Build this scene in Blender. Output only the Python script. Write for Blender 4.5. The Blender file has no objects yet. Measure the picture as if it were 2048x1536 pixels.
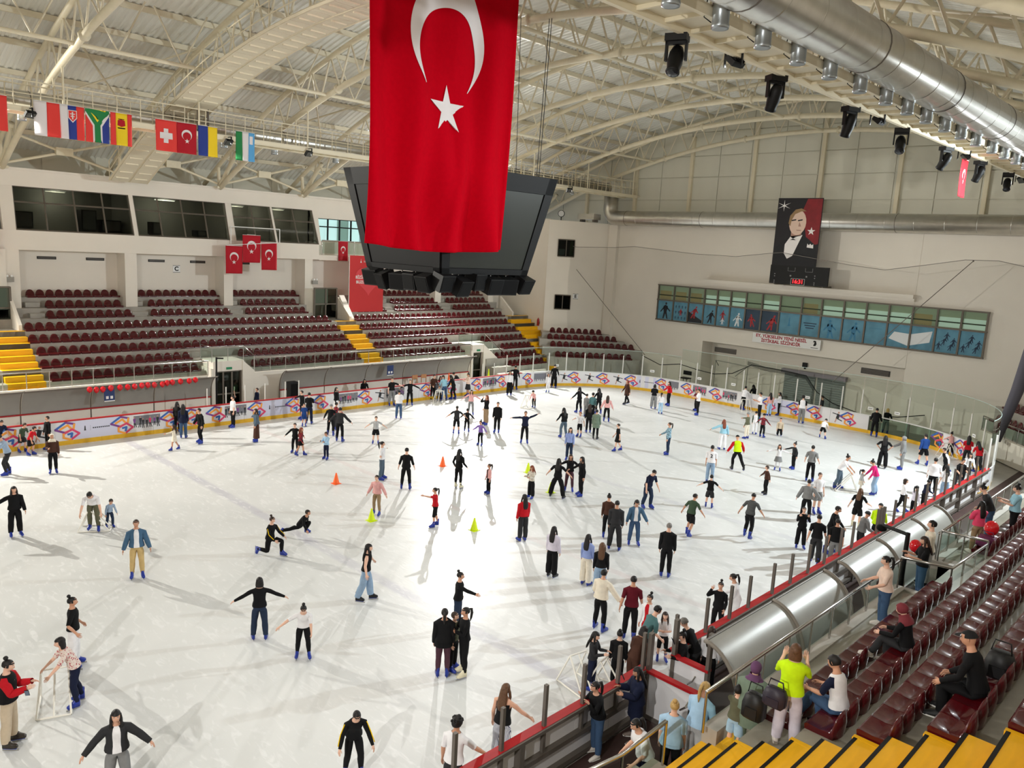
import bpy, math, random
import numpy as np
from mathutils import Vector, Matrix

# ---------------------------------------------------------------- camera, world, exposure
SC = bpy.context.scene
COL = SC.collection
CAMP = np.array([23.867, -19.486, 9.998])
PITCH, ROLL, YAW, FPX = math.radians(9.7518), math.radians(3.2035), math.radians(-44.0377), 1580.33
def cam_axes():
    cy, sy = math.cos(YAW), math.sin(YAW)
    f = np.array([sy*math.cos(PITCH), cy*math.cos(PITCH), -math.sin(PITCH)])
    r = np.array([cy, -sy, 0.0]); u = np.cross(r, f)
    return (math.cos(ROLL)*r+math.sin(ROLL)*u, -math.sin(ROLL)*r+math.cos(ROLL)*u, f)
AX_R, AX_U, AX_F = cam_axes()
cam = bpy.data.cameras.new('camera'); cam_o = bpy.data.objects.new('camera', cam); COL.objects.link(cam_o)
cam.sensor_width = 36.0; cam.lens = FPX*36/2048; cam.clip_end = 300
M = Matrix.Identity(4)
for i in range(3):
    M[i][0], M[i][1], M[i][2], M[i][3] = AX_R[i], AX_U[i], -AX_F[i], CAMP[i]
cam_o.matrix_world = M
SC.camera = cam_o
SC.view_settings.view_transform = 'Standard'; SC.view_settings.look = 'None'
SC.view_settings.gamma = 1.0; SC.view_settings.use_curve_mapping = False
SC.view_settings.exposure = -0.95
SC.cycles.max_bounces = 10; SC.cycles.diffuse_bounces = 5; SC.cycles.transparent_max_bounces = 64
W = bpy.data.worlds.new('hall_world'); SC.world = W; W.use_nodes = True
W.node_tree.nodes['Background'].inputs[0].default_value = (0.75, 0.85, 1.0, 1)
W.node_tree.nodes['Background'].inputs[1].default_value = 1.0
LAMP_POWER = 9000.0

def ground(x, y, z=0.0):
    """point of the level z under a photograph pixel (2048x1536)"""
    d = (x-1024)/FPX*AX_R-(y-768)/FPX*AX_U+AX_F
    return CAMP+(z-CAMP[2])/d[2]*d

# ---------------------------------------------------------------- materials
def lin(c):
    return tuple(((v/255)/12.92 if v <= 10 else ((v/255+.055)/1.055)**2.4) for v in c)
MATS = {}
def mat(name, col, rough=.55, metal=0.0, var=0.0, scale=2.0, bump=0.0, coat=0.0, spec=.4, stretch=None, bscale=None, emit=0.0):
    if name in MATS: return MATS[name]
    m = bpy.data.materials.new(name); m.use_nodes = True
    nt = m.node_tree; b = nt.nodes['Principled BSDF']
    c = lin(col)+(1,)
    b.inputs['Base Color'].default_value = c
    b.inputs['Roughness'].default_value = rough; b.inputs['Metallic'].default_value = metal
    b.inputs['Specular IOR Level'].default_value = spec; b.inputs['Coat Weight'].default_value = coat
    if emit:
        b.inputs['Emission Color'].default_value = c; b.inputs['Emission Strength'].default_value = emit
    if var or bump:
        tc = nt.nodes.new('ShaderNodeTexCoord'); n = nt.nodes.new('ShaderNodeTexNoise')
        n.inputs['Scale'].default_value = scale; n.inputs['Detail'].default_value = 5
        src = tc.outputs['Object']
        if stretch:
            mp = nt.nodes.new('ShaderNodeMapping'); mp.inputs['Scale'].default_value = stretch
            nt.links.new(src, mp.inputs[0]); src = mp.outputs[0]
        nt.links.new(src, n.inputs['Vector'])
        if var:
            r = nt.nodes.new('ShaderNodeValToRGB')
            r.color_ramp.elements[0].position = .3; r.color_ramp.elements[1].position = .72
            r.color_ramp.elements[0].color = tuple(v*(1-var) for v in c[:3])+(1,)
            r.color_ramp.elements[1].color = tuple(min(1, v*(1+var*.6)) for v in c[:3])+(1,)
            nt.links.new(n.outputs['Fac'], r.inputs[0]); nt.links.new(r.outputs[0], b.inputs['Base Color'])
        if bump:
            n2 = n
            if bscale:
                n2 = nt.nodes.new('ShaderNodeTexNoise'); n2.inputs['Scale'].default_value = bscale
                n2.inputs['Detail'].default_value = 4; nt.links.new(src, n2.inputs['Vector'])
            bp = nt.nodes.new('ShaderNodeBump'); bp.inputs['Strength'].default_value = bump
            bp.inputs['Distance'].default_value = .02
            nt.links.new(n2.outputs['Fac'], bp.inputs['Height']); nt.links.new(bp.outputs[0], b.inputs['Normal'])
    MATS[name] = m
    return m
def glass_mat(name, tint, refl=.12, rough=.03):
    """thin architectural pane: tinted see-through plus a fresnel reflection"""
    if name in MATS: return MATS[name]
    m = bpy.data.materials.new(name); m.use_nodes = True; nt = m.node_tree; nt.nodes.clear()
    o = nt.nodes.new('ShaderNodeOutputMaterial'); mx = nt.nodes.new('ShaderNodeMixShader')
    t = nt.nodes.new('ShaderNodeBsdfTransparent'); g = nt.nodes.new('ShaderNodeBsdfGlossy')
    lw = nt.nodes.new('ShaderNodeLayerWeight'); lw.inputs['Blend'].default_value = refl
    t.inputs[0].default_value = lin(tint)+(1,); g.inputs['Roughness'].default_value = rough
    nt.links.new(lw.outputs['Fresnel'], mx.inputs[0]); nt.links.new(t.outputs[0], mx.inputs[1]); nt.links.new(g.outputs[0], mx.inputs[2])
    nt.links.new(mx.outputs[0], o.inputs[0]); MATS[name] = m
    return m
def veil_mat(name, col, alpha):
    """fine netting: mostly see-through threads"""
    if name in MATS: return MATS[name]
    m = bpy.data.materials.new(name); m.use_nodes = True; nt = m.node_tree; nt.nodes.clear()
    o = nt.nodes.new('ShaderNodeOutputMaterial'); mx = nt.nodes.new('ShaderNodeMixShader')
    t = nt.nodes.new('ShaderNodeBsdfTransparent'); d = nt.nodes.new('ShaderNodeBsdfDiffuse')
    d.inputs[0].default_value = lin(col)+(1,); mx.inputs[0].default_value = alpha
    nt.links.new(t.outputs[0], mx.inputs[1]); nt.links.new(d.outputs[0], mx.inputs[2]); nt.links.new(mx.outputs[0], o.inputs[0])
    MATS[name] = m
    return m

# ---------------------------------------------------------------- mesh helpers
class MB:
    def __init__(s): s.v = []; s.f = []; s.m = []
    def quad(s, a, b, c, d, m=0):
        n = len(s.v); s.v += [tuple(a), tuple(b), tuple(c), tuple(d)]; s.f.append((n, n+1, n+2, n+3)); s.m.append(m); return s
    def box(s, x0, x1, y0, y1, z0, z1, m=0):
        x0, x1 = min(x0, x1), max(x0, x1); y0, y1 = min(y0, y1), max(y0, y1); z0, z1 = min(z0, z1), max(z0, z1)
        n = len(s.v)
        s.v += [(x0,y0,z0),(x1,y0,z0),(x1,y1,z0),(x0,y1,z0),(x0,y0,z1),(x1,y0,z1),(x1,y1,z1),(x0,y1,z1)]
        for q in ((0,3,2,1),(4,5,6,7),(0,1,5,4),(1,2,6,5),(2,3,7,6),(3,0,4,7)): s.f.append(tuple(n+i for i in q)); s.m.append(m)
        return s
    def obox(s, c, sx, sy, sz, R=None, m=0):
        n = len(s.v); c = np.array(c, float)
        for dz in (-1,1):
            for dx, dy in ((-1,-1),(1,-1),(1,1),(-1,1)):
                p = np.array([dx*sx/2, dy*sy/2, dz*sz/2])
                s.v.append(tuple(c+(R@p if R is not None else p)))
        for q in ((0,3,2,1),(4,5,6,7),(0,1,5,4),(1,2,6,5),(2,3,7,6),(3,0,4,7)): s.f.append(tuple(n+i for i in q)); s.m.append(m)
        return s
    def rings(s, R, m=0, cap=True, closed=True, loop=False):
        n = len(s.v); k = len(R[0])
        for r in R: s.v += [tuple(p) for p in r]
        for i in range(len(R)-(0 if loop else 1)):
            for j in range(k if closed else k-1):
                a = n+i*k+j; b = n+i*k+(j+1) % k; i2 = (i+1) % len(R)
                s.f.append((a, b, n+i2*k+(j+1) % k, n+i2*k+j)); s.m.append(m)
        if cap and closed and not loop:
            s.f.append(tuple(n+j for j in range(k-1, -1, -1))); s.f.append(tuple(n+(len(R)-1)*k+j for j in range(k))); s.m += [m, m]
        return s
    def tube(s, pts, r, k=8, m=0, cap=True, up=None):
        P = [np.array(p, float) for p in pts]; R = []
        rr = r if isinstance(r, (list, tuple)) else [r]*len(P)
        for i, p in enumerate(P):
            d = P[min(i+1, len(P)-1)]-P[max(i-1, 0)]; d = d/(np.linalg.norm(d)+1e-12)
            u = np.array([0,0,1.0]) if abs(d[2]) < .95 else np.array([1.0,0,0])
            if up is not None: u = np.array(up, float)
            a = np.cross(u, d); a /= np.linalg.norm(a)+1e-12; b = np.cross(d, a)
            R.append([p+rr[i]*(math.cos(2*math.pi*j/k)*a+math.sin(2*math.pi*j/k)*b) for j in range(k)])
        return s.rings(R, m, cap)
    def lathe(s, prof, k=16, c=(0,0,0), m=0):
        R = [[(c[0]+r*math.cos(2*math.pi*j/k), c[1]+r*math.sin(2*math.pi*j/k), c[2]+z) for j in range(k)] for r, z in prof]
        return s.rings(R, m, True)
    def ell(s, c, rx, ry, rz, k=10, n=6, m=0):
        R = []
        for i in range(n+1):
            t = math.pi*i/n; t = min(max(t, .06), math.pi-.06)
            R.append([(c[0]+rx*math.sin(t)*math.cos(2*math.pi*j/k), c[1]+ry*math.sin(t)*math.sin(2*math.pi*j/k), c[2]-rz*math.cos(t)) for j in range(k)])
        return s.rings(R, m, True)
    def prism(s, pts, n, d, m=0):
        """planar polygon pts (3D) extruded along n by d"""
        k = len(pts); b = len(s.v); n = np.array(n, float)
        A = [np.array(p, float) for p in pts]
        s.v += [tuple(p) for p in A]+[tuple(p+n*d) for p in A]
        s.f.append(tuple(b+i for i in range(k-1, -1, -1))); s.f.append(tuple(b+k+i for i in range(k))); s.m += [m, m]
        for i in range(k):
            j = (i+1) % k; s.f.append((b+i, b+j, b+k+j, b+k+i)); s.m.append(m)
        return s
    def grid(s, P, m=0):
        n = len(s.v); h = len(P); w = len(P[0])
        for r in P: s.v += [tuple(p) for p in r]
        for i in range(h-1):
            for j in range(w-1): s.f.append((n+i*w+j, n+i*w+j+1, n+(i+1)*w+j+1, n+(i+1)*w+j)); s.m.append(m)
        return s
    def mesh(s, name, mats, smooth=False):
        me = bpy.data.meshes.new(name); me.from_pydata(s.v, [], s.f)
        for x in (mats if isinstance(mats, (list, tuple)) else [mats]): me.materials.append(x)
        if any(s.m): me.polygons.foreach_set('material_index', s.m)
        if smooth: me.polygons.foreach_set('use_smooth', [True]*len(me.polygons))
        me.update(); return me
    def build(s, name, mats, parent=None, smooth=False, **k):
        return link(name, s.mesh(name, mats, smooth), parent, **k)
def link(name, me, parent=None, mw=None, label=None, cat=None, group=None, kind=None):
    o = bpy.data.objects.new(name, me); COL.objects.link(o)
    if parent is not None:
        o.parent = parent
        if mw is None: o.location = -Vector(parent.get('base', (0,0,0)))
    if mw is not None: o.matrix_basis = mw
    if label: o['label'] = label
    if cat: o['category'] = cat
    if group: o['group'] = group
    if kind: o['kind'] = kind
    return o
def thing(name, loc, label, cat, group=None, kind=None):
    """an Empty at the thing's base; its parts are built in world coordinates"""
    o = bpy.data.objects.new(name, None); COL.objects.link(o); o.location = loc; o['base'] = tuple(float(v) for v in loc)
    o.empty_display_size = .2
    o['label'] = label
    if cat: o['category'] = cat
    if group: o['group'] = group
    if kind: o['kind'] = kind
    return o
def part_mw(parent, mw):
    """local matrix of a part whose world matrix is mw, under a thing placed by location only"""
    return Matrix.Translation(-Vector(parent.get('base', (0,0,0)))) @ mw
UNIT = {}
def strut(name, parent, a, b, r, mt, k=8):
    """tube between two points: shared unit mesh, own object"""
    key = (mt.name, k)
    if key not in UNIT: UNIT[key] = MB().tube([(0,0,0),(0,0,1)], 1.0, k).mesh('strut', mt, True)
    a = Vector(a); b = Vector(b); d = b-a; L = d.length
    q = d.to_track_quat('Z', 'Y').to_matrix().to_4x4()
    mw = Matrix.Translation(a) @ q @ Matrix.Diagonal((r, r, L, 1))
    return link(name, UNIT[key], parent, part_mw(parent, mw) if parent is not None else mw)
UBOX = {}
def bar(name, parent, x0, x1, y0, y1, z0, z1, mt):
    """box part: shared unit cube, own object"""
    if mt.name not in UBOX: UBOX[mt.name] = MB().box(-.5,.5,-.5,.5,-.5,.5).mesh('bar', mt)
    mw = Matrix.Translation(((x0+x1)/2,(y0+y1)/2,(z0+z1)/2)) @ Matrix.Diagonal((abs(x1-x0),abs(y1-y0),abs(z1-z0),1))
    return link(name, UBOX[mt.name], parent, part_mw(parent, mw) if parent is not None else mw)
def text_mesh(name, txt, size, mt, mw, parent=None, align='CENTER', bold=0.0, ext=.004, xs=1.0):
    cu = bpy.data.curves.new(name, 'FONT'); cu.body = txt; cu.size = size; cu.align_x = align; cu.align_y = 'CENTER'
    cu.extrude = ext; cu.offset = bold
    o = bpy.data.objects.new(name, cu); COL.objects.link(o)
    dg = bpy.context.evaluated_depsgraph_get()
    me = bpy.data.meshes.new_from_object(o.evaluated_get(dg)); bpy.data.objects.remove(o); bpy.data.curves.remove(cu)
    me.materials.clear(); me.materials.append(mt)
    mw = mw @ Matrix.Diagonal((xs,1,1,1))
    return link(name, me, parent, part_mw(parent, mw) if parent is not None else mw)
def face_mw(p, right, up):
    """matrix whose X is right and Y is up, at p (for flat print)"""
    r = Vector(right).normalized(); u = Vector(up).normalized(); n = r.cross(u)
    m = Matrix.Identity(4)
    for i in range(3): m[i][0], m[i][1], m[i][2], m[i][3] = r[i], u[i], n[i], p[i]
    return m
def smooth_obj(o):
    o.data.polygons.foreach_set('use_smooth', [True]*len(o.data.polygons)); return o

# common materials
CREAM = mat('cream_steel', (228,218,192), .5, var=.06, scale=3)
CREAMW = mat('cream_web', (222,213,190), .5)
WALL = mat('painted_wall', (232,225,214), .75, var=.035, scale=.5)
WALLG = mat('grey_panel_wall', (214,212,198), .7, var=.1, scale=.6, stretch=(1,1,.25))
CONC = mat('grey_concrete', (166,161,152), .55, var=.16, scale=1.5, bump=.08)
CONCG = mat('polished_concrete', (150,145,132), .22, var=.14, scale=1.2)
YEL = mat('yellow_paint', (236,178,10), .5, var=.1, scale=4)
MAROON = mat('maroon_plastic', (74,6,14), .2, coat=.2, var=.06, scale=6)
REDCAP = mat('red_cap', (168,24,30), .4, var=.08, scale=3)
STEEL = mat('stainless_steel', (190,188,184), .22, metal=1.0)
DARKSTEEL = mat('dark_steel', (112,105,98), .45, metal=.3, var=.1, scale=5)
BLACK = mat('black_plastic', (8,8,9), .55, spec=.3)
BLACKM = mat('matt_black', (7,7,8), .8, spec=.2)
WHITE = mat('white_paint', (232,232,230), .45)
ALU = mat('aluminium_duct', (204,202,196), .32, metal=1.0, var=.08, scale=2.5, bump=.12, bscale=5)
BROWNFL = mat('brown_rubber', (62,42,38), .7, var=.25, scale=1.2)
BOARDW = mat('board_white', (224,222,224), .35, var=.04, scale=.8)
GLASS = glass_mat('board_glass', (240,247,243), .05)
GLASSR = glass_mat('rail_glass', (222,234,228), .08)
GLASSD = glass_mat('booth_glass', (176,180,174), .16)
FRAMEBR = mat('bronze_frame', (104,96,86), .5, metal=.2)
DAYLIGHT = mat('daylight_panel', (226,240,250), .5, emit=2.2)
POLY = mat('polycarbonate', (158,156,150), .36, metal=.12, var=.08, scale=1.3, bump=.1, bscale=1.6)
# ================================================================ SETTING
R_C, HX, HY = 8.3, 15.0, 30.0
def rim(off=0.0, n=14):
    """rounded outline of the rink"""
    P = []
    r = R_C+off
    for cx, cy, a0 in ((HX-R_C, HY-R_C, 0), (-HX+R_C, HY-R_C, 90), (-HX+R_C, -HY+R_C, 180), (HX-R_C, -HY+R_C, 270)):
        for i in range(n+1):
            a = math.radians(a0+90*i/n); P.append((cx+r*math.cos(a), cy+r*math.sin(a)))
    return P
def ice_material():
    m = bpy.data.materials.new('rink_ice'); m.use_nodes = True; nt = m.node_tree; b = nt.nodes['Principled BSDF']
    N = nt.nodes.new; L = nt.links.new
    tc = N('ShaderNodeTexCoord'); sp = N('ShaderNodeSeparateXYZ'); L(tc.outputs['Object'], sp.inputs[0])
    n1 = N('ShaderNodeTexNoise'); n1.inputs['Scale'].default_value = .22; n1.inputs['Detail'].default_value = 6; L(tc.outputs['Object'], n1.inputs['Vector'])
    r1 = N('ShaderNodeValToRGB'); r1.color_ramp.elements[0].position = .3; r1.color_ramp.elements[1].position = .7
    r1.color_ramp.elements[0].color = (.6,.61,.6,1); r1.color_ramp.elements[1].color = (.72,.725,.715,1)
    L(n1.outputs['Fac'], r1.inputs[0])
    def band(sock, at, half, soft):
        a = N('ShaderNodeMath'); a.operation = 'SUBTRACT'; a.inputs[1].default_value = at; L(sock, a.inputs[0])
        c = N('ShaderNodeMath'); c.operation = 'ABSOLUTE'; L(a.outputs[0], c.inputs[0])
        d = N('ShaderNodeMapRange'); d.inputs['From Min'].default_value = half-soft; d.inputs['From Max'].default_value = half+soft
        d.inputs['To Min'].default_value = 1; d.inputs['To Max'].default_value = 0; L(c.outputs[0], d.inputs['Value']); return d.outputs[0]
    n2 = N('ShaderNodeTexNoise'); n2.inputs['Scale'].default_value = .8; n2.inputs['Detail'].default_value = 5; L(tc.outputs['Object'], n2.inputs['Vector'])
    def tint(prev, mask, col, k):
        mm = N('ShaderNodeMath'); mm.operation = 'MULTIPLY'; L(mask, mm.inputs[0]); L(n2.outputs['Fac'], mm.inputs[1])
        m2 = N('ShaderNodeMath'); m2.operation = 'MULTIPLY'; m2.inputs[1].default_value = k; L(mm.outputs[0], m2.inputs[0])
        x = N('ShaderNodeMixRGB'); x.inputs[2].default_value = col; L(m2.outputs[0], x.inputs[0]); L(prev, x.inputs[1]); return x.outputs[0]
    c = r1.outputs[0]
    c = tint(c, band(sp.outputs['Y'], -5.95, .2, .07), (.42,.41,.5,1), .9)
    c = tint(c, band(sp.outputs['Y'], 8.0, .2, .07), (.42,.41,.5,1), .45)
    c = tint(c, band(sp.outputs['Y'], .2, .16, .06), (.62,.36,.36,1), .32)
    # scuffed snow: fine curved scratches
    mp = N('ShaderNodeMapping'); mp.inputs['Scale'].default_value = (1.2,3.6,1); mp.inputs['Rotation'].default_value = (0,0,.6); L(tc.outputs['Object'], mp.inputs[0])
    n3 = N('ShaderNodeTexNoise'); n3.inputs['Scale'].default_value = 1.6; n3.inputs['Detail'].default_value = 8; n3.inputs['Distortion'].default_value = 1.2; L(mp.outputs[0], n3.inputs['Vector'])
    r3 = N('ShaderNodeValToRGB'); r3.color_ramp.elements[0].position = .54; r3.color_ramp.elements[1].position = .68
    L(n3.outputs['Fac'], r3.inputs[0])
    x = N('ShaderNodeMixRGB'); x.inputs[2].default_value = (.82,.82,.82,1); L(c, x.inputs[1])
    k = N('ShaderNodeMath'); k.operation = 'MULTIPLY'; k.inputs[1].default_value = .55; L(r3.outputs[0], k.inputs[0]); L(k.outputs[0], x.inputs[0])
    L(x.outputs[0], b.inputs['Base Color'])
    rr = N('ShaderNodeMapRange'); rr.inputs['To Min'].default_value = .26; rr.inputs['To Max'].default_value = .5; L(n3.outputs['Fac'], rr.inputs['Value'])
    L(rr.outputs[0], b.inputs['Roughness'])
    bp = N('ShaderNodeBump'); bp.inputs['Strength'].default_value = .12; bp.inputs['Distance'].default_value = .02
    L(n3.outputs['Fac'], bp.inputs['Height']); L(bp.outputs[0], b.inputs['Normal'])
    b.inputs['Specular IOR Level'].default_value = .45
    return m
ICE = ice_material()
def struct(name, mb, m, label=None, parent=None, smooth=False):
    o = mb.build(name, m, parent, smooth)
    if parent is None:
        o['kind'] = 'structure'
        if label: o['label'] = label
    return o
struct('floor', MB().prism([(x,y,-.05) for x, y in rim()], (0,0,1), .05), ICE, 'white scratched ice surface of the skating rink')
struct('floor_concourse', MB().box(-30,30,-36,36,-.3,-.06), CONC, 'grey concrete ground around the rink')
struct('floor_aisle', MB().box(15.16,17.9,-16,29,-.06,-.012), BROWNFL, 'dark brown rubber floor behind the near boards')

# ---- far stand: concrete terraces
FAR_Z = lambda k: 2.33+.53*k
FAR_X = lambda k: -18.6-.8*k
terr = MB()
for k in range(5):
    terr.box(FAR_X(k), -23.2, -14, 29.25, 0, FAR_Z(k))
for k in (-1, -2):
    terr.box(FAR_X(k), -23.2, 20.75, 29.25, 0, FAR_Z(k))
for k, (x, z) in enumerate(((-23.2,4.92),(-24.0,5.40),(-24.8,5.92))):
    terr.box(x, -25.6, -14, 9.4, 0, z); terr.box(x, -25.6, 11.9, 27.6, 0, z)
terr.box(-23.2,-25.6,9.4,11.9,0,4.45); terr.box(-23.2,-25.6,27.6,29.25,0,4.45)
terr.box(-17.98,-18.6,-14,-.2,0,1.85); terr.box(-17.98,-18.6,2.2,19.2,0,1.85)
stand = struct('terrace_far', terr, CONC, 'grey concrete terraces of the far stand')
par = MB()
for y0, y1 in ((-14,-.35),(2.25,19.25)):
    par.box(-18.12,-17.95,y0,y1,0,2.14)
par.box(-16.65,-16.5,20.75,26,0,.9)
struct('parapet_far', par, WALL, 'pale parapet under the glass railing of the far stand')

# ---- far side building wall
wl = MB()
wl.box(-25.7,-25.5,-14,29.3,4,8.75)                       # back wall behind the top rows
wl.box(-25.6,-24.2,-14,10.45,8.48,9.5)                    # booth apron
wl.box(-25.6,-24.2,10.45,29.3,8.45,8.8)                   # balcony edge
for y0, y1 in ((-8.3,-7.62),(-2.3,-1.64),(3.64,4.24),(9.4,10.0),(21.0,21.6),(26.8,27.4)):
    wl.box(-25.6,-24.25,y0,y1,4.5,8.5)
wl.box(-25.6,-24.0,-14,-8.3,4.4,8.5)
wl.box(-25.6,-24.7,-14,10.45,11.78,12.62)
wl.box(-25.7,-24.9,10.45,29.3,11.3,12.62)
wl.box(-25.7,-25.5,14.9,29.3,8.8,11.4); wl.box(-25.7,-25.5,10.45,14.9,8.8,9.75); wl.box(-25.7,-25.5,10.45,11.0,9.7,11.4)
wl.box(-27.4,-24.6,-14,29.3,12.6,12.72)
struct('wall_left', wl, WALL, 'white painted wall of the commentary booths above the far stand')
up = MB().box(-27.2,-27.0,-34,34,12.6,17.5)
upw = struct('wall_left_upper', up, WALLG, 'grey panelled wall strip under the roof on the far side')
for i in range(24):
    bar('panel', upw, -26.995,-26.96, -33.6+2.8*i, -30.86+2.8*i, 12.75, 14.6, WALLG)
slant = MB()
def slab(y0b, y0t, y1b, y1t):
    slant.prism([(-24.2,y0b,9.5),(-24.8,y0t,11.8),(-25.1,y0t,11.8),(-24.5,y0b,9.5)], (0,1,0), .001)
def pier(yb0, yb1, yt0, yt1):
    """leaning white pier between two booth windows"""
    a = [(-24.18,yb0,9.48),(-24.18,yb1,9.48),(-24.5,yb1,9.48),(-24.5,yb0,9.48)]
    b = [(-24.78,yt0,11.8),(-24.78,yt1,11.8),(-25.1,yt1,11.8),(-25.1,yt0,11.8)]
    slant.rings([a,b])
pier(-1.75,-1.51,-1.83,-1.60); pier(4.03,4.46,3.98,4.38); pier(7.20,7.35,7.05,7.18); pier(10.43,10.62,10.2,10.62); pier(-8.3,-7.7,-8.3,-7.66)
struct('trim_1', slant, WALL, 'leaning white piers between the booth windows')
booth = MB()
booth.box(-28,-24.5,-9.5,10.5,9.38,9.46); booth.box(-28.1,-28,-9.5,10.5,9.4,11.9); booth.box(-28,-25.1,-9.5,10.5,11.8,11.9)
for y in (-9.5,-1.6,4.2,7.2,10.5): booth.box(-28,-25.05,y-.05,y+.05,9.5,11.8)
struct('wall_booth', booth, mat('booth_interior', (150,146,136), .8), 'dim inside of the commentary booths')
def booth_window(n, y0, y1, t0, t1, cols, label):
    w = thing('window_%d' % n, (-24.4,(y0+y1)/2,9.5), label, None, kind='structure')
    def pt(u, v):
        yb = y0+(y1-y0)*u; yt = t0+(t1-t0)*u
        return np.array([-24.25-.6*v, yb+(yt-yb)*v, 9.52+2.26*v])
    N = np.array([.967,0,.25])
    us = [i/cols for i in range(cols+1)]
    for i in range(cols):
        for v0, v1 in ((0,.64),(.64,1)):
            m = MB(); m.prism([pt(us[i],v0), pt(us[i+1],v0), pt(us[i+1],v1), pt(us[i],v1)], N, -.012); m.build('pane', GLASSD, w)
    for u in us:
        MB().tube([pt(u,0)+N*.02, pt(u,1)+N*.02], .045, 4).build('mullion', FRAMEBR, w)
    for v in (0,.64,1):
        MB().tube([pt(0,v)+N*.02, pt(1,v)+N*.02], .045, 4).build('rail', FRAMEBR, w)
booth_window(1,-7.7,-1.75,-7.66,-1.83,4,'leaning four-bay booth window at the far left')
booth_window(2,-1.51,4.03,-1.60,3.98,4,'leaning four-bay booth window with a strip light inside')
booth_window(3,4.46,7.2,4.38,7.05,2,'leaning two-bay booth window behind the three hanging red flags')
booth_window(4,7.35,10.43,7.18,10.2,2,'leaning two-bay booth window beside the daylit balcony windows')
def booth_fill(t, p, e):  # point light added to brighten the inside of a booth
    l = bpy.data.lights.new('booth_fill', 'POINT'); l.energy = e; l.shadow_soft_size = .3; l.color = (1,.95,.86)
    lo = bpy.data.objects.new('booth_fill', l); COL.objects.link(lo); lo.parent = t; lo.location = p
# things inside the booths
for (y, z, a, b, nm, lab) in ((-6.9,9.5,.9,1.0,'filing_cabinet','dark cabinet inside the far left booth'),(-3.6,9.5,.8,1.3,'rack','tall dark rack inside the far left booth'),(-2.4,9.5,1.1,.8,'desk','dark desk inside the far left booth'),(.2,9.5,.5,.85,'office_chair','dark chair inside the second booth'),(3.0,9.5,.6,.5,'monitor','dark screen inside the second booth')):
    t = thing(nm, (-26.3,y,z), lab, nm.split('_')[-1])
    bar('body', t, -26.7,-25.9,y-a/2,y+a/2,z+.12,z+b, BLACK); bar('plinth', t, -26.6,-26.0,y-a/2+.05,y+a/2-.05,z,z+.12, DARKSTEEL); bar('front', t, -25.9,-25.88,y-a/2+.06,y+a/2-.06,z+.2,z+b-.06, DARKSTEEL)
for yy_, ll_ in ((-5.0,'far left'),(5.8,'third'),(8.8,'fourth')):  # strip lights added to lift the dark booth interiors
    t = thing('strip_light', (-27,yy_,11.7), 'added dim strip light brightening the %s booth' % ll_, 'light')
    bar('tube', t, -27.05,-26.95,yy_-.5,yy_+.5,11.68,11.72, mat('fill_tube', (255,246,230), .5, emit=3)); bar('housing', t, -27.1,-26.9,yy_-.55,yy_+.55,11.72,11.79, WHITE); booth_fill(t, (0,0,-.15), 170)
t = thing('strip_light', (-26.4,.9,11.7), 'lit white strip light on the ceiling of the second booth', 'light')
bar('tube', t, -26.45,-26.35,.3,1.5,11.68,11.72, mat('tube_lit', (255,250,240), .5, emit=9)); bar('housing', t, -26.5,-26.3,.25,1.55,11.72,11.8, WHITE); booth_fill(t, (0,0,-.15), 260)
# balcony with daylit windows
w5 = thing('window_5', (-25.6,13,9.8), 'daylit balcony window with dark frames right of the booths', None, kind='structure')
for i in range(4):
    for z0, z1 in ((9.75,10.75),(10.75,11.28)):
        bar('pane', w5, -25.62,-25.6,11.0+i*.97,11.97+i*.97,z0,z1, GLASSR)
    bar('daylight', w5, -25.9,-25.88,11.0+i*.97,11.97+i*.97,9.75,11.28, DAYLIGHT if i != 2 else mat('daylight_dim', (190,206,206), .5, emit=.8))
for y in (11.0,11.97,12.94,13.91,14.88): bar('mullion', w5, -25.6,-25.52,y-.05,y+.05,9.7,11.32, BLACK)
for z in (9.72,10.75,11.3): bar('rail', w5, -25.6,-25.53,11,14.9,z-.04,z+.04, BLACK)
# signs, vents on the far wall
for i, (a, b) in enumerate(((-6.46,-5.51),(-3.97,-3.0),(-.51,.46),(2.04,3.0),(5.0,6.0))):
    t = thing('air_vent', (-25.5,(a+b)/2,8.05), 'black slot vent on the far wall, number %s from the left' % ('one two three four five'.split()[i]), 'vent')
    bar('frame', t, -25.5,-25.46,a,b,7.97,8.12, BLACK); bar('slat', t, -25.46,-25.45,a+.04,b-.04,8.02,8.04, DARKSTEEL); bar('slat', t, -25.46,-25.45,a+.04,b-.04,8.06,8.08, DARKSTEEL)
def letter_sign(ch, p, right, s=.44):
    r = Vector(right); t = thing('sector_sign', p, 'white square sign with the letter %s on the wall' % ch, 'sign')
    mw = face_mw(p, right, (0,0,1)); n = r.cross(Vector((0,0,1)))
    MB().box(-s/2,s/2,-s/2,s/2,0,.02).build('plate', WHITE, t).matrix_basis = part_mw(t, mw)
    f = MB()
    for x0,x1,y0,y1 in ((-s/2,s/2,s/2-.025,s/2),(-s/2,s/2,-s/2,-s/2+.025)): f.box(x0,x1,y0,y1,.02,.025)
    f.build('border', BLACK, t).matrix_basis = part_mw(t, mw)
    text_mesh('letter', ch, s*.82, BLACK, Matrix.Translation(n*.024) @ mw, t, bold=.012)
letter_sign('C', (-25.5,1.18,7.58), (0,1,0))

# ---- end wall (Y=33), chamfers and E corner
YE = 33.0
ew = MB()
ew.box(-16.6,16.6,YE+1.5,YE+1.7,-.1,4.3)                    # recessed lower wall
ew.box(-16.6,-7.2,YE,YE+1.7,-.1,12.3); ew.box(7.3,16.6,YE,YE+1.7,-.1,12.3)
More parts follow.
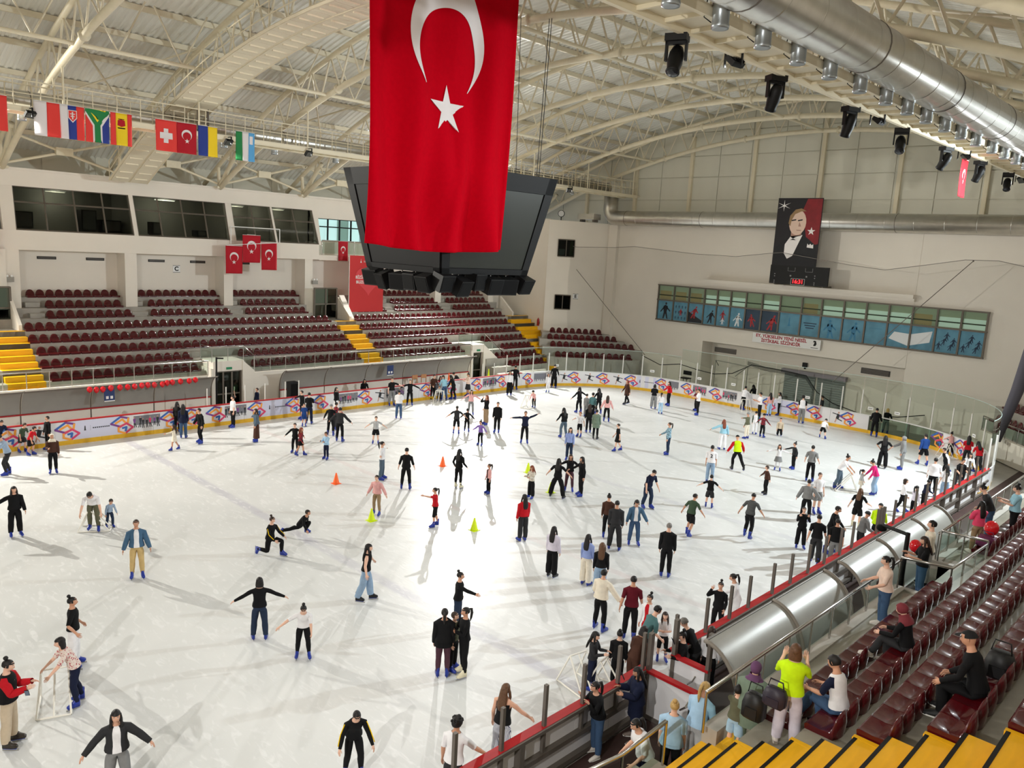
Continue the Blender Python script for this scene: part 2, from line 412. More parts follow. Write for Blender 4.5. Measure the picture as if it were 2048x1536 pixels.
# the bulging front over the recess: outline with window opening
ew.box(-7.2,7.3,YE-.02,YE+1.7,3.92,5.15); ew.box(-7.2,7.3,YE-.02,YE+1.7,7.8,12.3)
wall_end = struct('wall_end', ew, WALL, 'white end wall with a bulging gallery above the boards')
# cut for the gallery window: dark band of frames set in front of the wall
lg = MB().box(-7.2,7.35,YE-.55,YE,8.28,8.52).box(-7.2,7.35,YE-.3,YE,8.1,8.28)
struct('trim_2', lg, WALL, 'projecting white ledge under the clock')
GALL = mat('gallery_interior', (198,188,168), .8, emit=.3)  # brightness of the gallery room put into the colour as a glow
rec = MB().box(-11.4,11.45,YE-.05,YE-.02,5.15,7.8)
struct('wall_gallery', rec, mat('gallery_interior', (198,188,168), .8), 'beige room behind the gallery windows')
gw = thing('window_6', (0,YE-.1,5.15), 'long gallery window band with blue sport posters', None, kind='structure')
GX = [-11.38,-9.95,-8.62,-7.3,-6.22,-5.12,-3.9,-2.66,-1.32,.24,1.62,3.09,4.54,5.93,7.34,8.76,10.1,11.46]
for i in range(17):
    bar('pane', gw, GX[i],GX[i+1],YE-.12,YE-.11,6.7,7.78, GLASSR)
    lit = i in (3,4,5,7,10,11,12,13,15,16)
    if lit: bar('daylight', gw, GX[i]+.1,GX[i+1]-.05,YE-.06,YE-.055,6.75,7.35, mat('gallery_light', (214,216,206), .5, emit=1.0))
    elif i in (0,1,2,9,14): bar('inner_panel', gw, GX[i]+.1,GX[i+1]-.3,YE-.06,YE-.055,6.75,7.4, mat('tan_panel', (200,160,122), .7, emit=.35))  # tan panels given a glow for the bright room
    bar('inner_sash', gw, GX[i]+.05,GX[i+1]-.05,YE-.075,YE-.06,7.02,7.1, FRAMEBR)
for x in GX: bar('mullion', gw, x-.05,x+.05,YE-.2,YE-.1,5.12,7.82, FRAMEBR)
for z in (5.14,6.68,7.82): bar('rail', gw, GX[0]-.08,GX[-1]+.08,YE-.22,YE-.1,z-.045,z+.045, FRAMEBR)
# columns at the joints with the chamfers
cl = MB()
for s in (-1, 1): cl.box(s*15.7,s*16.55,YE-.35,YE+.3,-.1,12.3)
struct('trim_3', cl, WALL, 'white columns at both ends of the end wall')
def chamfer(s):
    m = MB(); a = (s*16.4,YE+.05); b = (s*20.0,29.2)
    m.prism([(a[0],a[1],-.1),(b[0],b[1],-.1),(b[0],b[1],12.45),(a[0],a[1],12.35)], (s*.72,.69,0), .3)
    return m
wc = struct('wall_corner', chamfer(-1), WALL, 'white chamfered corner wall with two small windows and letter E')
struct('wall_corner_right', chamfer(1), WALL, 'white chamfered corner wall at the right edge')
sw = MB().box(-25.6,-20.0,29.25,29.5,-.1,12.5).box(20,27,29.25,29.5,-.1,12.5)
struct('wall_return', sw, WALL, 'bright white return wall beside the last yellow stairs')
# corner helper: u along the chamfer from the column end, v height
CD = np.array([-3.6,-3.85,0])/math.hypot(3.6,3.85); CN = np.array([.72,-.69,0])
def cpt(u, z, off=.0): return np.array([-16.4,YE+.05,0])+CD*u+CN*off+np.array([0,0,z])
def corner_window(n, u0, u1, z0, z1, label, green):
    w = thing('window_%d' % n, tuple(cpt((u0+u1)/2,z0)), label, None, kind='structure')
    m = MB(); m.prism([cpt(u0,z0,.01),cpt(u1,z0,.01),cpt(u1,z1,.01),cpt(u0,z1,.01)], CN, .02); m.build('backing', mat('window_dark', (34,38,36), .3), w)
    um = (u0+u1)/2
    for a, b in ((u0,um),(um,u1)):
        m = MB(); m.prism([cpt(a,z0,.05),cpt(b,z0,.05),cpt(b,z1,.05),cpt(a,z1,.05)], CN, .01); m.build('pane', GLASSD, w)
    if green:
        m = MB(); m.prism([cpt(u0+.08,z0+.08,.035),cpt(u0+.42,z0+.08,.035),cpt(u0+.35,z1-.1,.035),cpt(u0+.12,z1-.1,.035)], CN, .01); m.build('curtain', mat('green_curtain', (96,128,84), .8), w)
        m = MB(); m.prism([cpt(um+.1,z0+.1,.035),cpt(u1-.1,z0+.1,.035),cpt(u1-.1,z0+.6,.035),cpt(um+.1,z0+.6,.035)], CN, .01); m.build('paper', mat('pale_paper', (150,170,172), .8), w)
    for u in (u0,um,u1): MB().tube([cpt(u,z0,.06),cpt(u,z1,.06)], .04, 4).build('mullion', FRAMEBR, w)
    for z in (z0,z1): MB().tube([cpt(u0,z,.06),cpt(u1,z,.06)], .04, 4).build('rail', FRAMEBR, w)
corner_window(7, 3.1,4.45,9.55,10.9,'upper small corner window with a green curtain',True)
corner_window(8, 3.15,4.45,5.25,6.4,'lower small dark corner window next to letter E',False)
letter_sign('E', tuple(cpt(2.75,6.35,.02)), tuple(-CD))
# upper end wall: grid of cladding panels with cream posts
ue = MB().box(-27,27,YE+.5,YE+.7,12.2,21.5)
wu = struct('wall_end_upper', ue, WALLG, 'grey clad gable wall above the end duct')
LOWC = lambda x: 18.62-.01*x*x
XS = [-24.8+2.48*i for i in range(21)]
for i in range(20):
    zt = LOWC(max(abs(XS[i]),abs(XS[i+1])))+2.2
    for z0, z1 in ((12.35,14.3),(14.3,15.97),(15.97,17.5),(17.5,19.2),(19.2,20.6)):
        if z0 > zt: break
        bar('panel', wu, XS[i]+.03,XS[i+1]-.03,YE+.44,YE+.5,z0+.03,min(z1,zt+.6)-.03, WALLG)
for x in (-19.6,-14.7,-9.7,-4.6,.3,5.3,10.2,15.1,20): bar('post', wu, x-.12,x+.12,YE+.2,YE+.44,12.3,LOWC(x)+1.2, CREAM)
# shutters, vents below the gallery
for i, (x0, x1) in enumerate(((-1.15,1.1),(1.25,3.2))):
    t = thing('roller_shutter', ((x0+x1)/2,YE+1.45,0), 'grey slatted roller shutter behind the end glass, %s one' % ('wider left','narrower right')[i], 'shutter')
    for k in range(14): bar('slat', t, x0,x1,YE+1.4,YE+1.46,.1+.16*k,.1+.16*k+.145, mat('shutter_grey', (136,142,140), .5, metal=.3))
    bar('housing', t, x0-.15,x1+.1,YE+1.1,YE+1.46,2.34,2.62, mat('shutter_box', (150,140,150), .6))
for i, (x0, x1, c) in enumerate(((-6.95,-5.15,(110,106,100)),(4.1,5.95,(46,44,46)))):
    t = thing('wall_vent', ((x0+x1)/2,YE+1.5,3.05), ('grey','black')[i]+' rectangular vent under the gallery overhang', 'vent')
    vm = mat('vent_%d' % i, c, .6); bar('frame', t, x0,x1,YE+1.44,YE+1.5,3.05,3.42, vm)
    for k in range(4): bar('slat', t, x0+.06,x1-.06,YE+1.42,YE+1.44,3.09+.08*k,3.13+.08*k, DARKSTEEL)
# ---- rest of the enclosure (behind the camera)
enc = MB().box(-27.2,27.4,-34.2,-34,-.1,21).box(27.2,27.4,-34,34,-.1,17.5)
struct('wall_right', enc, WALL, 'white walls of the hall behind the camera')

# ---- near stand terraces
NZ = lambda k: 2.78+.47*k
NX = lambda k: 18.9+.84*k
nt_ = MB()
for k in range(7): nt_.box(NX(k), 27.2, -9.05, 28, 0, NZ(k))
nt_.box(18.25,18.9,-8.15,.55,0,2.31); nt_.box(18.25,18.9,3.1,28,0,2.31)
nt_.box(18.9,19.4,.55,3.1,0,2.31)
for k in range(7): nt_.box(NX(k), 27.2, -16, -10.95, 0, NZ(k))
nt_.box(18.25,18.9,-16,-10.95,0,2.31)
for i in range(6): nt_.box(17.6-.32*i,18.25,-10.95,-9.2,0,1.9-.3*i)
struct('terrace_near', nt_, CONCG, 'polished grey concrete terraces of the near stand')
np_ = MB()
for y0, y1 in ((-8.4,.55),(3.1,28)): np_.box(18.0,18.27,y0,y1,-.05,2.36)
np_.box(18.27,19.0,.4,.55,0,2.36); np_.box(18.27,19.4,3.1,3.25,0,2.36)
struct('parapet_near', np_, CONC, 'grey parapet under the near glass railing')

# ================================================================ ROOF
ROOF = lambda x, d=0.0: 21.1+d-.01*x*x
cm = MB(); rows = []
prof = ((0,0),(.1,0),(.15,.06),(.28,.06))
ys = []; y = -34.2
while y < 34.2:
    for dy, dz in prof: ys.append((y+dy,dz))
    y += .33
xs = [-27.2+54.4*i/28 for i in range(29)]
cm.grid([[(x,yy,ROOF(x,dz)) for yy, dz in ys] for x in xs])
ceiling = struct('ceiling', cm, mat('roof_sheet', (228,227,220), .5, var=.05, scale=.5), 'corrugated pale metal roof sheet')
PX = [-25.2+2.4*i for i in range(22)]
for x in PX:
    z = ROOF(x)
    bar('purlin', ceiling, x-.07,x+.07,-34,33.6,z-.24,z-.01, CREAMW)
for (x, y0, y1) in ((-19.5,11.5,14.8),(-21.3,17.0,20.5),(-18.6,17.2,20.6),(-21.6,23,26)):
    a, b = x-.95, x+.95
    MB().quad((a,y0,ROOF(a)-.03),(b,y0,ROOF(b)-.03),(b,y1,ROOF(b)-.03),(a,y1,ROOF(a)-.03)).build('skylight_panel', mat('skylight', (236,242,250), .5, emit=1.3), ceiling)

TY = [3.5+5.82*n for n in range(-5, 6)]
TY[-1] = 32.4
ORD = ['behind the camera, fifth','behind the camera, fourth','over the near left','next left of the cross catwalk','carrying the cross catwalk','right behind the big flag','sixth before the end wall','fourth before the end wall','third before the end wall','second before the end wall','last one at the end wall']
UPC = lambda x: LOWC(x)+2.1-.028*abs(x)
def truss(y, label):
    t = thing('roof_truss', (0,y,12.6), 'cream arched steel roof truss, '+label, 'truss', 'arched roof trusses')
    lx = [-24.4+48.8*i/32 for i in range(33)]
    MB().tube([(x,y,LOWC(x)) for x in lx], .15, 8, up=(0,1,0)).build('lower_chord', CREAM, t, True)
    ux = [-26.6+53.2*i/32 for i in range(33)]
    MB().tube([(x,y,UPC(x)) for x in ux], .13, 8, up=(0,1,0)).build('upper_chord', CREAM, t, True)
    nx = [-23.6+1.75*i for i in range(28)]
    for i in range(27):
        xm = (nx[i]+nx[i+1])/2
        strut('brace', t, (nx[i],y,LOWC(nx[i])), (xm,y,UPC(xm)), .05, CREAMW, 6)
        strut('brace', t, (xm,y,UPC(xm)), (nx[i+1],y,LOWC(nx[i+1])), .05, CREAMW, 6)
    for x in (-18,-11.5,-5,1.5,8,14.5,21):
        d = np.array([1,0,-.02*x]); d /= np.linalg.norm(d); p = np.array([x,y,LOWC(x)])
        MB().tube([p-d*.05,p+d*.05], .24, 10, up=(0,1,0)).build('flange', CREAM, t, True)
    for s in (-1, 1):
        strut('prop', t, (s*24.5,y,12.7), (s*24.6,y,UPC(24.6)), .11, CREAM); strut('prop', t, (s*24.5,y,12.7), (s*22.2,y,LOWC(22.2)+1.0), .13, CREAM)
        bar('foot_plate', t, s*24.5-.3,s*24.5+.3,y-.25,y+.25,12.62,12.75, CREAMW)
for y, l in zip(TY, ORD): truss(y, l)
# longitudinal zigzag girders
for x, lab in ((-12.4,'over the far half of the ice'),(.5,'along the ridge'),(12.4,'over the near half of the ice')):
    t = thing('roof_girder', (x,0,LOWC(x)), 'cream lengthwise roof girder with zigzag struts '+lab, 'girder')
    strut('chord', t, (x,-26,LOWC(x)), (x,32.4,LOWC(x)), .085, CREAM)
    for a, b in zip(TY[:-1], TY[1:]):
        for k in range(2):
            y0 = a+(b-a)*(.08+.46*k); ym = a+(b-a)*(.27+.46*k); y1 = a+(b-a)*(.46+.46*k)
            for dx in (-.9,.9):
                strut('brace', t, (x+dx*.2,y0,ROOF(x)-.25), (x,ym,LOWC(x)), .04, CREAMW, 6) if dx < 0 else strut('brace', t, (x,ym,LOWC(x)), (x+.1,y1,ROOF(x)-.25), .04, CREAMW, 6)
# cross bracing with gusset boxes above the booth wall
for i, (a, b) in enumerate(zip(TY[2:-1], TY[3:])):
    c = (a+b)/2
    t = thing('wall_brace', (-24.4,c,12.7), 'cream X-shaped bracing with gusset box above the booths, bay %s from left' % ('one two three four five six seven eight'.split()[i]), 'brace')
    for z0, z1 in ((12.9,14.55),(14.55,12.9)): strut('arm', t, (-24.4,a+.15,z0), (-24.4,b-.15,z1), .07, CREAM)
    bar('gusset_box', t, -24.52,-24.2,c-.42,c+.42,13.55,13.95, CREAM)
# bays of roof plane rods at the far-left end
for i, (a, b) in enumerate(zip(TY[1:-1:2], TY[2::2])):
    t = thing('roof_bracing', (-18,a,15), 'cream diagonal roof rods between two trusses, %s bay' % ('nearest','near left','middle','far','last far')[i], 'brace')
    for x0, x1 in ((-22,-14),(22,14)):
        strut('rod', t, (x0,a,UPC(x0)), (x1,b,UPC(x1)), .05, CREAMW, 6); strut('rod', t, (x1,a,UPC(x1)), (x0,b,UPC(x0)), .05, CREAMW, 6)

# ---- lengthwise catwalks
def catwalk(s, x0, x1, z, label):
    t = thing('catwalk', ((x0+x1)/2,6,z), label, 'catwalk')
    for i in range(28):
        y0 = -22+2*i; bar('deck_panel', t, x0,x1,y0+.02,y0+1.98,z-.05,z, CREAMW)
    for x in (x0,x1): bar('edge_beam', t, x-.06,x+.06,-22,33,z-.2,z+.02, CREAM)
    for i in range(56):
        bar('rib', t, x0,x1,-22+i-.035,-22+i+.035,z-.14,z-.05, CREAM)
    for x in (x0,x1):
        for zz, r in ((1.03,.028),(.52,.02)): strut('handrail', t, (x,-22,z+zz), (x,33,z+zz), r, CREAM, 6)
        for i in range(56): strut('rail_post', t, (x,-22+i,z), (x,-22+i,z+1.03), .022, CREAM, 6)
    for y in TY[1:]:
        for x in (x0,x1): strut('hanger', t, (x,y,z-.1), (x,y,LOWC(x)), .05, CREAM, 6)
catwalk(-1,-15.5,-14.3,14.6,'long cream catwalk hung with national flags on the far side')
catwalk(1,13.65,14.75,14.92,'long cream catwalk beside the big silver duct on the near side')
# ---- cross catwalk following the arch
CZ = lambda x: 18.12-.0106*x*x
t = thing('cross_catwalk', (-10,-2.35,16), 'cream arched catwalk with ribbed soffit rising to the roof centre', 'catwalk')
cx = [-23.2+1.45*i for i in range(23)]
for a, b in zip(cx[:-1], cx[1:]):
    for y0, y1 in ((-3.3,-2.4),(-2.3,-1.4)):
        MB().prism([(a+.02,y0,CZ(a)),(b-.02,y0,CZ(b)),(b-.02,y1,CZ(b)),(a+.02,y1,CZ(a))], (0,0,1), .06).build('soffit_panel', CREAMW, t)
        for q in (.3,.72):
            x = a+(b-a)*q; bar('rib', t, x-.04,x+.04,y0+.12,y1-.12,CZ(x)-.05,CZ(x)+.01, CREAM)
for y in (-3.35,-2.35,-1.35): MB().tube([(x,y,CZ(x)+.05) for x in cx], .07, 4, up=(0,1,0)).build('edge_beam', CREAM, t)
for y in (-3.35,-1.35):
    for dz in (.55,1.05): MB().tube([(x,y,CZ(x)+dz) for x in cx], .025, 6, up=(0,1,0)).build('handrail', CREAM, t)
    for x in cx: strut('rail_post', t, (x,y,CZ(x)), (x,y,CZ(x)+1.05), .025, CREAM, 6)
t = thing('service_ladder', (-15,-1.9,14.6), 'grey twin-pole ladder between the catwalks', 'ladder')
for y in (-2.1,-1.6): strut('rail', t, (-14.9,y,14.6), (-14.9,y,16.2), .05, DARKSTEEL)
for k in range(5): strut('rung', t, (-14.9,-2.1,14.8+.3*k), (-14.9,-1.6,14.8+.3*k), .02, DARKSTEEL)
# ---- ducts
def duct(name, pts, r, label, seam=1.5, k=24):
    t = thing(name, pts[0], label, 'duct')
    P = [np.array(p, float) for p in pts]
    MB().tube(P, r, k).build('pipe', ALU, t, True)
    if seam:
        d = P[-1]-P[-2]; L = np.linalg.norm(d); d /= L
        for i in range(int(L/seam)):
            p = P[-2]+d*(i*seam+.4); MB().tube([p-d*.02,p+d*.02], r+.006, k).build('seam', ALU, t, True)
        for i in range(int(L/(seam*4))):
            p = P[-2]+d*(i*seam*4+1.0); MB().tube([p-d*.015,p+d*.015], r+.014, k).build('hanger_band', DARKSTEEL, t, True)
    return t
duct('air_duct', [(15.45,-30,15.35),(15.45,32.4,15.35)], .62, 'huge round silver duct along the near roof')
duct('air_duct', [(-16.1,-22,15.05),(-16.1,31.5,15.05)], .42, 'round silver duct behind the far catwalk railing')
el = [(-16.2+.75-.75*math.cos(a),32.2,13.55-.75*math.sin(a)) for a in [math.radians(9*i) for i in range(11)]]
duct('air_duct', [(-16.2,32.2,14.5)]+el+[(16.4,32.2,12.8)], .57, 'horizontal silver duct with an elbow across the end wall', 1.7)
noz = MB().lathe([(.12,.0),(.17,.0),(.18,.06),(.17,.1),(.17,.44),(.19,.46),(.19,.5)], 14).mesh('nozzle_body', mat('nozzle_zinc', (160,166,170), .35, metal=.8), True)
nozl = MB().lathe([(.001,.03),(.1,.035),(.12,.005)], 14).mesh('outlet', BLACK, True)
noz_y = [-6.7,-4.96,-3.2,-1.51,.23,2.12,3.98,5.69,7.37,9.18,10.93,12.73,14.84,16.6,18.4,20.2]
for i, y in enumerate(noz_y):
    t = thing('duct_nozzle', (14.98,y,14.48), 'short grey air nozzle under the big silver duct', 'nozzle', 'nozzles under the near duct')
    link('body', noz, t, Matrix.Identity(4)); link('outlet', nozl, t, Matrix.Identity(4))
    MB().tube([(14.8,y-.25,15.0),(14.72,y-.2,14.7),(14.8,y-.05,14.62)], .012, 5).build('cable', BLACK, t)
for i, y in enumerate([-9.3,-.3,2.5,6.3,9.0,12,15,18,21,24,27]):
    t = thing('duct_nozzle', (-15.95,y,14.2), 'small grey air nozzle below the far catwalk', 'nozzle', 'nozzles under the far duct')
    link('body', noz, t, Matrix.Identity(4)); link('outlet', nozl, t, Matrix.Identity(4))

# ---- lamps
def aim(o, to):
    d = Vector(to)-o.location; o.rotation_euler = d.to_track_quat('-Z','Y').to_euler()
def floodlight(x, y, z, to, power, label, col=(1,.975,.9), cone=128):
    t = thing('floodlight', (x,y,z), label, 'lamp', 'floodlights on the catwalks')
    d = (Vector(to)-Vector((x,y,z))).normalized(); q = d.to_track_quat('-Z','Y').to_matrix().to_4x4()
    mw = q
    h = MB(); h.box(-.2,.2,-.15,.15,.02,.14); link('housing', h.mesh('housing', BLACK), t, mw)
    h = MB()
    for i in range(5): h.box(-.18+.08*i,-.165+.08*i,-.13,.13,.14,.19)
    link('cooling_fin', h.mesh('cooling_fin', BLACKM), t, mw)
    h = MB().box(-.18,.18,-.13,.13,.0,.02); link('lens', h.mesh('lens', mat('lamp_lens', (70,70,66), .2)), t, mw)
    b = MB().box(-.24,-.21,-.03,.03,-.05,.3).box(.21,.24,-.03,.03,-.05,.3).box(-.24,.24,-.03,.03,.28,.31); link('bracket', b.mesh('bracket', BLACK), t, Matrix.Identity(4))
    if power:
        l = bpy.data.lights.new('flood', 'SPOT'); l.energy = power; l.spot_size = math.radians(cone); l.spot_blend = .5; l.shadow_soft_size = .16; l.color = col
        lo = bpy.data.objects.new('flood_light', l); COL.objects.link(lo); lo.parent = t
        lo.matrix_basis = Matrix.Translation(d*.1) @ q
LP = LAMP_POWER
floods = [(-14.15,-20,(-1,-12,0),.15),(-14.15,-9.43,(-1,-6,0),.15),(-14.15,-.9,(0,2,0),.15),(-14.15,3.53,(3,9,0),.15),(-14.15,12.6,(2,6,0),.15),(-14.15,24.65,(4,16,0),.15)]
for i, (x, y, to, e) in enumerate(floods):
    floodlight(x, y, 14.25, to, LP*e, 'black floodlight under the far catwalk, number %s from the left' % ('one two three four five six'.split()[i]))
rfl = [(13.5,-20,(2,-12,0),.15),(13.5,-11,(1,-8,0),.15),(13.5,-1.8,(1,0,0),.15),(13.5,7.4,(2,8,0),.15),(13.5,16.8,(2,10,0),.15),(13.5,26.2,(3,12,0),.15)]
for i, (x, y, to, e) in enumerate(rfl):
    floodlight(x, y, 14.6, to, LP*e, 'black floodlight under the near catwalk, number %s towards the end wall' % ('one two three four five six'.split()[i]), col=(.93,.98,1))
for i, y in enumerate((-12.5,-21)):  # out-of-view floodlights added to brighten the near stand
    floodlight(14.9, y, 14.3, (21.5,y+9,3), LP*.14, 'added black floodlight brightening the near stand, %s one' % ('farther','nearer')[i])
for (x, y, z, to, e, c, lab) in ((-23.7,-19,12.75,(1,-8,0),5.4,(1,.965,.87),'large black floodlight on the far ledge outside the left edge'),(-23.4,24.5,12.75,(3,3,0),4.8,(1,.985,.95),'large black floodlight on the far ledge behind the scoreboard'),(21.5,20.5,12.6,(4,9,0),3.9,(.88,.97,1),'large black floodlight above the right corner'),(22.5,-30,12.6,(2,0,0),2.0,(1,.98,.94),'large black floodlight behind the camera')):
    floodlight(x, y, z, to, LP*e, lab, col=c, cone=78 if y < -25 else 112)
def moving_head(x, y, z, tilt, yaw, i):
    t = thing('moving_head', (x,y,z), 'black moving-head stage light under the near catwalk, number %s towards the end wall' % ('one two three four five six seven'.split()[i]), 'stage light', 'moving-head lights')
    Rz = Matrix.Rotation(math.radians(yaw),4,'Z')
    link('base', MB().box(-.24,.24,-.16,.16,-.02,.13).box(-.05,.05,-.05,.05,.13,.22).mesh('base', BLACK), t, Rz)
    link('yoke', MB().box(-.24,-.19,-.06,.06,-.42,-.02).box(.19,.24,-.06,.06,-.42,-.02).box(-.24,.24,-.06,.06,-.08,-.02).mesh('yoke', BLACK), t, Rz)
    hd = MB(); hd.lathe([(.05,-.30),(.12,-.28),(.16,-.15),(.17,.1),(.14,.28),(.16,.36),(.13,.38)], 14)
    link('head', hd.mesh('head', BLACK, True), t, Rz @ Matrix.Translation((0,0,-.38)) @ Matrix.Rotation(math.radians(tilt),4,'X'))
    link('lens', MB().lathe([(.01,.385),(.12,.385),(.125,.375)], 14).mesh('lens', mat('lens_glass', (30,32,36), .08), True), t, Rz @ Matrix.Translation((0,0,-.38)) @ Matrix.Rotation(math.radians(tilt),4,'X'))
for i, (y, ti, ya) in enumerate(((-4.22,150,20),(.41,205,60),(5.25,200,70),(9.66,140,20),(14.54,215,70),(19.2,205,70),(23.88,140,15))):
    moving_head(13.5,y,14.62,ti,ya,i)
# ================================================================ RINK BOARDS
AL = R_C*math.pi/2; S1 = 35.7; S2 = S1+AL; S3 = S2+2*(HX-R_C); S4 = S3+AL
def rimpt(s):
    """point and outward normal of the boards at arc length s"""
    if s < S1: return (-15.0,-14+s,-1,0)
    if s < S2:
        a = (s-S1)/R_C; return (-(HX-R_C)-R_C*math.cos(a), HY-R_C+R_C*math.sin(a), -math.cos(a), math.sin(a))
    if s < S3: return (-(HX-R_C)+(s-S2), HY, 0, 1)
    if s < S4:
        a = (s-S3)/R_C; return ((HX-R_C)+R_C*math.sin(a), HY-R_C+R_C*math.cos(a), math.sin(a), math.cos(a))
    return (15.0, HY-R_C-(s-S4), 1, 0)
def bq(s, z, off=0.0):
    x, y, nx, ny = rimpt(s); return (x+nx*off, y+ny*off, z)
def strip(m, s0, s1, z0, z1, o0, o1, mi=0):
    """curved bar following the boards"""
    n = max(1, int((s1-s0)/.5)) if s1 > S1-.01 and s0 < S4+.01 else 1
    R = []
    for i in range(n+1):
        s = s0+(s1-s0)*i/n; R.append([bq(s,z0,o0),bq(s,z0,o1),bq(s,z1,o1),bq(s,z1,o0)])
    m.rings(R, mi, True); return m
def boards(name, s0, s1, label, capm, step=2.45, skip=None):
    x, y, _, _ = rimpt((s0+s1)/2)
    t = thing(name, (x,y,0), label, 'barrier')
    n = max(1, round((s1-s0)/step))
    for i in range(n):
        a, b = s0+(s1-s0)*i/n, s0+(s1-s0)*(i+1)/n
        clear = skip and a > skip[0]-1.3 and b < skip[1]+1.3
        strip(MB(), a+.006, b-.006, .2, 1.08, 0, .05 if clear else .1).build('panel', GLASSR if clear else BOARDW, t)
        strip(MB(), a+.004, b-.004, 0, .2, -.02, .1).build('kick_plate', mat('kick_yellow', (226,176,40), .45, var=.12, scale=3), t)
        if clear: bar('upright', t, *[v for q in zip([c-.05 for c in bq(a,0,.06)[:2]],[c+.05 for c in bq(a,0,.06)[:2]]) for v in q], 0, 1.08, DARKSTEEL)
    strip(MB(), s0, s1, 1.08, 1.13, -.03, .13).build('cap_rail', capm, t)
    return t
bf = boards('rink_boards', 0, S1, 'white advertising boards with red cap along the far side', REDCAP)
be = boards('rink_boards', S1, S4+1.2, 'curved white advertising boards with glass around the far end', mat('cap_white', (214,214,212), .4), skip=(61.1,66.3))
# adverts printed on the boards
PC = [mat('print_blue', (52,100,178), .4), mat('print_orange', (240,158,62), .4), mat('print_pink', (214,62,104), .4), mat('print_purple', (120,62,136), .4), mat('print_black', (36,36,42), .5), mat('print_grey', (120,120,128), .5), mat('print_lilac', (206,206,226), .45), mat('print_skin', (190,140,116), .5)]
def bpoly(m, s, z, pts, mi, off=-.006):
    n = len(m.v)
    m.v += [bq(s+a, z+b, off) for a, b in pts]; m.f.append(tuple(range(n, n+len(pts)))); m.m.append(mi)
def stroke(m, s, z, a, b, w, mi, off):
    d = np.array(b)-np.array(a); d = d/np.linalg.norm(d); p = np.array([-d[1],d[0]])*w/2
    a = np.array(a)-d*w*.25; b = np.array(b)+d*w*.25
    bpoly(m, s, z, [tuple(a-p),tuple(b-p),tuple(b+p),tuple(a+p)], mi, off)
def logo(s, par, k=1.0):
    m = MB(); w = .095
    for i, (a, b, c) in enumerate((((-.5,.1),(-.06,.4),0),((-.06,.4),(.3,.3),3),((.3,.3),(.26,.06),1),((.26,.06),(-.12,-.06),1),((-.12,-.06),(-.5,.1),3),((-.3,.1),(.02,.27),1),((.02,.27),(.16,.1),1),
              ((-.16,-.12),(.2,.06),2),((.2,.06),(.5,-.16),2),((.5,-.16),(.14,-.42),2),((.14,-.42),(-.16,-.3),1),((-.16,-.3),(-.16,-.12),1),((.02,-.16),(.2,-.12),0),((.2,-.12),(.16,-.3),0))):
        stroke(m, s, .64, (a[0]*k,a[1]*k), (b[0]*k,b[1]*k), w*k, c, -.008-.0006*i)
    m.build('printed_logo', PC, par)
def figure(m, s, z, h, c, rnd):
    l = rnd.uniform(-.06,.06)
    bpoly(m, s, z, [(-.05*h+l,.42*h),(.05*h+l,.42*h),(.13*h+l,.78*h),(.06*h+l,.84*h),(-.06*h+l,.84*h),(-.13*h+l,.78*h)], c)
    bpoly(m, s, z, [(-.12*h,0),(-.05*h,0),(.0+l,.4*h),(-.08*h+l,.44*h)], 4); bpoly(m, s, z, [(.05*h,0),(.12*h,0),(.08*h+l,.44*h),(0+l,.4*h)], 4)
    bpoly(m, s, z, [(l+.055*h*math.cos(q),.92*h+.07*h*math.sin(q)) for q in [k*math.pi/4 for k in range(8)]], 7)
rnd = random.Random(5)
LOGO = [3.32,5.68,8.06,10.34,11.42,12.7,14.98,17.22,18.94,22.02,26.76,28.84,31.24,33.6,36.28,40.32,42.54,44.68,47.02,49.1,51.42,55.44,57.22,58.6,60.75,66.5,68.24]
for s in LOGO: logo(s, bf if s < S1 else be)
for i, (a, b) in enumerate(((8.6,9.86),(13.2,14.4),(20.0,21.5),(27.2,28.0),(31.8,33.1),(36.9,38.0),(47.6,48.4),(49.6,50.7),(52.0,53.1),(23.6,25.0))):
    m = MB(); n = int((b-a)/.17)
    bpoly(m, a, .55, [(0,0),(b-a,0),(b-a,.45),(0,.45)], 5, -.004)
    for k in range(n): figure(m, a+(k+.5)*(b-a)/n, .42+rnd.uniform(-.06,.06), rnd.uniform(.42,.56), rnd.choice((4,4,5,2,3)), rnd)
    m.build('printed_crowd', PC, bf if a < S1 else be)
for s in (4.5,23.1,39.5,41.5,43.66,60.1,67.4):
    m = MB(); h = .72
    bpoly(m, s, .3, [(-.1,.3*h),(.08,.3*h),(.16,.7*h),(-.02,.8*h)], 4); stroke(m, s, .3, (-.05,.32*h), (-.12,0), .06, 7, -.007); stroke(m, s, .3, (.04,.32*h), (.3,.2*h), .06, 4, -.007)
    stroke(m, s, .3, (.05,.7*h), (-.32,.78*h), .05, 4, -.007); stroke(m, s, .3, (.05,.7*h), (.38,.62*h), .05, 4, -.007)
    bpoly(m, s, .3, [(.06+.055*math.cos(q),.88*h+.065*math.sin(q)) for q in [k*math.pi/4 for k in range(8)]], 7)
    m.build('printed_skater', PC, bf if s < S1 else be)
for s in (6.88,16.2,45.8,56.34):
    m = MB(); par = bf if s < S1 else be
    for k in range(8): bpoly(m, s-1.1+.275*k, .22, [(0,0),(.275,0),(.275,.84),(0,.84)], 6, -.003)
    bpoly(m, s-.45, .58, [(-.05,0),(.05,0),(.03,.05),(.02,.2),(0,.24),(-.02,.2),(-.03,.05)], 4)
    bpoly(m, s-.22, .55, [(0,0),(.008,0),(.008,.26),(0,.26)], 5)
    for k in range(9): bpoly(m, s-.12+.085*k, .64, [(0,0),(.06,0),(.06,.055),(0,.055)], 4)
    m.build('printed_emblem', PC, par)
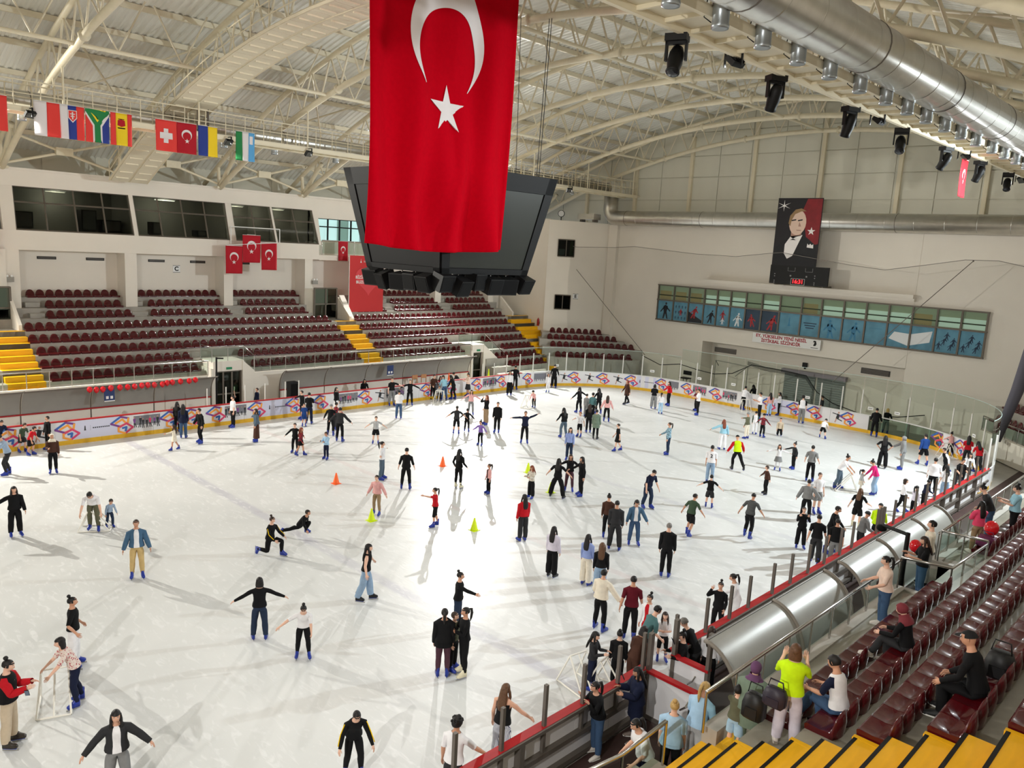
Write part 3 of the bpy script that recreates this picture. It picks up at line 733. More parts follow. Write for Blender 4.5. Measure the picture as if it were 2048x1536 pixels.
# glass and posts around the end
POSTS = [34.16,35.52,36.84,38.24,39.68,41.1,42.52,43.98,45.42,46.9,48.38,49.74,50.92,52.12,53.4,54.48,55.66,57.22,58.84,60.2,61.44,62.78,64.26,65.78,67.22,68.72,70.22,71.7,73.1,74.4,75.6]
POSTM = mat('post_white', (216,214,208), .4)
for i, s in enumerate(POSTS):
    ph = 1.36 if s < 45 else 1.5
    p = bq(s,0,.1); m = MB().tube([(p[0],p[1],.05),(p[0],p[1],1.13+ph)], .04, 6); m.build('post', POSTM, be)
    if i+1 < len(POSTS):
        gh = 1.75 if s < 47 else 2.3
        gm_ = MB(); n_ = 4; a_, b_ = s+.03, POSTS[i+1]-.03
        gm_.grid([[bq(a_+(b_-a_)*q/n_,z,.1) for q in range(n_+1)] for z in (1.13,1.13+gh)]).build('glass_panel', GLASS, be)
        strip(MB(), s+.03, POSTS[i+1]-.03, 1.13+gh, 1.15+gh, .085, .11).build('glass_edge', mat('glass_edge', (170,190,184), .3), be)
for i, s in enumerate((38.9,46.2,50.0,52.7,58.0,62.0,63.6,69.2)):
    t = thing('glass_notice', bq(s,1.75,.08), 'small white notice stuck on the end glass', 'notice', 'notices on the end glass')
    strip(MB(), s-.16, s+.16, 1.45, 1.62, .07, .085).build('sheet', WHITE, t); strip(MB(), s-.11, s+.11, 1.52, 1.55, .066, .07).build('print', BLACK, t)
# low stanchions on the far boards
for i, s in enumerate((12.32,13.34,14.4,15.56,16.78,17.62,30.92,31.86,32.98)):
    t = thing('board_stanchion', bq(s,0,.14), 'thin grey stanchion standing behind the far boards', 'post', 'stanchions behind the far boards')
    p = bq(s,0,.15); MB().tube([(p[0],p[1],0),(p[0],p[1],2.0)], .03, 6).build('pole', POSTM, t); bar('foot', t, p[0]-.06,p[0]+.06,p[1]-.06,p[1]+.06,-.06,.02, DARKSTEEL)

# ---- near boards, seen from their back: white sheets in dark steel frames, red cap
def near_run(y0, y1, label, frames):
    t = thing('rink_boards', (15.05,(y0+y1)/2,0), label, 'barrier')
    n = max(1, round((y1-y0)/1.14))
    for i in range(n):
        a, b = y0+(y1-y0)*i/n, y0+(y1-y0)*(i+1)/n
        bar('panel', t, 15.0,15.05,a+.005,b-.005,0.0,1.1, BOARDW)
    bar('cap_rail', t, 14.96,15.16,y0,y1,1.1,1.16, REDCAP); bar('cap_edge', t, 15.16,15.2,y0,y1,1.08,1.15, DARKSTEEL)
    for z in (.05,.52): bar('frame_rail', t, 15.05,15.17,y0,y1,z,z+.1, DARKSTEEL)
    k = 0; y = frames
    while y < y1:
        if y > y0: bar('frame_post', t, 15.05,15.2,y-.06,y+.06,0,1.08, DARKSTEEL)
        y += 2.28
    return t
nb1 = near_run(-15,-5.72,'near boards with red cap left of the open gate',-9.7)
nb2 = near_run(-4.62,21.7,'near boards with red cap from the gate to the far corner',-3.3)
for y in (-11.3,-10.17,-9.03,-7.89,-6.74,-5.85):
    bar('post', nb1, 15.06,15.13,y-.035,y+.035,.5,2.0, DARKSTEEL)
for y in (-4.6,-3.26,-2.13,-1.17,.16,1.24,2.38,3.5,4.65,5.59,7.68,7.95,9.3,10.33,11.54,12.75,13.84,15.08,16.2,17.1,18.3,19.5,20.6):
    bar('post', nb2, 15.06,15.13,y-.035,y+.035,.5,2.03, DARKSTEEL)
bar('post', nb2, 15.05,15.14,8.2,8.28,.5,2.0, DARKSTEEL)
for (y, x1, lab, nm) in ((-5.75,16.55,'white cross barrier with red cap closing the bench area','cross_barrier'),(-4.75,16.1,'short white gate leaf with red cap and latch standing open','gate_leaf')):
    t = thing(nm, (15.8,y,0), lab, 'gate')
    bar('panel', t, 15.2,x1,y-.03,y+.03,.05,1.1, BOARDW); bar('cap_rail', t, 15.15,x1,y-.08,y+.08,1.1,1.16, REDCAP)
    bar('frame', t, 15.2,x1,y-.05,y-.03,.03,.13, DARKSTEEL); bar('frame', t, 15.15,15.24,y-.06,y+.06,0,2.0, DARKSTEEL); bar('frame', t, x1-.08,x1,y-.06,y+.06,0,1.1 if y < -5 else 2.0, DARKSTEEL)
    MB().tube([(x1-.3,y-.06,.9),(x1-.3,y-.16,.82),(x1-.42,y-.16,.7)], .02, 6).build('latch', STEEL, t)

# ---- player shelters (dugouts): quarter-round polycarbonate roofs on ribs
def shelter(s, ys, label, zb=.95, zt=2.32):
    """s=-1 far, +1 near; ys rib positions"""
    t = thing('player_shelter', (s*17.2,(ys[0]+ys[-1])/2,0), label, 'shelter')
    def arc(off=0.0):
        A = []
        for i in range(11):
            a = math.radians(9*i); A.append((s*(16.45+(.85+off)*math.cos(a)), 1.12+(1.2+off)*math.sin(a)))
        return A
    for a, b in zip(ys[:-1], ys[1:]):
        P = arc(); m = MB(); m.grid([[(x,a+.04,z),(x,b-.04,z)] for x, z in P]); m.build('roof_sheet', POLY, t, True)
        bar('back_panel', t, s*17.28,s*17.32,a+.03,b-.03,-.05,1.1, WALL if s < 0 else POLY)
        strut('front_edge', t, (s*16.45,a,2.32), (s*16.45,b,2.32), .03, DARKSTEEL, 6)
        bar('sill', t, s*17.2,s*17.34,a,b,1.08,1.14, REDCAP if s < 0 else DARKSTEEL)
    for y in ys:
        P = arc(.02); MB().tube([(s*17.32,y,0)]+[(x,y,z) for x, z in P], .05 if s > 0 else .03, 6, up=(0,1,0)).build('rib', DARKSTEEL if s < 0 else mat('rib_grey', (128,120,110), .5), t, True)
    bar('bench', t, s*16.75,s*17.15,ys[0]+.1,ys[-1]-.1,.4,.45, mat('bench_wood', (150,120,90), .6))
    for y in ys[:-1]: bar('bench_leg', t, s*16.9,s*17.0,y+.6,y+.66,-.05,.4, DARKSTEEL)
shelter(-1,[-12.6,-9.6,-6.57,-3.54,-.5],'long grey curved players shelter under the left far stand')
shelter(-1,[3.64,6.63,9.61,12.63,15.6,18.5],'long grey curved players shelter right of the far doorway')
shelter(1,[-5.75,-2.77,.0],'curved silver shelter roof by the near gate')
shelter(1,[.9,3.6,6.5,8.7],'curved silver shelter roof farther along the near boards')
dirs = mat('sign_navy', (34,54,104), .5)
for y, lab in ((-6.0,'small navy sign hanging under the balloons'),(10.9,'small navy sign hanging on the shelter right of the doorway')):
    t = thing('hanging_sign', (-17.0,y,1.55), lab, 'sign')
    bar('plate', t, -16.4,-16.37,y-.24,y+.24,1.55,2.2, dirs)
    for dy in (-.1,.1): bar('pictogram', t, -16.37,-16.365,y+dy-.06,y+dy+.06,1.68,1.82, WHITE)
    bar('hem', t, -16.4,-16.366,y-.24,y+.24,1.55,1.6, WHITE)
for i, (y, z) in enumerate(((-7.17,2.08),(-6.87,2.04),(-6.58,2.04),(-6.21,2.07),(-5.79,2.06),(-5.43,2.05),(-5.1,2.05),(-4.75,2.07),(-4.46,2.07),(-4.14,2.05),(-3.74,2.05),(-3.5,2.1),(-3.23,2.11),(-2.81,2.12),(-2.36,2.11),(-2.03,2.14))):
    y2 = y+.28; t = thing('balloon', (-16.35,y2,z+.02), 'red balloon, number %d of the string along the far shelter' % (i+1), 'balloon', 'red balloons on the far shelter')
    MB().ell((-16.35,y2,z+.14),.13,.13,.15,12,8).build('bladder', mat('balloon_red', (206,22,34), .12, coat=.3), t, True); MB().lathe([(.01,-.03),(.022,-.02),(.008,0)],8,(-16.35,y2,z-.01)).build('knot', mat('balloon_red', (206,22,34)), t)
# far doorway (vomitory) boxes
def doorway(y0, y1, ysl, zsl, label, rail_lab):
    t = thing('doorway', (-18.5,(y0+y1)/2,0), label, 'doorway')
    bar('lintel', t, -19.4,-17.95,y0-.12,y1+.12,2.33,2.9, WALL); bar('jamb', t, -19.4,-17.9,y0-.24,y0-.04,0,2.5, WALL)
    m = MB(); m.prism([(-17.9,y1+.02,0),(-17.9,ysl,0),(-17.9,ysl,zsl),(-17.9,y1+.02,2.9)], (-1,0,0), .16); m.build('stair_wall', WALL, t)
    bar('passage_shade', t, -19.5,-19.4,y0,y1,0,2.33, BLACKM)  # matt black sheet, the passage's shade put into its colour
    n = 3 if y1-y0 > 1.2 else 1
    for i in range(n+1): y = y0+(y1-y0)*i/n; bar('door_stile', t, -18.2,-18.12,y-.05,y+.05,0,2.33, FRAMEBR)
    for z in (.03,1.0,2.28): bar('door_rail', t, -18.19,-18.13,y0,y1,z-.04,z+.04, FRAMEBR)
    for i in range(n): bar('door_pane', t, -18.165,-18.155,y0+(y1-y0)*i/n,y0+(y1-y0)*(i+1)/n,0,2.3, GLASSD)
    bar('exit_sign', t, -17.95,-17.9,(y0+y1)/2-.16,(y0+y1)/2+.16,2.42,2.55, mat('exit_green', (30,120,80), .5, emit=.3))
    r = thing('glass_railing', (-18.4,(y0+y1)/2,2.9), rail_lab, 'railing')
    P = [(-17.98,y0-.2),(-17.98,y1+.1),(-19.4,y1+.1)]
    pts = [(-19.4,y0-.2,3.7),(-17.98,y0-.2,3.7),(-17.98,y1+.1,3.7),(-17.98,ysl,zsl+.85)]
    MB().tube(pts, .03, 6).build('handrail', STEEL, r, True)
    for a, b in zip(pts[:-1], pts[1:]):
        L = math.dist(a,b); k = max(1, round(L/1.0))
        for i in range(k+1):
            q = [a[j]+(b[j]-a[j])*i/k for j in range(3)]; strut('rail_post', r, (q[0],q[1],q[2]-.85), q, .02, STEEL, 6)
        m = MB(); m.quad((a[0],a[1],a[2]-.8),(b[0],b[1],b[2]-.8),(b[0],b[1],b[2]-.08),(a[0],a[1],a[2]-.08)); m.build('glass_panel', GLASSR, r)
doorway(.1,1.65,2.4,2.25,'open doorway with dark glass doors under the far stand','raised glass railing above the middle doorway')
doorway(19.55,20.5,23.2,.9,'narrow dark doorway at the right end of the shelters','raised glass railing above the right doorway')
# glass railings
def railing(label, pts, h, step, gap=.12, gm=None):
    t = thing('glass_railing', pts[0], label, 'railing')
    P = [np.array(p, float) for p in pts]
    MB().tube([p+[0,0,h] for p in P], .035, 8).build('handrail', STEEL, t, True)
    for a, b in zip(P[:-1], P[1:]):
        L = np.linalg.norm(b-a); k = max(1, round(L/step))
        for i in range(k+1):
            q = a+(b-a)*i/k; strut('rail_post', t, q, q+[0,0,h], .024, STEEL, 6)
            if i < k:
                q2 = a+(b-a)*(i+1)/k; e = (q2-q)*.03
                MB().quad(q+e+[0,0,gap], q2-e+[0,0,gap], q2-e+[0,0,h-.1], q+e+[0,0,h-.1]).build('glass_panel', gm or GLASSR, t)
    return t
railing('glass railing along the left far stand above the balloons', [(-18.03,-14,2.14),(-18.03,-.3,2.14)], .82, 1.0)
railing('glass railing along the far stand above the right shelters', [(-18.03,2.45,2.14),(-18.03,19.3,2.14)], .82, 1.0)
railing('glass balcony railing below the daylit windows', [(-24.25,10.7,8.8),(-24.25,16,8.8)], 1.0, 1.2)
railing('long glass railing beside the near shelter', [(18.12,-8.6,2.36),(18.12,.35,2.36)], .72, 1.0)
railing('sloping glass railing at the near stairwell', [(18.12,.35,2.36),(19.2,.5,2.4),(19.3,3.1,2.4)], .78, .9)
railing('short steel handrail over the near stairwell entrance', [(18.2,3.15,2.36),(19.3,3.15,2.4)], .85, .55)
railing('glass railing along the near stand beyond the stairwell', [(18.12,3.25,2.36),(18.12,20,2.36)], .72, 1.0)
railing('steel handrail at the bottom of the near stairs', [(16.9,-11.2,1.05),(17.45,-9.85,1.4),(17.85,-9.3,1.95)], .78, 1.0)
railing('glass railing of the right-hand corner stand at the picture edge', [(12.4,31.2,1.25),(17.0,26.1,1.25)], .8, 1.2)
# right edge stand front wall (the terraces mirror the corner stand)
rs = MB().prism([(16.9,26.0,0),(17.1,26.2,0),(12.5,31.3,0),(12.3,31.1,0)], (0,0,1), 1.25)
struct('parapet_right', rs, WALL, 'white parapet of the stand at the right picture edge')

# ================================================================ STAIRS
def stairs(label, y0, y1, steps, s=-1):
    t = thing('staircase', (s*20,(y0+y1)/2,2), label, 'stairs')
    for i, (x0, x1, z) in enumerate(steps):
        bar('step', t, x0,x1,y0,y1,z-.3,z+.012, YEL)
    return t
def far_steps(k0, k1):
    S = []
    for k in range(k0, k1):
        S += [(FAR_X(k)+.4,FAR_X(k),FAR_Z(k)-.265),(FAR_X(k),FAR_X(k)-.4,FAR_Z(k))]
    return S
stairs('yellow stairs at the far left of the far stand',-9.75,-8.12,far_steps(0,5))
stairs('yellow stairs in the middle of the far stand',10.42,11.95,far_steps(0,5))
stairs('yellow stairs at the right end of the far stand',26.8,29.2,far_steps(-2,5))
st = stairs('yellow near stairs with black edge strips at the bottom right',-10.95,-9.05,[(NX(k)-.42,NX(k),NZ(k)-.235) for k in range(6)]+[(NX(k),NX(k)+.42,NZ(k)) for k in range(6)]+[])
bar('step', st, 18.42,18.9,-10.95,-8.15,2.0,2.322, YEL); bar('step', st, 18.0,18.42,-10.95,-8.4,1.8,2.06, YEL)
for k in range(6):
    bar('edge_strip', st, NX(k)-.42,NX(k)-.37,-10.95,-9.05,NZ(k)-.235+.012,NZ(k)-.235+.016, BLACK); bar('edge_strip', st, NX(k),NX(k)+.05,-10.95,-9.05,NZ(k)+.012,NZ(k)+.016, BLACK)
    bar('end_block', st, NX(k)-.02,NX(k)+.4,-9.06,-8.97,NZ(k)-.3,NZ(k)+.014, YEL)
# small concrete steps between the upper seat blocks
for i, (a, b) in enumerate(((-7.4,-6.7),(-2.2,-1.3),(3.75,4.6),(15.7,16.4),(21.15,22.1))):
    t = thing('concrete_steps', (-24,(a+b)/2,4.9), 'grey concrete steps between upper seat blocks of the far stand, number %s' % ('one two three four five'.split()[i]), 'stairs')
    for x, z in ((-23.2,4.92),(-24.0,5.40),(-24.8,5.92)): bar('step', t, x+.4,x,a,b,z-.5,z-.24, CONC)

# ================================================================ SEATS
def seat_mesh(w=.45):
    m = MB(); U = [-1,-.86,-.62,-.32,0,.32,.62,.86,1]; G = []
    def col(u):
        dome = .1+.3*max(0.0,1-abs(u)**2.6)**.6; bul = .05*(1-u*u); x = u*w/2
        return [(x,0,-.02),(x,-.015,.07),(x,.02,.1-.02*(1-u*u)),(x,.2,.085-.035*(1-u*u)),(x,.34+.3*bul,.095-.012*(1-u*u)),(x,.375+.6*bul,.1+(dome-.1)*.5),(x,.385+bul,dome+.0),(x,.405+bul,dome+.005),(x,.42+1.4*bul,dome*.5),(x,.4+1.4*bul,-.02)]
    for u in U: G.append(col(u))
    m.grid(G)
    for c in (col(-1),col(1)):
        n = len(m.v); m.v += c; m.f.append(tuple(range(n,n+len(c))) if c is not None else None); m.m.append(0)
    return m.mesh('seat_shell', MAROON, True)
SEAT = seat_mesh()
seats = []   # (distance, matrix, label, group)
def seat_row(x, z, y0, y1, face, label, group, pitch=.49):
    n = max(1, int(round((y1-y0)/pitch)))
    for i in range(n):
        y = y0+(i+.5)*(y1-y0)/n
        mw = Matrix.Translation((x,y,z)) @ Matrix.Rotation(math.radians(face),4,'Z')
        seats.append((math.dist((x,y,z),CAMP), mw, label, group))
for k, runs in ((0,((-7.9,-.4),(2.7,10.25),(11.95,19.3),(23.3,26.7))),(1,((-8.1,-.5),(2.3,10.35),(12.0,18.7),(21.9,26.6))),(2,((-8.0,10.3),(12.05,26.6))),(3,((-8.15,10.2),(11.95,26.4))),(4,((-8.1,10.0),(12.0,26.5))),(-1,((21.9,26.6),)),(-2,((22.6,26.6),))):
    for i, (a, b) in enumerate(runs):
        rn = {4:'fifth',3:'fourth',2:'third',1:'second',0:'front',-1:'lower corner',-2:'lowest corner'}[k]
        sec = 'left of middle stairs' if b < 11 else 'right of middle stairs'
        seat_row(FAR_X(k), FAR_Z(k), a, b, 90, 'maroon seat in %s row of far stand %s' % (rn, sec), 'maroon seats of the far stand', .495)
for nm, x, z, runs in (('top',-24.8,5.92,((-7.2,-2.4),(-1.3,3.6),(4.6,9.3),(16.5,20.9),(22.3,26.7))),('second highest',-24.0,5.4,((-6.5,-2.5),(-1.05,3.5),(4.75,8.85),(16.7,21.1),(22.2,26.6))),('third highest',-23.2,4.92,((-6.7,-2.2),(-1.2,3.7),(4.7,9.1),(13.0,15.6),(16.5,21.0),(22.3,26.5)))):
    for i, (a, b) in enumerate(runs):
        seat_row(x, z, a, b, 90, 'maroon seat in %s row of far stand, block %s from left' % (nm, 'one two three four five six'.split()[i]), 'maroon seats of the far stand', .49)
for k in range(6):
    rn = ('front','second','third','fourth','fifth','sixth')[k]
    if k == 0:
        seat_row(NX(0), NZ(0), -8.1, .15, -90, 'glossy maroon seat in the front near row before the stairwell', 'maroon seats of the near stand', .46)
        seat_row(NX(0), NZ(0), 3.4, 16, -90, 'glossy maroon seat in the front near row beyond the stairwell', 'maroon seats of the near stand', .46)
    else: seat_row(NX(k), NZ(k), -8.95+.35*(k == 1), 16 if k < 3 else 9, -90, 'glossy maroon seat in the %s near row from the railing' % rn, 'maroon seats of the near stand', .46)
er = MB(); ed = np.array([.672,.741,0])
for k, (a, b, z) in enumerate((((-18.68,28.56),(-15.75,31.79),3.4),((-18.26,27.83),(-14.41,32.09),2.96),((-17.54,27.44),(-12.94,32.52),2.47),((-16.71,27.16),(-12.55,31.75),1.76))):
    a = np.array(a+(0,)); b = np.array(b+(0,)); L = np.linalg.norm(b-a); n = int(L/.5)
    ang = math.degrees(math.atan2(b[1]-a[1],b[0]-a[0]))
    for i in range(n):
        p = a+(b-a)*(i+.5)/n; mw = Matrix.Translation((p[0],p[1],z)) @ Matrix.Rotation(math.radians(ang),4,'Z')
        mw2 = Matrix.Translation((-p[0],p[1],z)) @ Matrix.Rotation(math.radians(-ang),4,'Z')
        seats.append((math.dist((-p[0],p[1],z),CAMP), mw2, 'maroon seat in the %s row of the stand at the right picture edge' % ('top','second','third','lowest')[k], 'maroon seats at the right edge'))
        seats.append((math.dist((p[0],p[1],z),CAMP), mw, 'glossy maroon seat in the %s row of the corner stand below letter E' % ('top','second','third','lowest')[k], 'maroon seats of the corner stand'))
    nn = np.array([-.741,.672,0]); e = ed*.6
    er.prism([tuple(a-e)[:2]+(0,),tuple(b+e)[:2]+(0,),tuple(b+e+nn*3)[:2]+(0,),tuple(a-e+nn*3)[:2]+(0,)], (0,0,1), z)
er2 = MB(); er2.v = [(-x,y,z) for x, y, z in er.v]; er2.f = [f[::-1] for f in er.f]; er2.m = list(er.m)
struct('terrace_right', er2, CONC, 'grey terraces at the right edge behind the glass')
struct('terrace_corner', er, CONC, 'grey terraces of the corner stand below letter E')

def in_view(mw):
    d = np.array(mw.translation)-CAMP; z = d@AX_F
    if z < 1: return False
    x = 1024+FPX*(d@AX_R)/z; y = 768-FPX*(d@AX_U)/z
    return -40 < x < 2090 and -40 < y < 1600
seats = [s for s in seats if in_view(s[1])]
seats.sort(key=lambda s: s[0])
for d, mw, lab, gr in seats[:300]:
    link('stadium_seat', SEAT, None, mw, lab, 'seat', gr)
rest = MB(); sv = [v.co.copy() for v in SEAT.vertices]; sf = [tuple(p.vertices) for p in SEAT.polygons]
for d, mw, lab, gr in seats[300:]:
    n = len(rest.v); rest.v += [tuple(mw @ v) for v in sv]; rest.f += [tuple(n+i for i in f) for f in sf]; rest.m += [0]*len(sf)
if rest.v: rest.build('stadium_seats_far', MAROON, None, True, label='rows of glossy maroon seats in the farther part of the stands', cat='seats', kind='stuff')
print('seats', len(seats))
# ================================================================ SCOREBOARD CUBE
t = thing('scoreboard', (0,1.16,8.97), 'large black four-sided scoreboard hanging over the centre of the ice', 'scoreboard')
cx0, cy0, hb, ht, zb_, zt_ = 0.0, 1.16, 2.2, 2.9, 8.97, 12.7
SCB = mat('scoreboard_black', (12,12,13), .6, spec=.25)
body = MB()
lo = [(cx0-hb,cy0-hb,zb_),(cx0+hb,cy0-hb,zb_),(cx0+hb,cy0+hb,zb_),(cx0-hb,cy0+hb,zb_)]
hi = [(cx0-ht,cy0-ht,zt_),(cx0+ht,cy0-ht,zt_),(cx0+ht,cy0+ht,zt_),(cx0-ht,cy0+ht,zt_)]
body.rings([lo,hi]); body.build('housing', SCB, t)
SCR = mat('dead_screen', (46,48,43), .35, spec=.3)
for i in range(4):
    a, b, c, d = [np.array(p) for p in (lo[i],lo[(i+1)%4],hi[(i+1)%4],hi[i])]
    n = np.cross(b-a, d-a); n /= np.linalg.norm(n)
    q = lambda u, v, o: (a+(b-a)*u)*(1-v)+(d+(c-d)*u)*v+n*o
    MB().prism([q(.085,.06,.0),q(.915,.06,.0),q(.915,.83,.0),q(.085,.83,.0)], n, .02).build('screen', SCR if i in (1,3) else SCB, t)
    fr = MB()
    for u0,u1,v0,v1 in ((0,1,0,.055),(0,1,.835,1),(0,.08,0,1),(.92,1,0,1)): fr.prism([q(u0,v0,0),q(u1,v0,0),q(u1,v1,0),q(u0,v1,0)], n, .06)
    fr.build('bezel', SCB, t)
for x, y in ((-1.8,-.6),(1.8,-.6),(1.8,2.9),(-1.8,2.9)): strut('cable', t, (x,y,zt_), (x*.9,y,LOWC(x)), .012, BLACK, 5)
for x in (2.62,2.74): strut('cable', t, (x,3.2,zt_), (x,3.4,LOWC(2.7)), .014, BLACK, 5)
# speaker cabinets under the cube
spk = []
for i in range(6): spk.append((2.05,-.9+.82*i,90))
for i in range(5): spk.append((-1.7+.82*i,-1.0,0))
for i in range(5): spk.append((-1.7+.82*i,3.3,180))
for i, (x, y, a) in enumerate(spk):
    s = thing('loudspeaker', (x,y,8.3), 'black loudspeaker cabinet under the scoreboard', 'loudspeaker', 'loudspeakers under the scoreboard')
    rs_ = random.Random(i); Rm = Matrix.Translation((0,0,rs_.uniform(-.08,.1))) @ Matrix.Rotation(math.radians(a+rs_.uniform(-16,16)),4,'Z') @ Matrix.Rotation(math.radians(14+rs_.uniform(-8,16)),4,'X')
    m = MB(); m.rings([[(-.36,-.28,0),(.36,-.28,0),(.26,.3,0),(-.26,.3,0)],[(-.36,-.28,.62),(.36,-.28,.62),(.26,.3,.62),(-.26,.3,.62)]]); link('cabinet', m.mesh('cabinet', BLACK), s, Rm)
    link('grille', MB().box(-.32,.32,-.295,-.28,.05,.57).mesh('grille', BLACKM), s, Rm)
    link('bracket', MB().box(-.02,.02,-.02,.02,.6,.75).box(-.1,.1,-.1,.1,.73,.75).mesh('bracket', DARKSTEEL), s, Matrix.Identity(4))

# ================================================================ CLOTH FLAGS
def star_pts(c, r, rot=90, squash=1.0):
    return [(c[0]+(r if k % 2 == 0 else r*.382)*math.cos(math.radians(rot+36*k)), c[1]+(r if k % 2 == 0 else r*.382)*squash*math.sin(math.radians(rot+36*k))) for k in range(10)]
def cloth_poly(m, F, N, pts, off, mi=0, sub=6):
    """fan polygon mapped on a cloth, subdivided so that it follows the folds"""
    c = np.mean(np.array(pts), axis=0); n = len(m.v); k = len(pts); R = []
    for i in range(sub+1):
        f = i/sub; R.append([c+(np.array(p)-c)*max(f,.001) for p in pts])
    for r in R: m.v += [tuple(np.array(F(p[0],p[1]))+N*off) for p in r]
    for i in range(sub):
        for j in range(k):
            a = n+i*k+j; b = n+i*k+(j+1)%k; m.f.append((a,b,b+k,a+k)); m.m.append(mi)
def crescent_quads(m, F, N, co, ro, ci, ri, a0, a1, off, mi=0, n=40, w=3):
    """crescent between the outer and inner ellipse; angles measured round the outer one"""
    b = len(m.v)
    def inner_r(ang):  # ray from outer centre
        d = np.array([math.cos(ang), math.sin(ang)]); o = np.array(co)-np.array(ci)
        A = (d[0]/ri[0])**2+(d[1]/ri[1])**2; B = 2*(o[0]*d[0]/ri[0]**2+o[1]*d[1]/ri[1]**2); C = (o[0]/ri[0])**2+(o[1]/ri[1])**2-1
        return (-B+math.sqrt(max(B*B-4*A*C,0)))/(2*A)
    for i in range(n+1):
        a = a0+(a1-a0)*i/n
        d = np.array([math.cos(a), math.sin(a)]); rout = 1/math.sqrt((d[0]/ro[0])**2+(d[1]/ro[1])**2); rin = min(inner_r(a), rout)
        for k in range(w+1):
            p = np.array(co)+d*(rout+(rin-rout)*k/w); m.v.append(tuple(np.array(F(p[0],p[1]))+N*off))
    for i in range(n):
        for k in range(w):
            q = b+i*(w+1)+k; m.f.append((q,q+1,q+w+2,q+w+1)); m.m.append(mi)
FRED = mat('flag_red', (186,2,24), .9, var=.06, scale=8, spec=.03); FWHITE = mat('flag_white', (226,220,220), .8)
def fabric(m, name, mats, parent, th=.006):
    o = m.build(name, mats, parent, True); md = o.modifiers.new('thickness','SOLIDIFY'); md.thickness = th; md.offset = 0
    return o
def big_flag(y, z):
    """surface of the big hanging flag; y, z are lengths on the cloth"""
    u = (y+4.95)/6.35; v = (19.4-z)/9.5
    x = 3.0+(.06+.3*v)*math.sin(u*24+.8*math.sin(v*3))*(.3+.7*abs(2*u-1))+.05*math.sin(u*41+v*2)*v
    # long swags gathering towards the lower middle
    x += .34*v*math.sin(10*v+11*abs(u-.55))*(1-abs(2*u-1))
    x += .42; y = y*.981-.37; z = z*.981+.19
    return (x, y+.03*math.sin(v*7)*(u-.5), z+(.18*math.sin(math.pi*u)*(-1) if v > .97 else -.18*math.sin(math.pi*u)*max(0,(v-.6)/.37)))
t = thing('big_flag', (3.42,-2.1,9.8), 'huge red flag with white crescent and star hanging over the rink', 'flag')
m = MB(); m.grid([[big_flag(-4.95+6.35*i/72, 19.4-9.5*j/90) for i in range(73)] for j in range(91)]); fabric(m, 'cloth', FRED, t)
NX1 = np.array([1.0,0,0])
for sg, nm in ((1,'front'),(-1,'back')):
    m = MB(); cloth_poly(m, big_flag, NX1, [(-1.72+(p[0]),14.36+p[1]*1.06) for p in star_pts((0,0),.76)], .02*sg, 0, 8); m.build('star', FWHITE, t, True)
    m = MB(); crescent_quads(m, big_flag, NX1, (-1.77,16.55), (1.6,1.9), (-1.76,16.05), (1.3,1.45), math.radians(-57), math.radians(237), .02*sg, n=70, w=4); m.build('crescent', FWHITE, t, True)
MB().tube([(3.42,-5.28,19.22),(3.42,1.05,19.22)], .05, 8).build('hanging_pole', CREAM, t)
for y in (-4.6,-2.35,.8): strut('rope', t, (3.42,y,19.2), (3.42,y,20.6), .012, BLACK, 5)

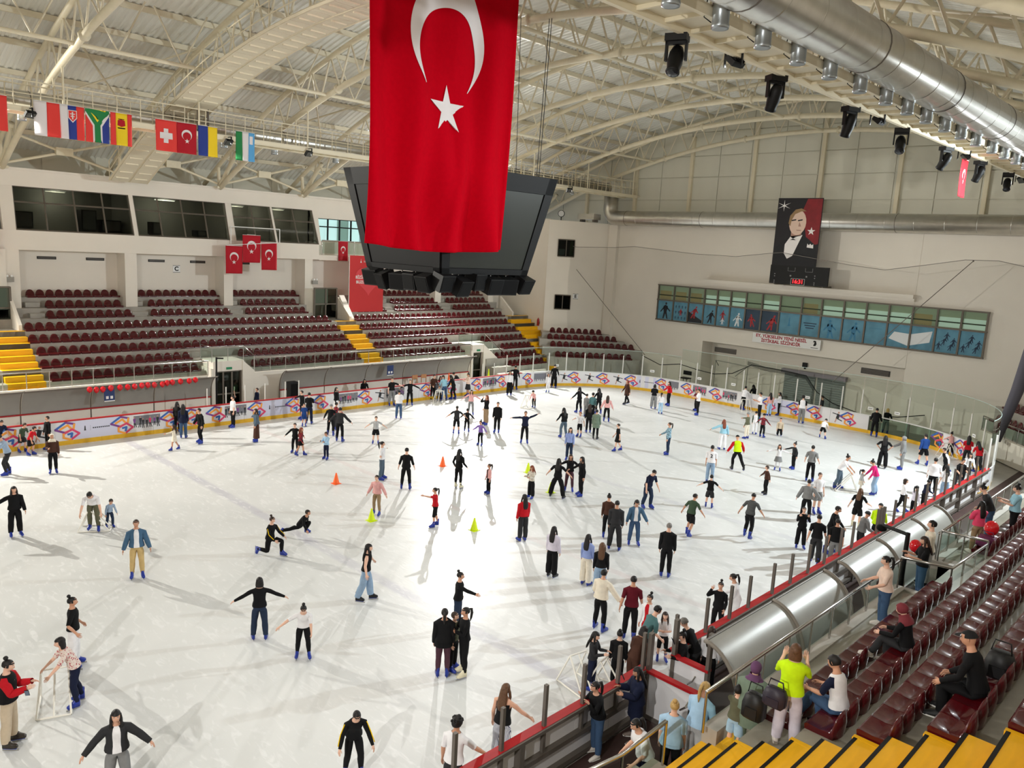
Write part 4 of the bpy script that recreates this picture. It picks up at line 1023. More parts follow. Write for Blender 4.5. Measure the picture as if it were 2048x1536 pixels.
def turk(m, F, N, c, s, off, vertical=True):
    """crescent (opening down) and star, s = flag width"""
    crescent_quads(m, F, N, (c[0],c[1]+.16*s), (.25*s,.25*s), (c[0],c[1]+.16*s-.0625*s), (.2*s,.2*s), math.radians(-62), math.radians(242), off, 1, 30, 2)
    cloth_poly(m, F, N, star_pts((c[0],c[1]-.13*s), .125*s), off, 1, 3)
def small_flag(x, y0, y1, z1, z0, label, kind, pole=True, lean=0.0, group='national flags on the far catwalk'):
    t = thing('hanging_flag', (x,(y0+y1)/2,z0), label, 'flag', group)
    ph = random.Random(int(y0*10)).uniform(0,6)
    def F(y, z):
        v = (z1-z)/(z1-z0); return (x+.03*math.sin((y-y0)*7+ph+2*v)*(.3+v), y+lean*v*(y1-y0)*( (y1-y)/(y1-y0) if lean > 0 else 0), z)
    cols = []
    fm = {'w':FWHITE,'r':mat('cloth_red', (226,62,56), .8),'b':mat('cloth_blue', (44,62,142), .8),'g':mat('cloth_green', (36,128,70), .8),'k':BLACKM,'y':mat('cloth_yellow', (240,206,36), .8),'d':mat('cloth_darkred', (176,14,34), .8),'s':mat('cloth_sky', (92,164,216), .8),'t':FRED}
    def patch(name, a0, a1, c0, c1, key):
        """a across, c down, fractions"""
        m = MB(); nx, nz = max(2,int((a1-a0)*12)), max(2,int((c1-c0)*14))
        m.grid([[F(y0+(y1-y0)*(a0+(a1-a0)*i/nx), z1-(z1-z0)*(c0+(c1-c0)*j/nz)) for i in range(nx+1)] for j in range(nz+1)]); fabric(m, name, fm[key], t, .004)
    def poly(name, pts, key, off=.008, sub=4):
        for sg in (1,-1):
            m = MB(); cloth_poly(m, F, NX1, [(y0+(y1-y0)*a, z1-(z1-z0)*c) for a, c in pts], off*sg, 0, sub); m.build(name, fm[key], t, True)
    W_, H_ = y1-y0, z1-z0
    if kind == 'poland': patch('stripe',0,.5,0,1,'w'); patch('stripe',.5,1,0,1,'r')
    elif kind == 'austria': patch('stripe',0,.35,0,1,'r'); patch('stripe',.35,.65,0,1,'w'); patch('stripe',.65,1,0,1,'r')
    elif kind == 'slovakia':
        for i, k in enumerate('wbr'): patch('stripe',i/3,(i+1)/3,0,1,k)
        poly('shield_edge',[(.33,.13),(.69,.13),(.69,.36),(.51,.5),(.33,.36)],'w',.008); poly('shield',[(.36,.15),(.66,.15),(.66,.35),(.51,.46),(.36,.35)],'r',.011)
        for pts in ([(.485,.18),(.535,.18),(.535,.4),(.485,.4)],[(.41,.23),(.61,.23),(.61,.255),(.41,.255)],[(.43,.3),(.59,.3),(.59,.325),(.43,.325)]): poly('cross',pts,'w',.014)
    elif kind == 'south_africa':
        patch('field',0,.5,0,1,'r'); patch('field',.5,1,0,1,'b')
        poly('white_band',[(0,0),(1,0),(1,.16),(.69,.5),(.69,1),(.31,1),(.31,.5),(0,.16)],'w',.006,8); poly('green_band',[(.0,0),(1,0),(1,.08),(.62,.47),(.62,1),(.38,1),(.38,.47),(0,.08)],'g',.009,8)
        poly('yellow_band',[(.12,0),(.88,0),(.5,.38)],'y',.012); poly('black_triangle',[(.22,0),(.78,0),(.5,.29)],'k',.015)
    elif kind == 'spain':
        patch('stripe',0,.25,0,1,'r'); patch('stripe',.25,.78,0,1,'y'); patch('stripe',.78,1,0,1,'r')
        poly('coat_of_arms',[(.34,.22),(.5,.19),(.66,.22),(.68,.38),(.5,.42),(.32,.38)],'d'); poly('caption',[(.33,.445),(.67,.445),(.67,.48),(.33,.48)],'k'); poly('crown',[(.36,.175),(.64,.175),(.64,.195),(.36,.195)],'k')
    elif kind == 'swiss':
        patch('field',0,1,0,1,'r')
        poly('cross_bar',[(.2,.4),(.8,.4),(.8,.6),(.2,.6)],'w',.008); poly('cross_bar',[(.39,.27),(.61,.27),(.61,.73),(.39,.73)],'w',.009)
    elif kind == 'ukraine': patch('stripe',0,.5,0,1,'b'); patch('stripe',.5,1,0,1,'y')
    elif kind == 'uzbek':
        for i, k in enumerate('gws'): patch('stripe',i/3,(i+1)/3,0,1,k)
        poly('emblem',[(.72,.12),(.9,.12),(.9,.4),(.72,.4)],'w',.006)
    elif kind == 'turkish':
        patch('field',0,1,0,1,'d')
        for sg in (1,-1):
            m = MB(); turk(m, F, NX1, ((y0+y1)/2,(z0+z1)/2), W_*1.02, .008*sg); m.build('crescent_and_star', [FWHITE,FWHITE], t, True)
    strut('rod', t, (x,y0,z1+.01), (x,y1,z1+.01), .012, WHITE, 5)
    return t
XF = -14.22
for y0, y1, k, lab in ((-11.25,-10.25,'austria','red and white striped flag at the left picture edge'),(-9.31,-8.33,'poland','white and red two-striped flag on the far catwalk'),(-8.33,-7.38,'slovakia','white blue red flag with a shield on the far catwalk'),(-7.34,-6.38,'south_africa','six-coloured flag with green Y and black triangle on the far catwalk'),(-6.32,-5.42,'spain','red and yellow flag with coat of arms on the far catwalk'),(-4.39,-3.43,'swiss','red flag with a white cross on the far catwalk'),(-3.42,-2.48,'turkish','dark red crescent and star flag next to the white cross flag'),(-2.4,-1.46,'ukraine','blue and yellow flag beside the ladder on the far catwalk'),(-.52,.47,'uzbek','green white and light blue flag on the far catwalk')):
    small_flag(XF, y0, y1, 14.9, 13.52, lab, k)
for y0, y1, z1, z0, lab in ((3.25,4.36,9.18,7.48,'left of three red crescent flags hung below the booth'),(4.36,5.57,9.88,8.18,'middle of three red crescent flags hung below the booth'),(5.62,6.7,9.45,7.74,'right of three red crescent flags hung below the booth')):
    small_flag(-23.2, y0, y1, z1, z0, lab, 'turkish', group='three flags below the booth')
t = thing('flag_frame', (-23.4,5,9.2), 'white tube frame holding the three red flags', 'frame')
strut('tube', t, (-23.2,3.6,10.35), (-23.2,6.9,10.35), .03, WHITE); strut('tube', t, (-23.2,3.6,9.3), (-23.2,3.6,10.35), .03, WHITE); strut('tube', t, (-23.2,6.9,9.5), (-23.2,6.9,10.35), .03, WHITE); strut('tube', t, (-24.2,5.2,9.9), (-23.2,5.2,9.9), .03, WHITE); strut('tube', t, (-23.2,3.3,9.2), (-23.2,6.8,9.5), .025, WHITE)
small_flag(-24.15, 11.95, 12.75, 9.8, 8.45, 'small red crescent flag on the balcony railing', 'turkish', group='flags on railings')
small_flag(-23.3, -9.6, -8.75, 9.9, 8.2, 'red crescent flag at the left picture edge below the booths', 'turkish', group='flags on railings')
small_flag(13.4, 17.0, 17.9, 14.6, 13.1, 'narrow red crescent flag hanging from the near catwalk', 'turkish', group='flag on the near catwalk')

# ================================================================ BANNERS AND POSTERS
t = thing('heart_banner', (-22.9,13.6,4.95), 'tall red banner with a heart and white words beside the stairs', 'banner')
y0, y1, z0, z1 = 12.15, 15.05, 4.95, 8.88; X = -23.0
bar('sheet', t, X-.03,X,y0,y1,z0,z1, mat('banner_red', (200,48,50), .6, var=.06, scale=1))
bar('edge', t, X-.04,X+.01,y0-.03,y0,z0,z1, WHITE)
hm = MB(); cy_, cz_ = 13.75, 7.2
hp = [(cy_+.068*16*math.sin(a)**3*1.0, cz_+.068*(13*math.cos(a)-5*math.cos(2*a)-2*math.cos(3*a)-math.cos(4*a))) for a in [2*math.pi*i/40 for i in range(40)]]
n = len(hm.v); hm.v += [(X+.012,a,b) for a, b in hp]; hm.f.append(tuple(range(len(hp)))); hm.m.append(0); hm.build('heart', mat('heart_red', (216,70,76), .6), t)
mw = face_mw((X+.02,13.72,7.38), (0,1,0), (0,0,1))
text_mesh('words', 'BİZİM SEVGİMİZ', .28, WHITE, mw, t, bold=.006)
text_mesh('words', 'BUZLARI ERİTİR', .28, WHITE, face_mw((X+.02,13.72,7.04), (0,1,0), (0,0,1)), t, bold=.006)
text_mesh('emblem_words', 'İZMİR BÜYÜKŞEHİR', .13, WHITE, face_mw((X+.02,13.9,8.48), (0,1,0), (0,0,1)), t)
MB().prism([(X+.01,13.0,8.4),(X+.01,13.14,8.4),(X+.01,13.09,8.5),(X+.01,13.07,8.68),(X+.01,13.05,8.5)], (1,0,0), .01).build('tower_emblem', WHITE, t)
t = thing('word_banner', (-.6,YE-.2,4.33), 'white banner with red Turkish words below the gallery posters', 'banner')
bar('sheet', t, -3.1,1.85,YE-.2,YE-.17,4.36,5.04, WHITE)
RW = mat('word_red', (168,20,44), .6)
text_mesh('words', 'EY, YÜKSELEN YENİ NESİL', .31, RW, face_mw((-.98,YE-.21,4.86), (1,0,0), (0,0,1)), t, bold=.008, xs=1.02)
text_mesh('words', 'İSTİKBAL SİZİNDİR', .31, RW, face_mw((-.98,YE-.21,4.54), (1,0,0), (0,0,1)), t, bold=.008, xs=1.02)
m = MB(); m.prism([(1.36,YE-.2,4.6),(1.52,YE-.2,4.62),(1.58,YE-.2,4.75),(1.52,YE-.2,4.95),(1.38,YE-.2,4.97),(1.32,YE-.2,4.85),(1.44,YE-.2,4.86),(1.4,YE-.2,4.75)], (0,-1,0), .01); m.build('emblem', BLACK, t)
bar('emblem_bar', t, 1.2,1.7,YE-.212,YE-.2,4.46,4.49, BLACK)
# portrait banner: a man in a black suit before a red drape, stood on the clock
DX_ = .55
t = thing('portrait_banner', (0,31.45,9.9), 'tall portrait banner of a man in black suit with white shirt', 'banner')
YP = 31.45
PB = {'dark':mat('portrait_dark', (24,20,26), .6),'drape':mat('portrait_drape', (134,26,34), .6, var=.25, scale=2),'skin':mat('portrait_skin', (226,196,178), .6),'shade':mat('portrait_shade', (180,140,124), .6),'hair':mat('portrait_hair', (150,120,84), .6),'suit':mat('portrait_suit', (16,17,22), .6),'shirt':mat('portrait_shirt', (240,236,234), .6)}
bar('sheet', t, -2.13+DX_,.94+DX_,YP,YP+.03,9.86,14.26, PB['dark'])
def pp(nm, pts, key, k=1):
    m = MB(); m.prism([(x+DX_,YP-.004*k,9.86+(z-9.9)*.988) for x, z in pts], (0,-1,0), .003); m.build(nm, PB[key], t)
pp('drape', [(-.1,14.3),(.9,14.3),(.9,11.4),(.2,11.2),(-.1,12.4),(-.5,13.2)], 'drape')
pp('suit', [(-2.1,9.92),(-2.05,11.0),(-1.5,11.55),(-1.0,11.85),(.1,11.8),(.75,11.3),(.9,9.92)], 'suit', 2)
pp('shirt', [(-1.35,11.3),(-1.0,11.85),(-.2,11.95),(-.5,11.2),(-.75,10.55),(-1.1,10.35),(-1.35,10.7)], 'shirt', 3)
pp('neck', [(-1.0,11.75),(-.3,11.9),(-.25,12.4),(-1.0,12.4)], 'shade', 3)
pp('face', [(-.62+.58*math.cos(a),12.75+.82*math.sin(a)) for a in [2*math.pi*i/20 for i in range(20)]], 'skin', 4)
pp('hair', [(-1.25,12.7),(-1.18,13.2),(-.85,13.6),(-.45,13.68),(-.1,13.5),(-.45,13.48),(-.85,13.3),(-1.05,12.9),(-1.1,12.5)], 'hair', 5)
for dx in (-.42,.02): pp('brow', [(-.62+dx-.02,12.92),(-.62+dx+.3,12.98),(-.62+dx+.3,12.9),(-.62+dx,12.84)], 'suit', 6)
pp('nose', [(-.5,12.8),(-.36,12.5),(-.55,12.5)], 'shade', 6); pp('mouth', [(-.68,12.28),(-.32,12.28),(-.36,12.22),(-.62,12.22)], 'shade', 6)
pp('bow_tie', [(-1.0,11.62),(-.6,11.8),(-.6,11.6),(-1.0,11.8)], 'shirt', 7); pp('handkerchief', [(.18,11.15),(.62,11.1),(.6,11.38),(.5,11.3),(.4,11.4),(.3,11.3),(.2,11.4)], 'shirt', 4)
for r, c in ((.5,(-1.68,13.85)),): pp('star', [(c[0]+(r if k % 2 == 0 else .07)*math.cos(math.radians(90+30*k)), c[1]+(r if k % 2 == 0 else .07)*math.sin(math.radians(90+30*k))*.75) for k in range(12)], 'shirt', 3)
pp('star', star_pts((.36,12.2),.28), 'shirt', 3)
YK = 31.45
t = thing('wall_clock', (.37,31.45,8.55), 'black score clock showing red digits 16:31 on the ledge', 'clock')
bar('case', t, -1.63,2.38,31.45,31.6,8.62,9.86, BLACK)
for x in (-1.3,2.0): bar('bracket', t, x-.04,x+.04,31.6,33,8.55,8.65, DARKSTEEL)
LED = mat('led_red', (255,40,50), .5, emit=4.0)
text_mesh('digits', '16:31', .36, LED, face_mw((.37,31.44,8.83), (1,0,0), (0,0,1)), t, bold=.006)
fr = MB()
for a, b, c, d in ((-.62,.33,8.62,8.635),(-.62,.33,9.02,9.035),(-.62,-.605,8.62,9.03),(.315,.33,8.62,9.03)): fr.box(a+.52,b+.52,31.435,31.45,c,d)
fr.build('digit_frame', WHITE, t)
for x in (-1.8,.98):
    for z in (8.68,8.8,9.1,9.25): bar('indicator', t, x+.52-.03,x+.52+.03,31.44,31.45,z,z+.06, mat('grey_mark', (150,150,150), .5))
for x in (-.9,.3):
    fr = MB().box(x+.52,x+1.02,31.44,31.45,9.5,9.515).box(x+.52,x+.535,31.44,31.45,9.5,9.75).box(x+1.005,x+1.02,31.44,31.45,9.5,9.75); fr.build('score_bracket', mat('grey_mark', (150,150,150)), t)
for x in (-.68,.42): bar('indicator', t, x+.47,x+.57,31.44,31.45,9.15,9.25, mat('grey_mark', (150,150,150)))
# blue sport posters under the gallery panes
PBL = mat('poster_blue', (92,146,170), .6, var=.3, scale=1.6); PBD = mat('poster_dark', (46,66,86), .6, var=.3, scale=1.2)
PI = [mat('poster_ink', (38,60,84), .6), mat('poster_mid', (58,122,158), .6), mat('poster_white', (226,230,232), .6), mat('poster_red', (170,44,48), .6), mat('poster_black', (30,32,40), .6)]
pdesc = ['a hockey goalkeeper in dark kit','twelve small skaters round a red one','a red racer on a dark slope','a dark bending skater','a red and white figure','a slim leaping figure','a skater in a red skirt','a red crouching racer','a pale tower emblem','dark lines of words','a blue hockey player facing left','a blue hockey player facing right','only pale frost','a white model building left half','a white model building right half','dark speed skaters','dark dancing figures']
def pfig(m, cx, cz, h, c, lean=0.0):
    q = lambda x, z: (cx+x*h+lean*z*h, YE-.133, cz+z*h)
    for pts in ([(-.1,.4),(.1,.38),(.18,.75),(-.02,.82),(-.14,.72)],[(-.16,0),(-.06,0),(.06,.4),(-.08,.42)],[(.12,.02),(.22,.0),(.12,.4),(.0,.4)],[(-.34,.42),(-.3,.36),(-.02,.68),(-.06,.76)],[(.36,.5),(.34,.42),(.08,.64),(.1,.74)]):
        n = len(m.v); m.v += [q(a,b) for a, b in pts]; m.f.append(tuple(range(n,n+len(pts)))); m.m.append(c)
    n = len(m.v); m.v += [q(.04+.07*math.cos(a),.9+.08*math.sin(a)) for a in [k*math.pi/4 for k in range(8)]]; m.f.append(tuple(range(n,n+8))); m.m.append(c)
for i in range(17):
    a, b = GX[i]+.06, GX[i+1]-.06; c = (a+b)/2
    t = thing('sport_poster', (c,YE-.13,5.2), 'blue ice-sport poster with '+pdesc[i]+' in the gallery window', 'poster', 'blue posters of the gallery window')
    bar('sheet', t, a,b,YE-.13,YE-.115,5.2,6.62, PBD if i in (6,7) else PBL)
    m = MB()
    if i == 0: pfig(m,c,5.25,1.3,4)
    elif i == 1:
        for k in range(12): pfig(m,c-.42+.28*(k%4),5.3+.42*(k//4),.26,0)
        pfig(m,c+.02,5.6,.55,3)
    elif i == 2:
        m.quad((a,YE-.132,5.22),(b,YE-.132,5.22),(b,YE-.132,5.4),(a,YE-.132,6.0),4); pfig(m,c-.25,5.5,.95,3,.3)
    elif i in (3,): pfig(m,c,5.3,1.0,4,.2)
    elif i == 4: pfig(m,c,5.3,.5,2); pfig(m,c,5.65,.7,3)
    elif i == 5: pfig(m,c,5.3,1.0,2,.1)
    elif i == 6: pfig(m,c,5.4,.9,3,-.2)
    elif i == 7: pfig(m,c,5.3,1.1,3,.3)
    elif i == 8: m.prism([(c-.12,YE-.132,5.75),(c+.12,YE-.132,5.75),(c+.05,YE-.132,5.9),(c+.03,YE-.132,6.25),(c,YE-.132,6.4),(c-.03,YE-.132,6.25),(c-.05,YE-.132,5.9)], (0,-1,0), .002, 1)
    elif i == 9:
        for k in range(3): m.box(c-.45+.08*k,c+.45-.08*k,YE-.134,YE-.131,6.05-.16*k,6.12-.16*k,0)
    elif i == 10: pfig(m,c,5.25,1.25,1,-.1)
    elif i == 11: pfig(m,c,5.25,1.25,1,.1)
    elif i == 12: m.box(c-.4,c+.4,YE-.133,YE-.131,6.2,6.22,1)
    elif i == 13: m.quad((a+.1,YE-.133,5.7),(b,YE-.133,5.35),(b,YE-.133,6.1),(a+.4,YE-.133,6.15),2)
    elif i == 14: m.quad((a,YE-.133,5.4),(b-.2,YE-.133,5.7),(b-.1,YE-.133,6.4),(a,YE-.133,6.1),2)
    else:
        for k in range(5): pfig(m,c-.4+.2*k,5.35+.3*(k%3),.5,0,.3*(k%2))
    m.build('picture', PI, t)

# ================================================================ NET, WIRES
NETP = [(-21.1,10.78),(-18.2,10.36),(-14.27,10.47),(-12.5,10.62),(-7,10.3),(-3.84,10.27),(-1.41,10.58),(-.5,10.68),(4.05,10.11),(6.17,9.93),(8.37,10.35),(10.4,10.74),(12.1,10.77),(13.3,10.54),(14.6,9.6)]
t = thing('safety_net', (0,30.6,2.2), 'fine dark safety net hanging in front of the end wall', 'net')
NETM = veil_mat('net_threads', (46,46,46), .1)
g = MB(); P = []
for j in range(7):
    P.append([(x,30.6+.12*math.sin(x*.9+j),zt-(zt-(2.6+.5*math.sin(x*.45)))*j/6) for x, zt in NETP])
g.grid(P); g.build('mesh', NETM, t, True)
MB().tube([p for p in P[0]], .018, 5).build('top_rope', DARKSTEEL, t)
low = [(-10.9,30.6,2.45),(-9.2,30.6,1.95),(-7.5,30.6,2.25),(-6,30.6,2.05),(-4.6,30.6,1.95),(-3.2,30.6,2.2),(-1.8,30.6,3.0),(.2,30.6,2.95),(2.1,30.6,2.85),(2.9,30.6,1.9),(4,30.6,1.35),(6,30.6,.95),(8,30.6,1.2),(9.5,30.6,1.6)]
MB().tube(low, .03, 5).build('bottom_rope', BLACK, t)
fold = MB(); fold.grid([[(x,30.55,z+d) for x, z in ((-2.1,2.95),(-.8,2.75),(.6,2.72),(2.1,2.6),(2.7,1.9))] for d in (0,.28)]); fold.build('folded_hem', veil_mat('net_fold', (40,40,40), .55), t)
bundle = MB().tube([(15.0,28.6,10.6),(14.7,28.7,7),(14.3,28.8,4),(13.7,28.9,1.2)], [.2,.3,.3,.22], 10); bundle.build('gathered_edge', mat('net_bundle', (88,86,96), .9), t, True)
for i, (a, b) in enumerate((((-19.6,31,9.6),(-21.3,31,7.6)),((-19.6,31,9.6),(-10.9,31,2.45)),((10.8,30.7,10.7),(3.8,30.7,2.7)))):
    w = thing('rope_line', a, 'dark slack rope across the end wall, %s one' % ('short left','long left','long right')[i], 'rope'); strut('rope', w, a, b, .022, DARKSTEEL, 5); MB().ell(a,.05,.05,.05,8,5).build('knot', DARKSTEEL, w)
# hockey net frame and small wall brackets behind the end glass
t = thing('goal_frame', (-4.5,32.6,0), 'thin grey goal frame leaning behind the end glass', 'goal')
for a, b in (((-5.6,32.4,2.7),(-3.0,32.4,2.6)),((-5.6,32.4,1.4),(-5.6,32.4,2.7)),((-3.0,32.4,1.3),(-3.0,32.4,2.6)),((-5.6,32.4,2.7),(-5.9,33.4,2.2)),((-3.0,32.4,2.6),(-4.4,33.3,1.6)),((-5.6,32.4,1.4),(-5.6,32.4,0)),((-3.0,32.4,1.3),(-3.0,32.4,0))): strut('tube', t, a, b, .03, mat('grey_tube', (150,148,140), .5), 6)
t = thing('black_box', (.3,33.0,2.85), 'small black box on the wall above the shutters', 'box'); bar('case', t, .1,.4,34.3,34.5,2.9,3.2, BLACK); bar('bracket', t, .2,.3,34.4,34.5,2.75,2.9, BLACK)
t = thing('folding_chairs', (-7.6,31.8,0), 'dark high chair behind the end glass', 'chair')
for x in (-8.0,-7.4):
    for y in (31.6,32.1): strut('leg', t, (x,y,0), (x,y,1.1), .025, BLACK, 6)
bar('seat', t, -8.05,-7.35,31.55,32.15,1.05,1.12, BLACK); bar('backrest', t, -8.05,-7.35,32.1,32.15,1.3,1.6, BLACK)

# extra wall fittings
t = thing('fire_hose_box', (-20.6,29.1,3.9), 'small red fire extinguisher on the white return wall', 'extinguisher')
MB().lathe([(.1,0),(.1,.5),(.06,.58),(.03,.6),(.03,.66)],10,(-20.5,29.1,3.75)).build('cylinder', mat('fire_red', (150,24,24), .4), t, True); bar('bracket', t, -20.55,-20.45,29.15,29.25,3.9,4.1, DARKSTEEL)
t = thing('unit_heater', (-18.4,32.6,12.3), 'silver box unit on top of the corner wall', 'unit'); bar('case', t, -18.6,-16.9,31.0,31.9,12.6,13.05, ALU); bar('foot', t, -18.5,-18.3,31.2,31.7,12.4,12.6, DARKSTEEL); bar('foot', t, -17.2,-17.0,31.2,31.7,12.4,12.6, DARKSTEEL)
t = thing('round_lamp', (-20.5,31.2,12.7), 'round white dial lamp on the corner wall top', 'lamp'); MB().tube([(-20.0,30.6,13.0),(-19.95,30.52,13.0)], .28, 16).build('rim', BLACK, t); MB().tube([(-19.95,30.52,13.0),(-19.94,30.5,13.0)], .24, 16).build('dial', WHITE, t); strut('stand', t, (-20,30.6,12.45), (-20,30.6,12.75), .04, BLACK)
for i, (y, z) in enumerate(((-8.15,6.95),(10.1,6.95))):
    t = thing('emergency_light', (-24.2,y,z), 'grey twin emergency light on the far wall, %s one' % ('left','right')[i], 'lamp'); bar('case', t, -24.2,-24.05,y-.2,y+.2,z-.15,z+.1, mat('grey_case', (150,146,138), .5))
    for d in (-.1,.1): MB().ell((-24.08,y+d,z+.16),.07,.07,.07,10,6).build('lamp_head', WHITE, t, True)
for i, (y0, y1) in enumerate(((-8.95,-8.32),(9.65,11.4))):
    d = thing('door_%d' % (i+1), (-23.4,(y0+y1)/2,4.45), ('glazed door at the left picture edge','glazed double door above the middle stairs')[i], None, kind='structure')
    bar('daylight', d, -23.6,-23.58,y0+.1,y1-.6 if i else y1-.1,5.4,6.5, mat('door_light', (220,226,210), .5, emit=.7)); bar('pane', d, -23.42,-23.41,y0,y1,4.5,6.55, GLASSD)
    for y in ((y0,y1) if i == 0 else (y0,(y0+y1)/2,y1)): bar('stile', d, -23.45,-23.38,y-.05,y+.05,4.45,6.6, FRAMEBR)
    for z in (4.5,5.5,6.58): bar('rail', d, -23.45,-23.38,y0,y1,z-.04,z+.04, FRAMEBR)
lw = MB(); lw.prism([(-22.1,11.6,4.4),(-22.1,12.0,4.4),(-23.4,12.0,5.9),(-23.4,11.6,5.9)], (0,0,1), .2)
for y in (-8.35,11.55,27.5):
    lw.prism([(-22.0,y,4.4),(-23.5,y,4.4),(-23.5,y,5.95),(-22.0,y,4.75)], (0,1,0), .16)
struct('trim_4', lw, WALL, 'sloping white side walls beside the landings of the far stand')

# ================================================================ ICE PROPS
def cone(p, col, lab):
    t = thing('training_cone', p, lab, 'cone', 'training cones on the ice'); c = mat('cone_'+col, (255,106,40) if col == 'orange' else (214,236,10), .5)
    MB().lathe([(.14,.012),(.13,.04),(.03,.44),(.018,.455)],16,p).build('body', c, t, True); x, y, z = p; MB().box(x-.16,x+.16,y-.16,y+.16,z,z+.015).build('base', c, t)
for p, c, lab in (((-3.08,-1.75,0),'orange','orange training cone standing alone left of the ice centre'),((-2.59,3.61,0),'orange','orange training cone near the person in black with long hair'),((1.41,-3.18,0),'yellow','yellow training cone at the feet of the girl in pink jacket'),((4.37,-.85,0),'yellow','yellow training cone right of the girl in red top'),((.42,6.13,0),'yellow','yellow training cone behind the girl in a patterned jumper'),((3.04,4.74,0),'yellow','yellow training cone between three people in black')):
    cone(p, c, lab)
AIDW = mat('aid_white', (236,232,222), .4)
def skate_aid(p, yaw, lab, h=.78, w=.62):
    """white tube walking frame on runners"""
    t = thing('skating_aid', p, lab, 'walking frame', 'white skating aids'); ca, sa = math.cos(math.radians(yaw)), math.sin(math.radians(yaw))
    q = lambda x, y, z: (p[0]+x*ca-y*sa, p[1]+x*sa+y*ca, p[2]+z)
    r = .022
    for nm, a, b in (('runner',(-w/2,-.5,.025),(-w/2,.45,.025)),('runner',(w/2,-.5,.025),(w/2,.45,.025)),('cross_tube',(-w/2,-.5,.025),(w/2,-.5,.025)),('leg',(-w/2,-.5,.025),(-w/2*.8,.1,h)),('leg',(w/2,-.5,.025),(w/2*.8,.1,h)),('leg',(-w/2,.45,.025),(-w/2*.8,.1,h)),('leg',(w/2,.45,.025),(w/2*.8,.1,h)),('handle',(-w/2*.8,.1,h),(w/2*.8,.1,h)),('centre_tube',(0,.1,h),(0,-.5,.025))):
        strut(nm, t, q(*a), q(*b), r, AIDW, 6)
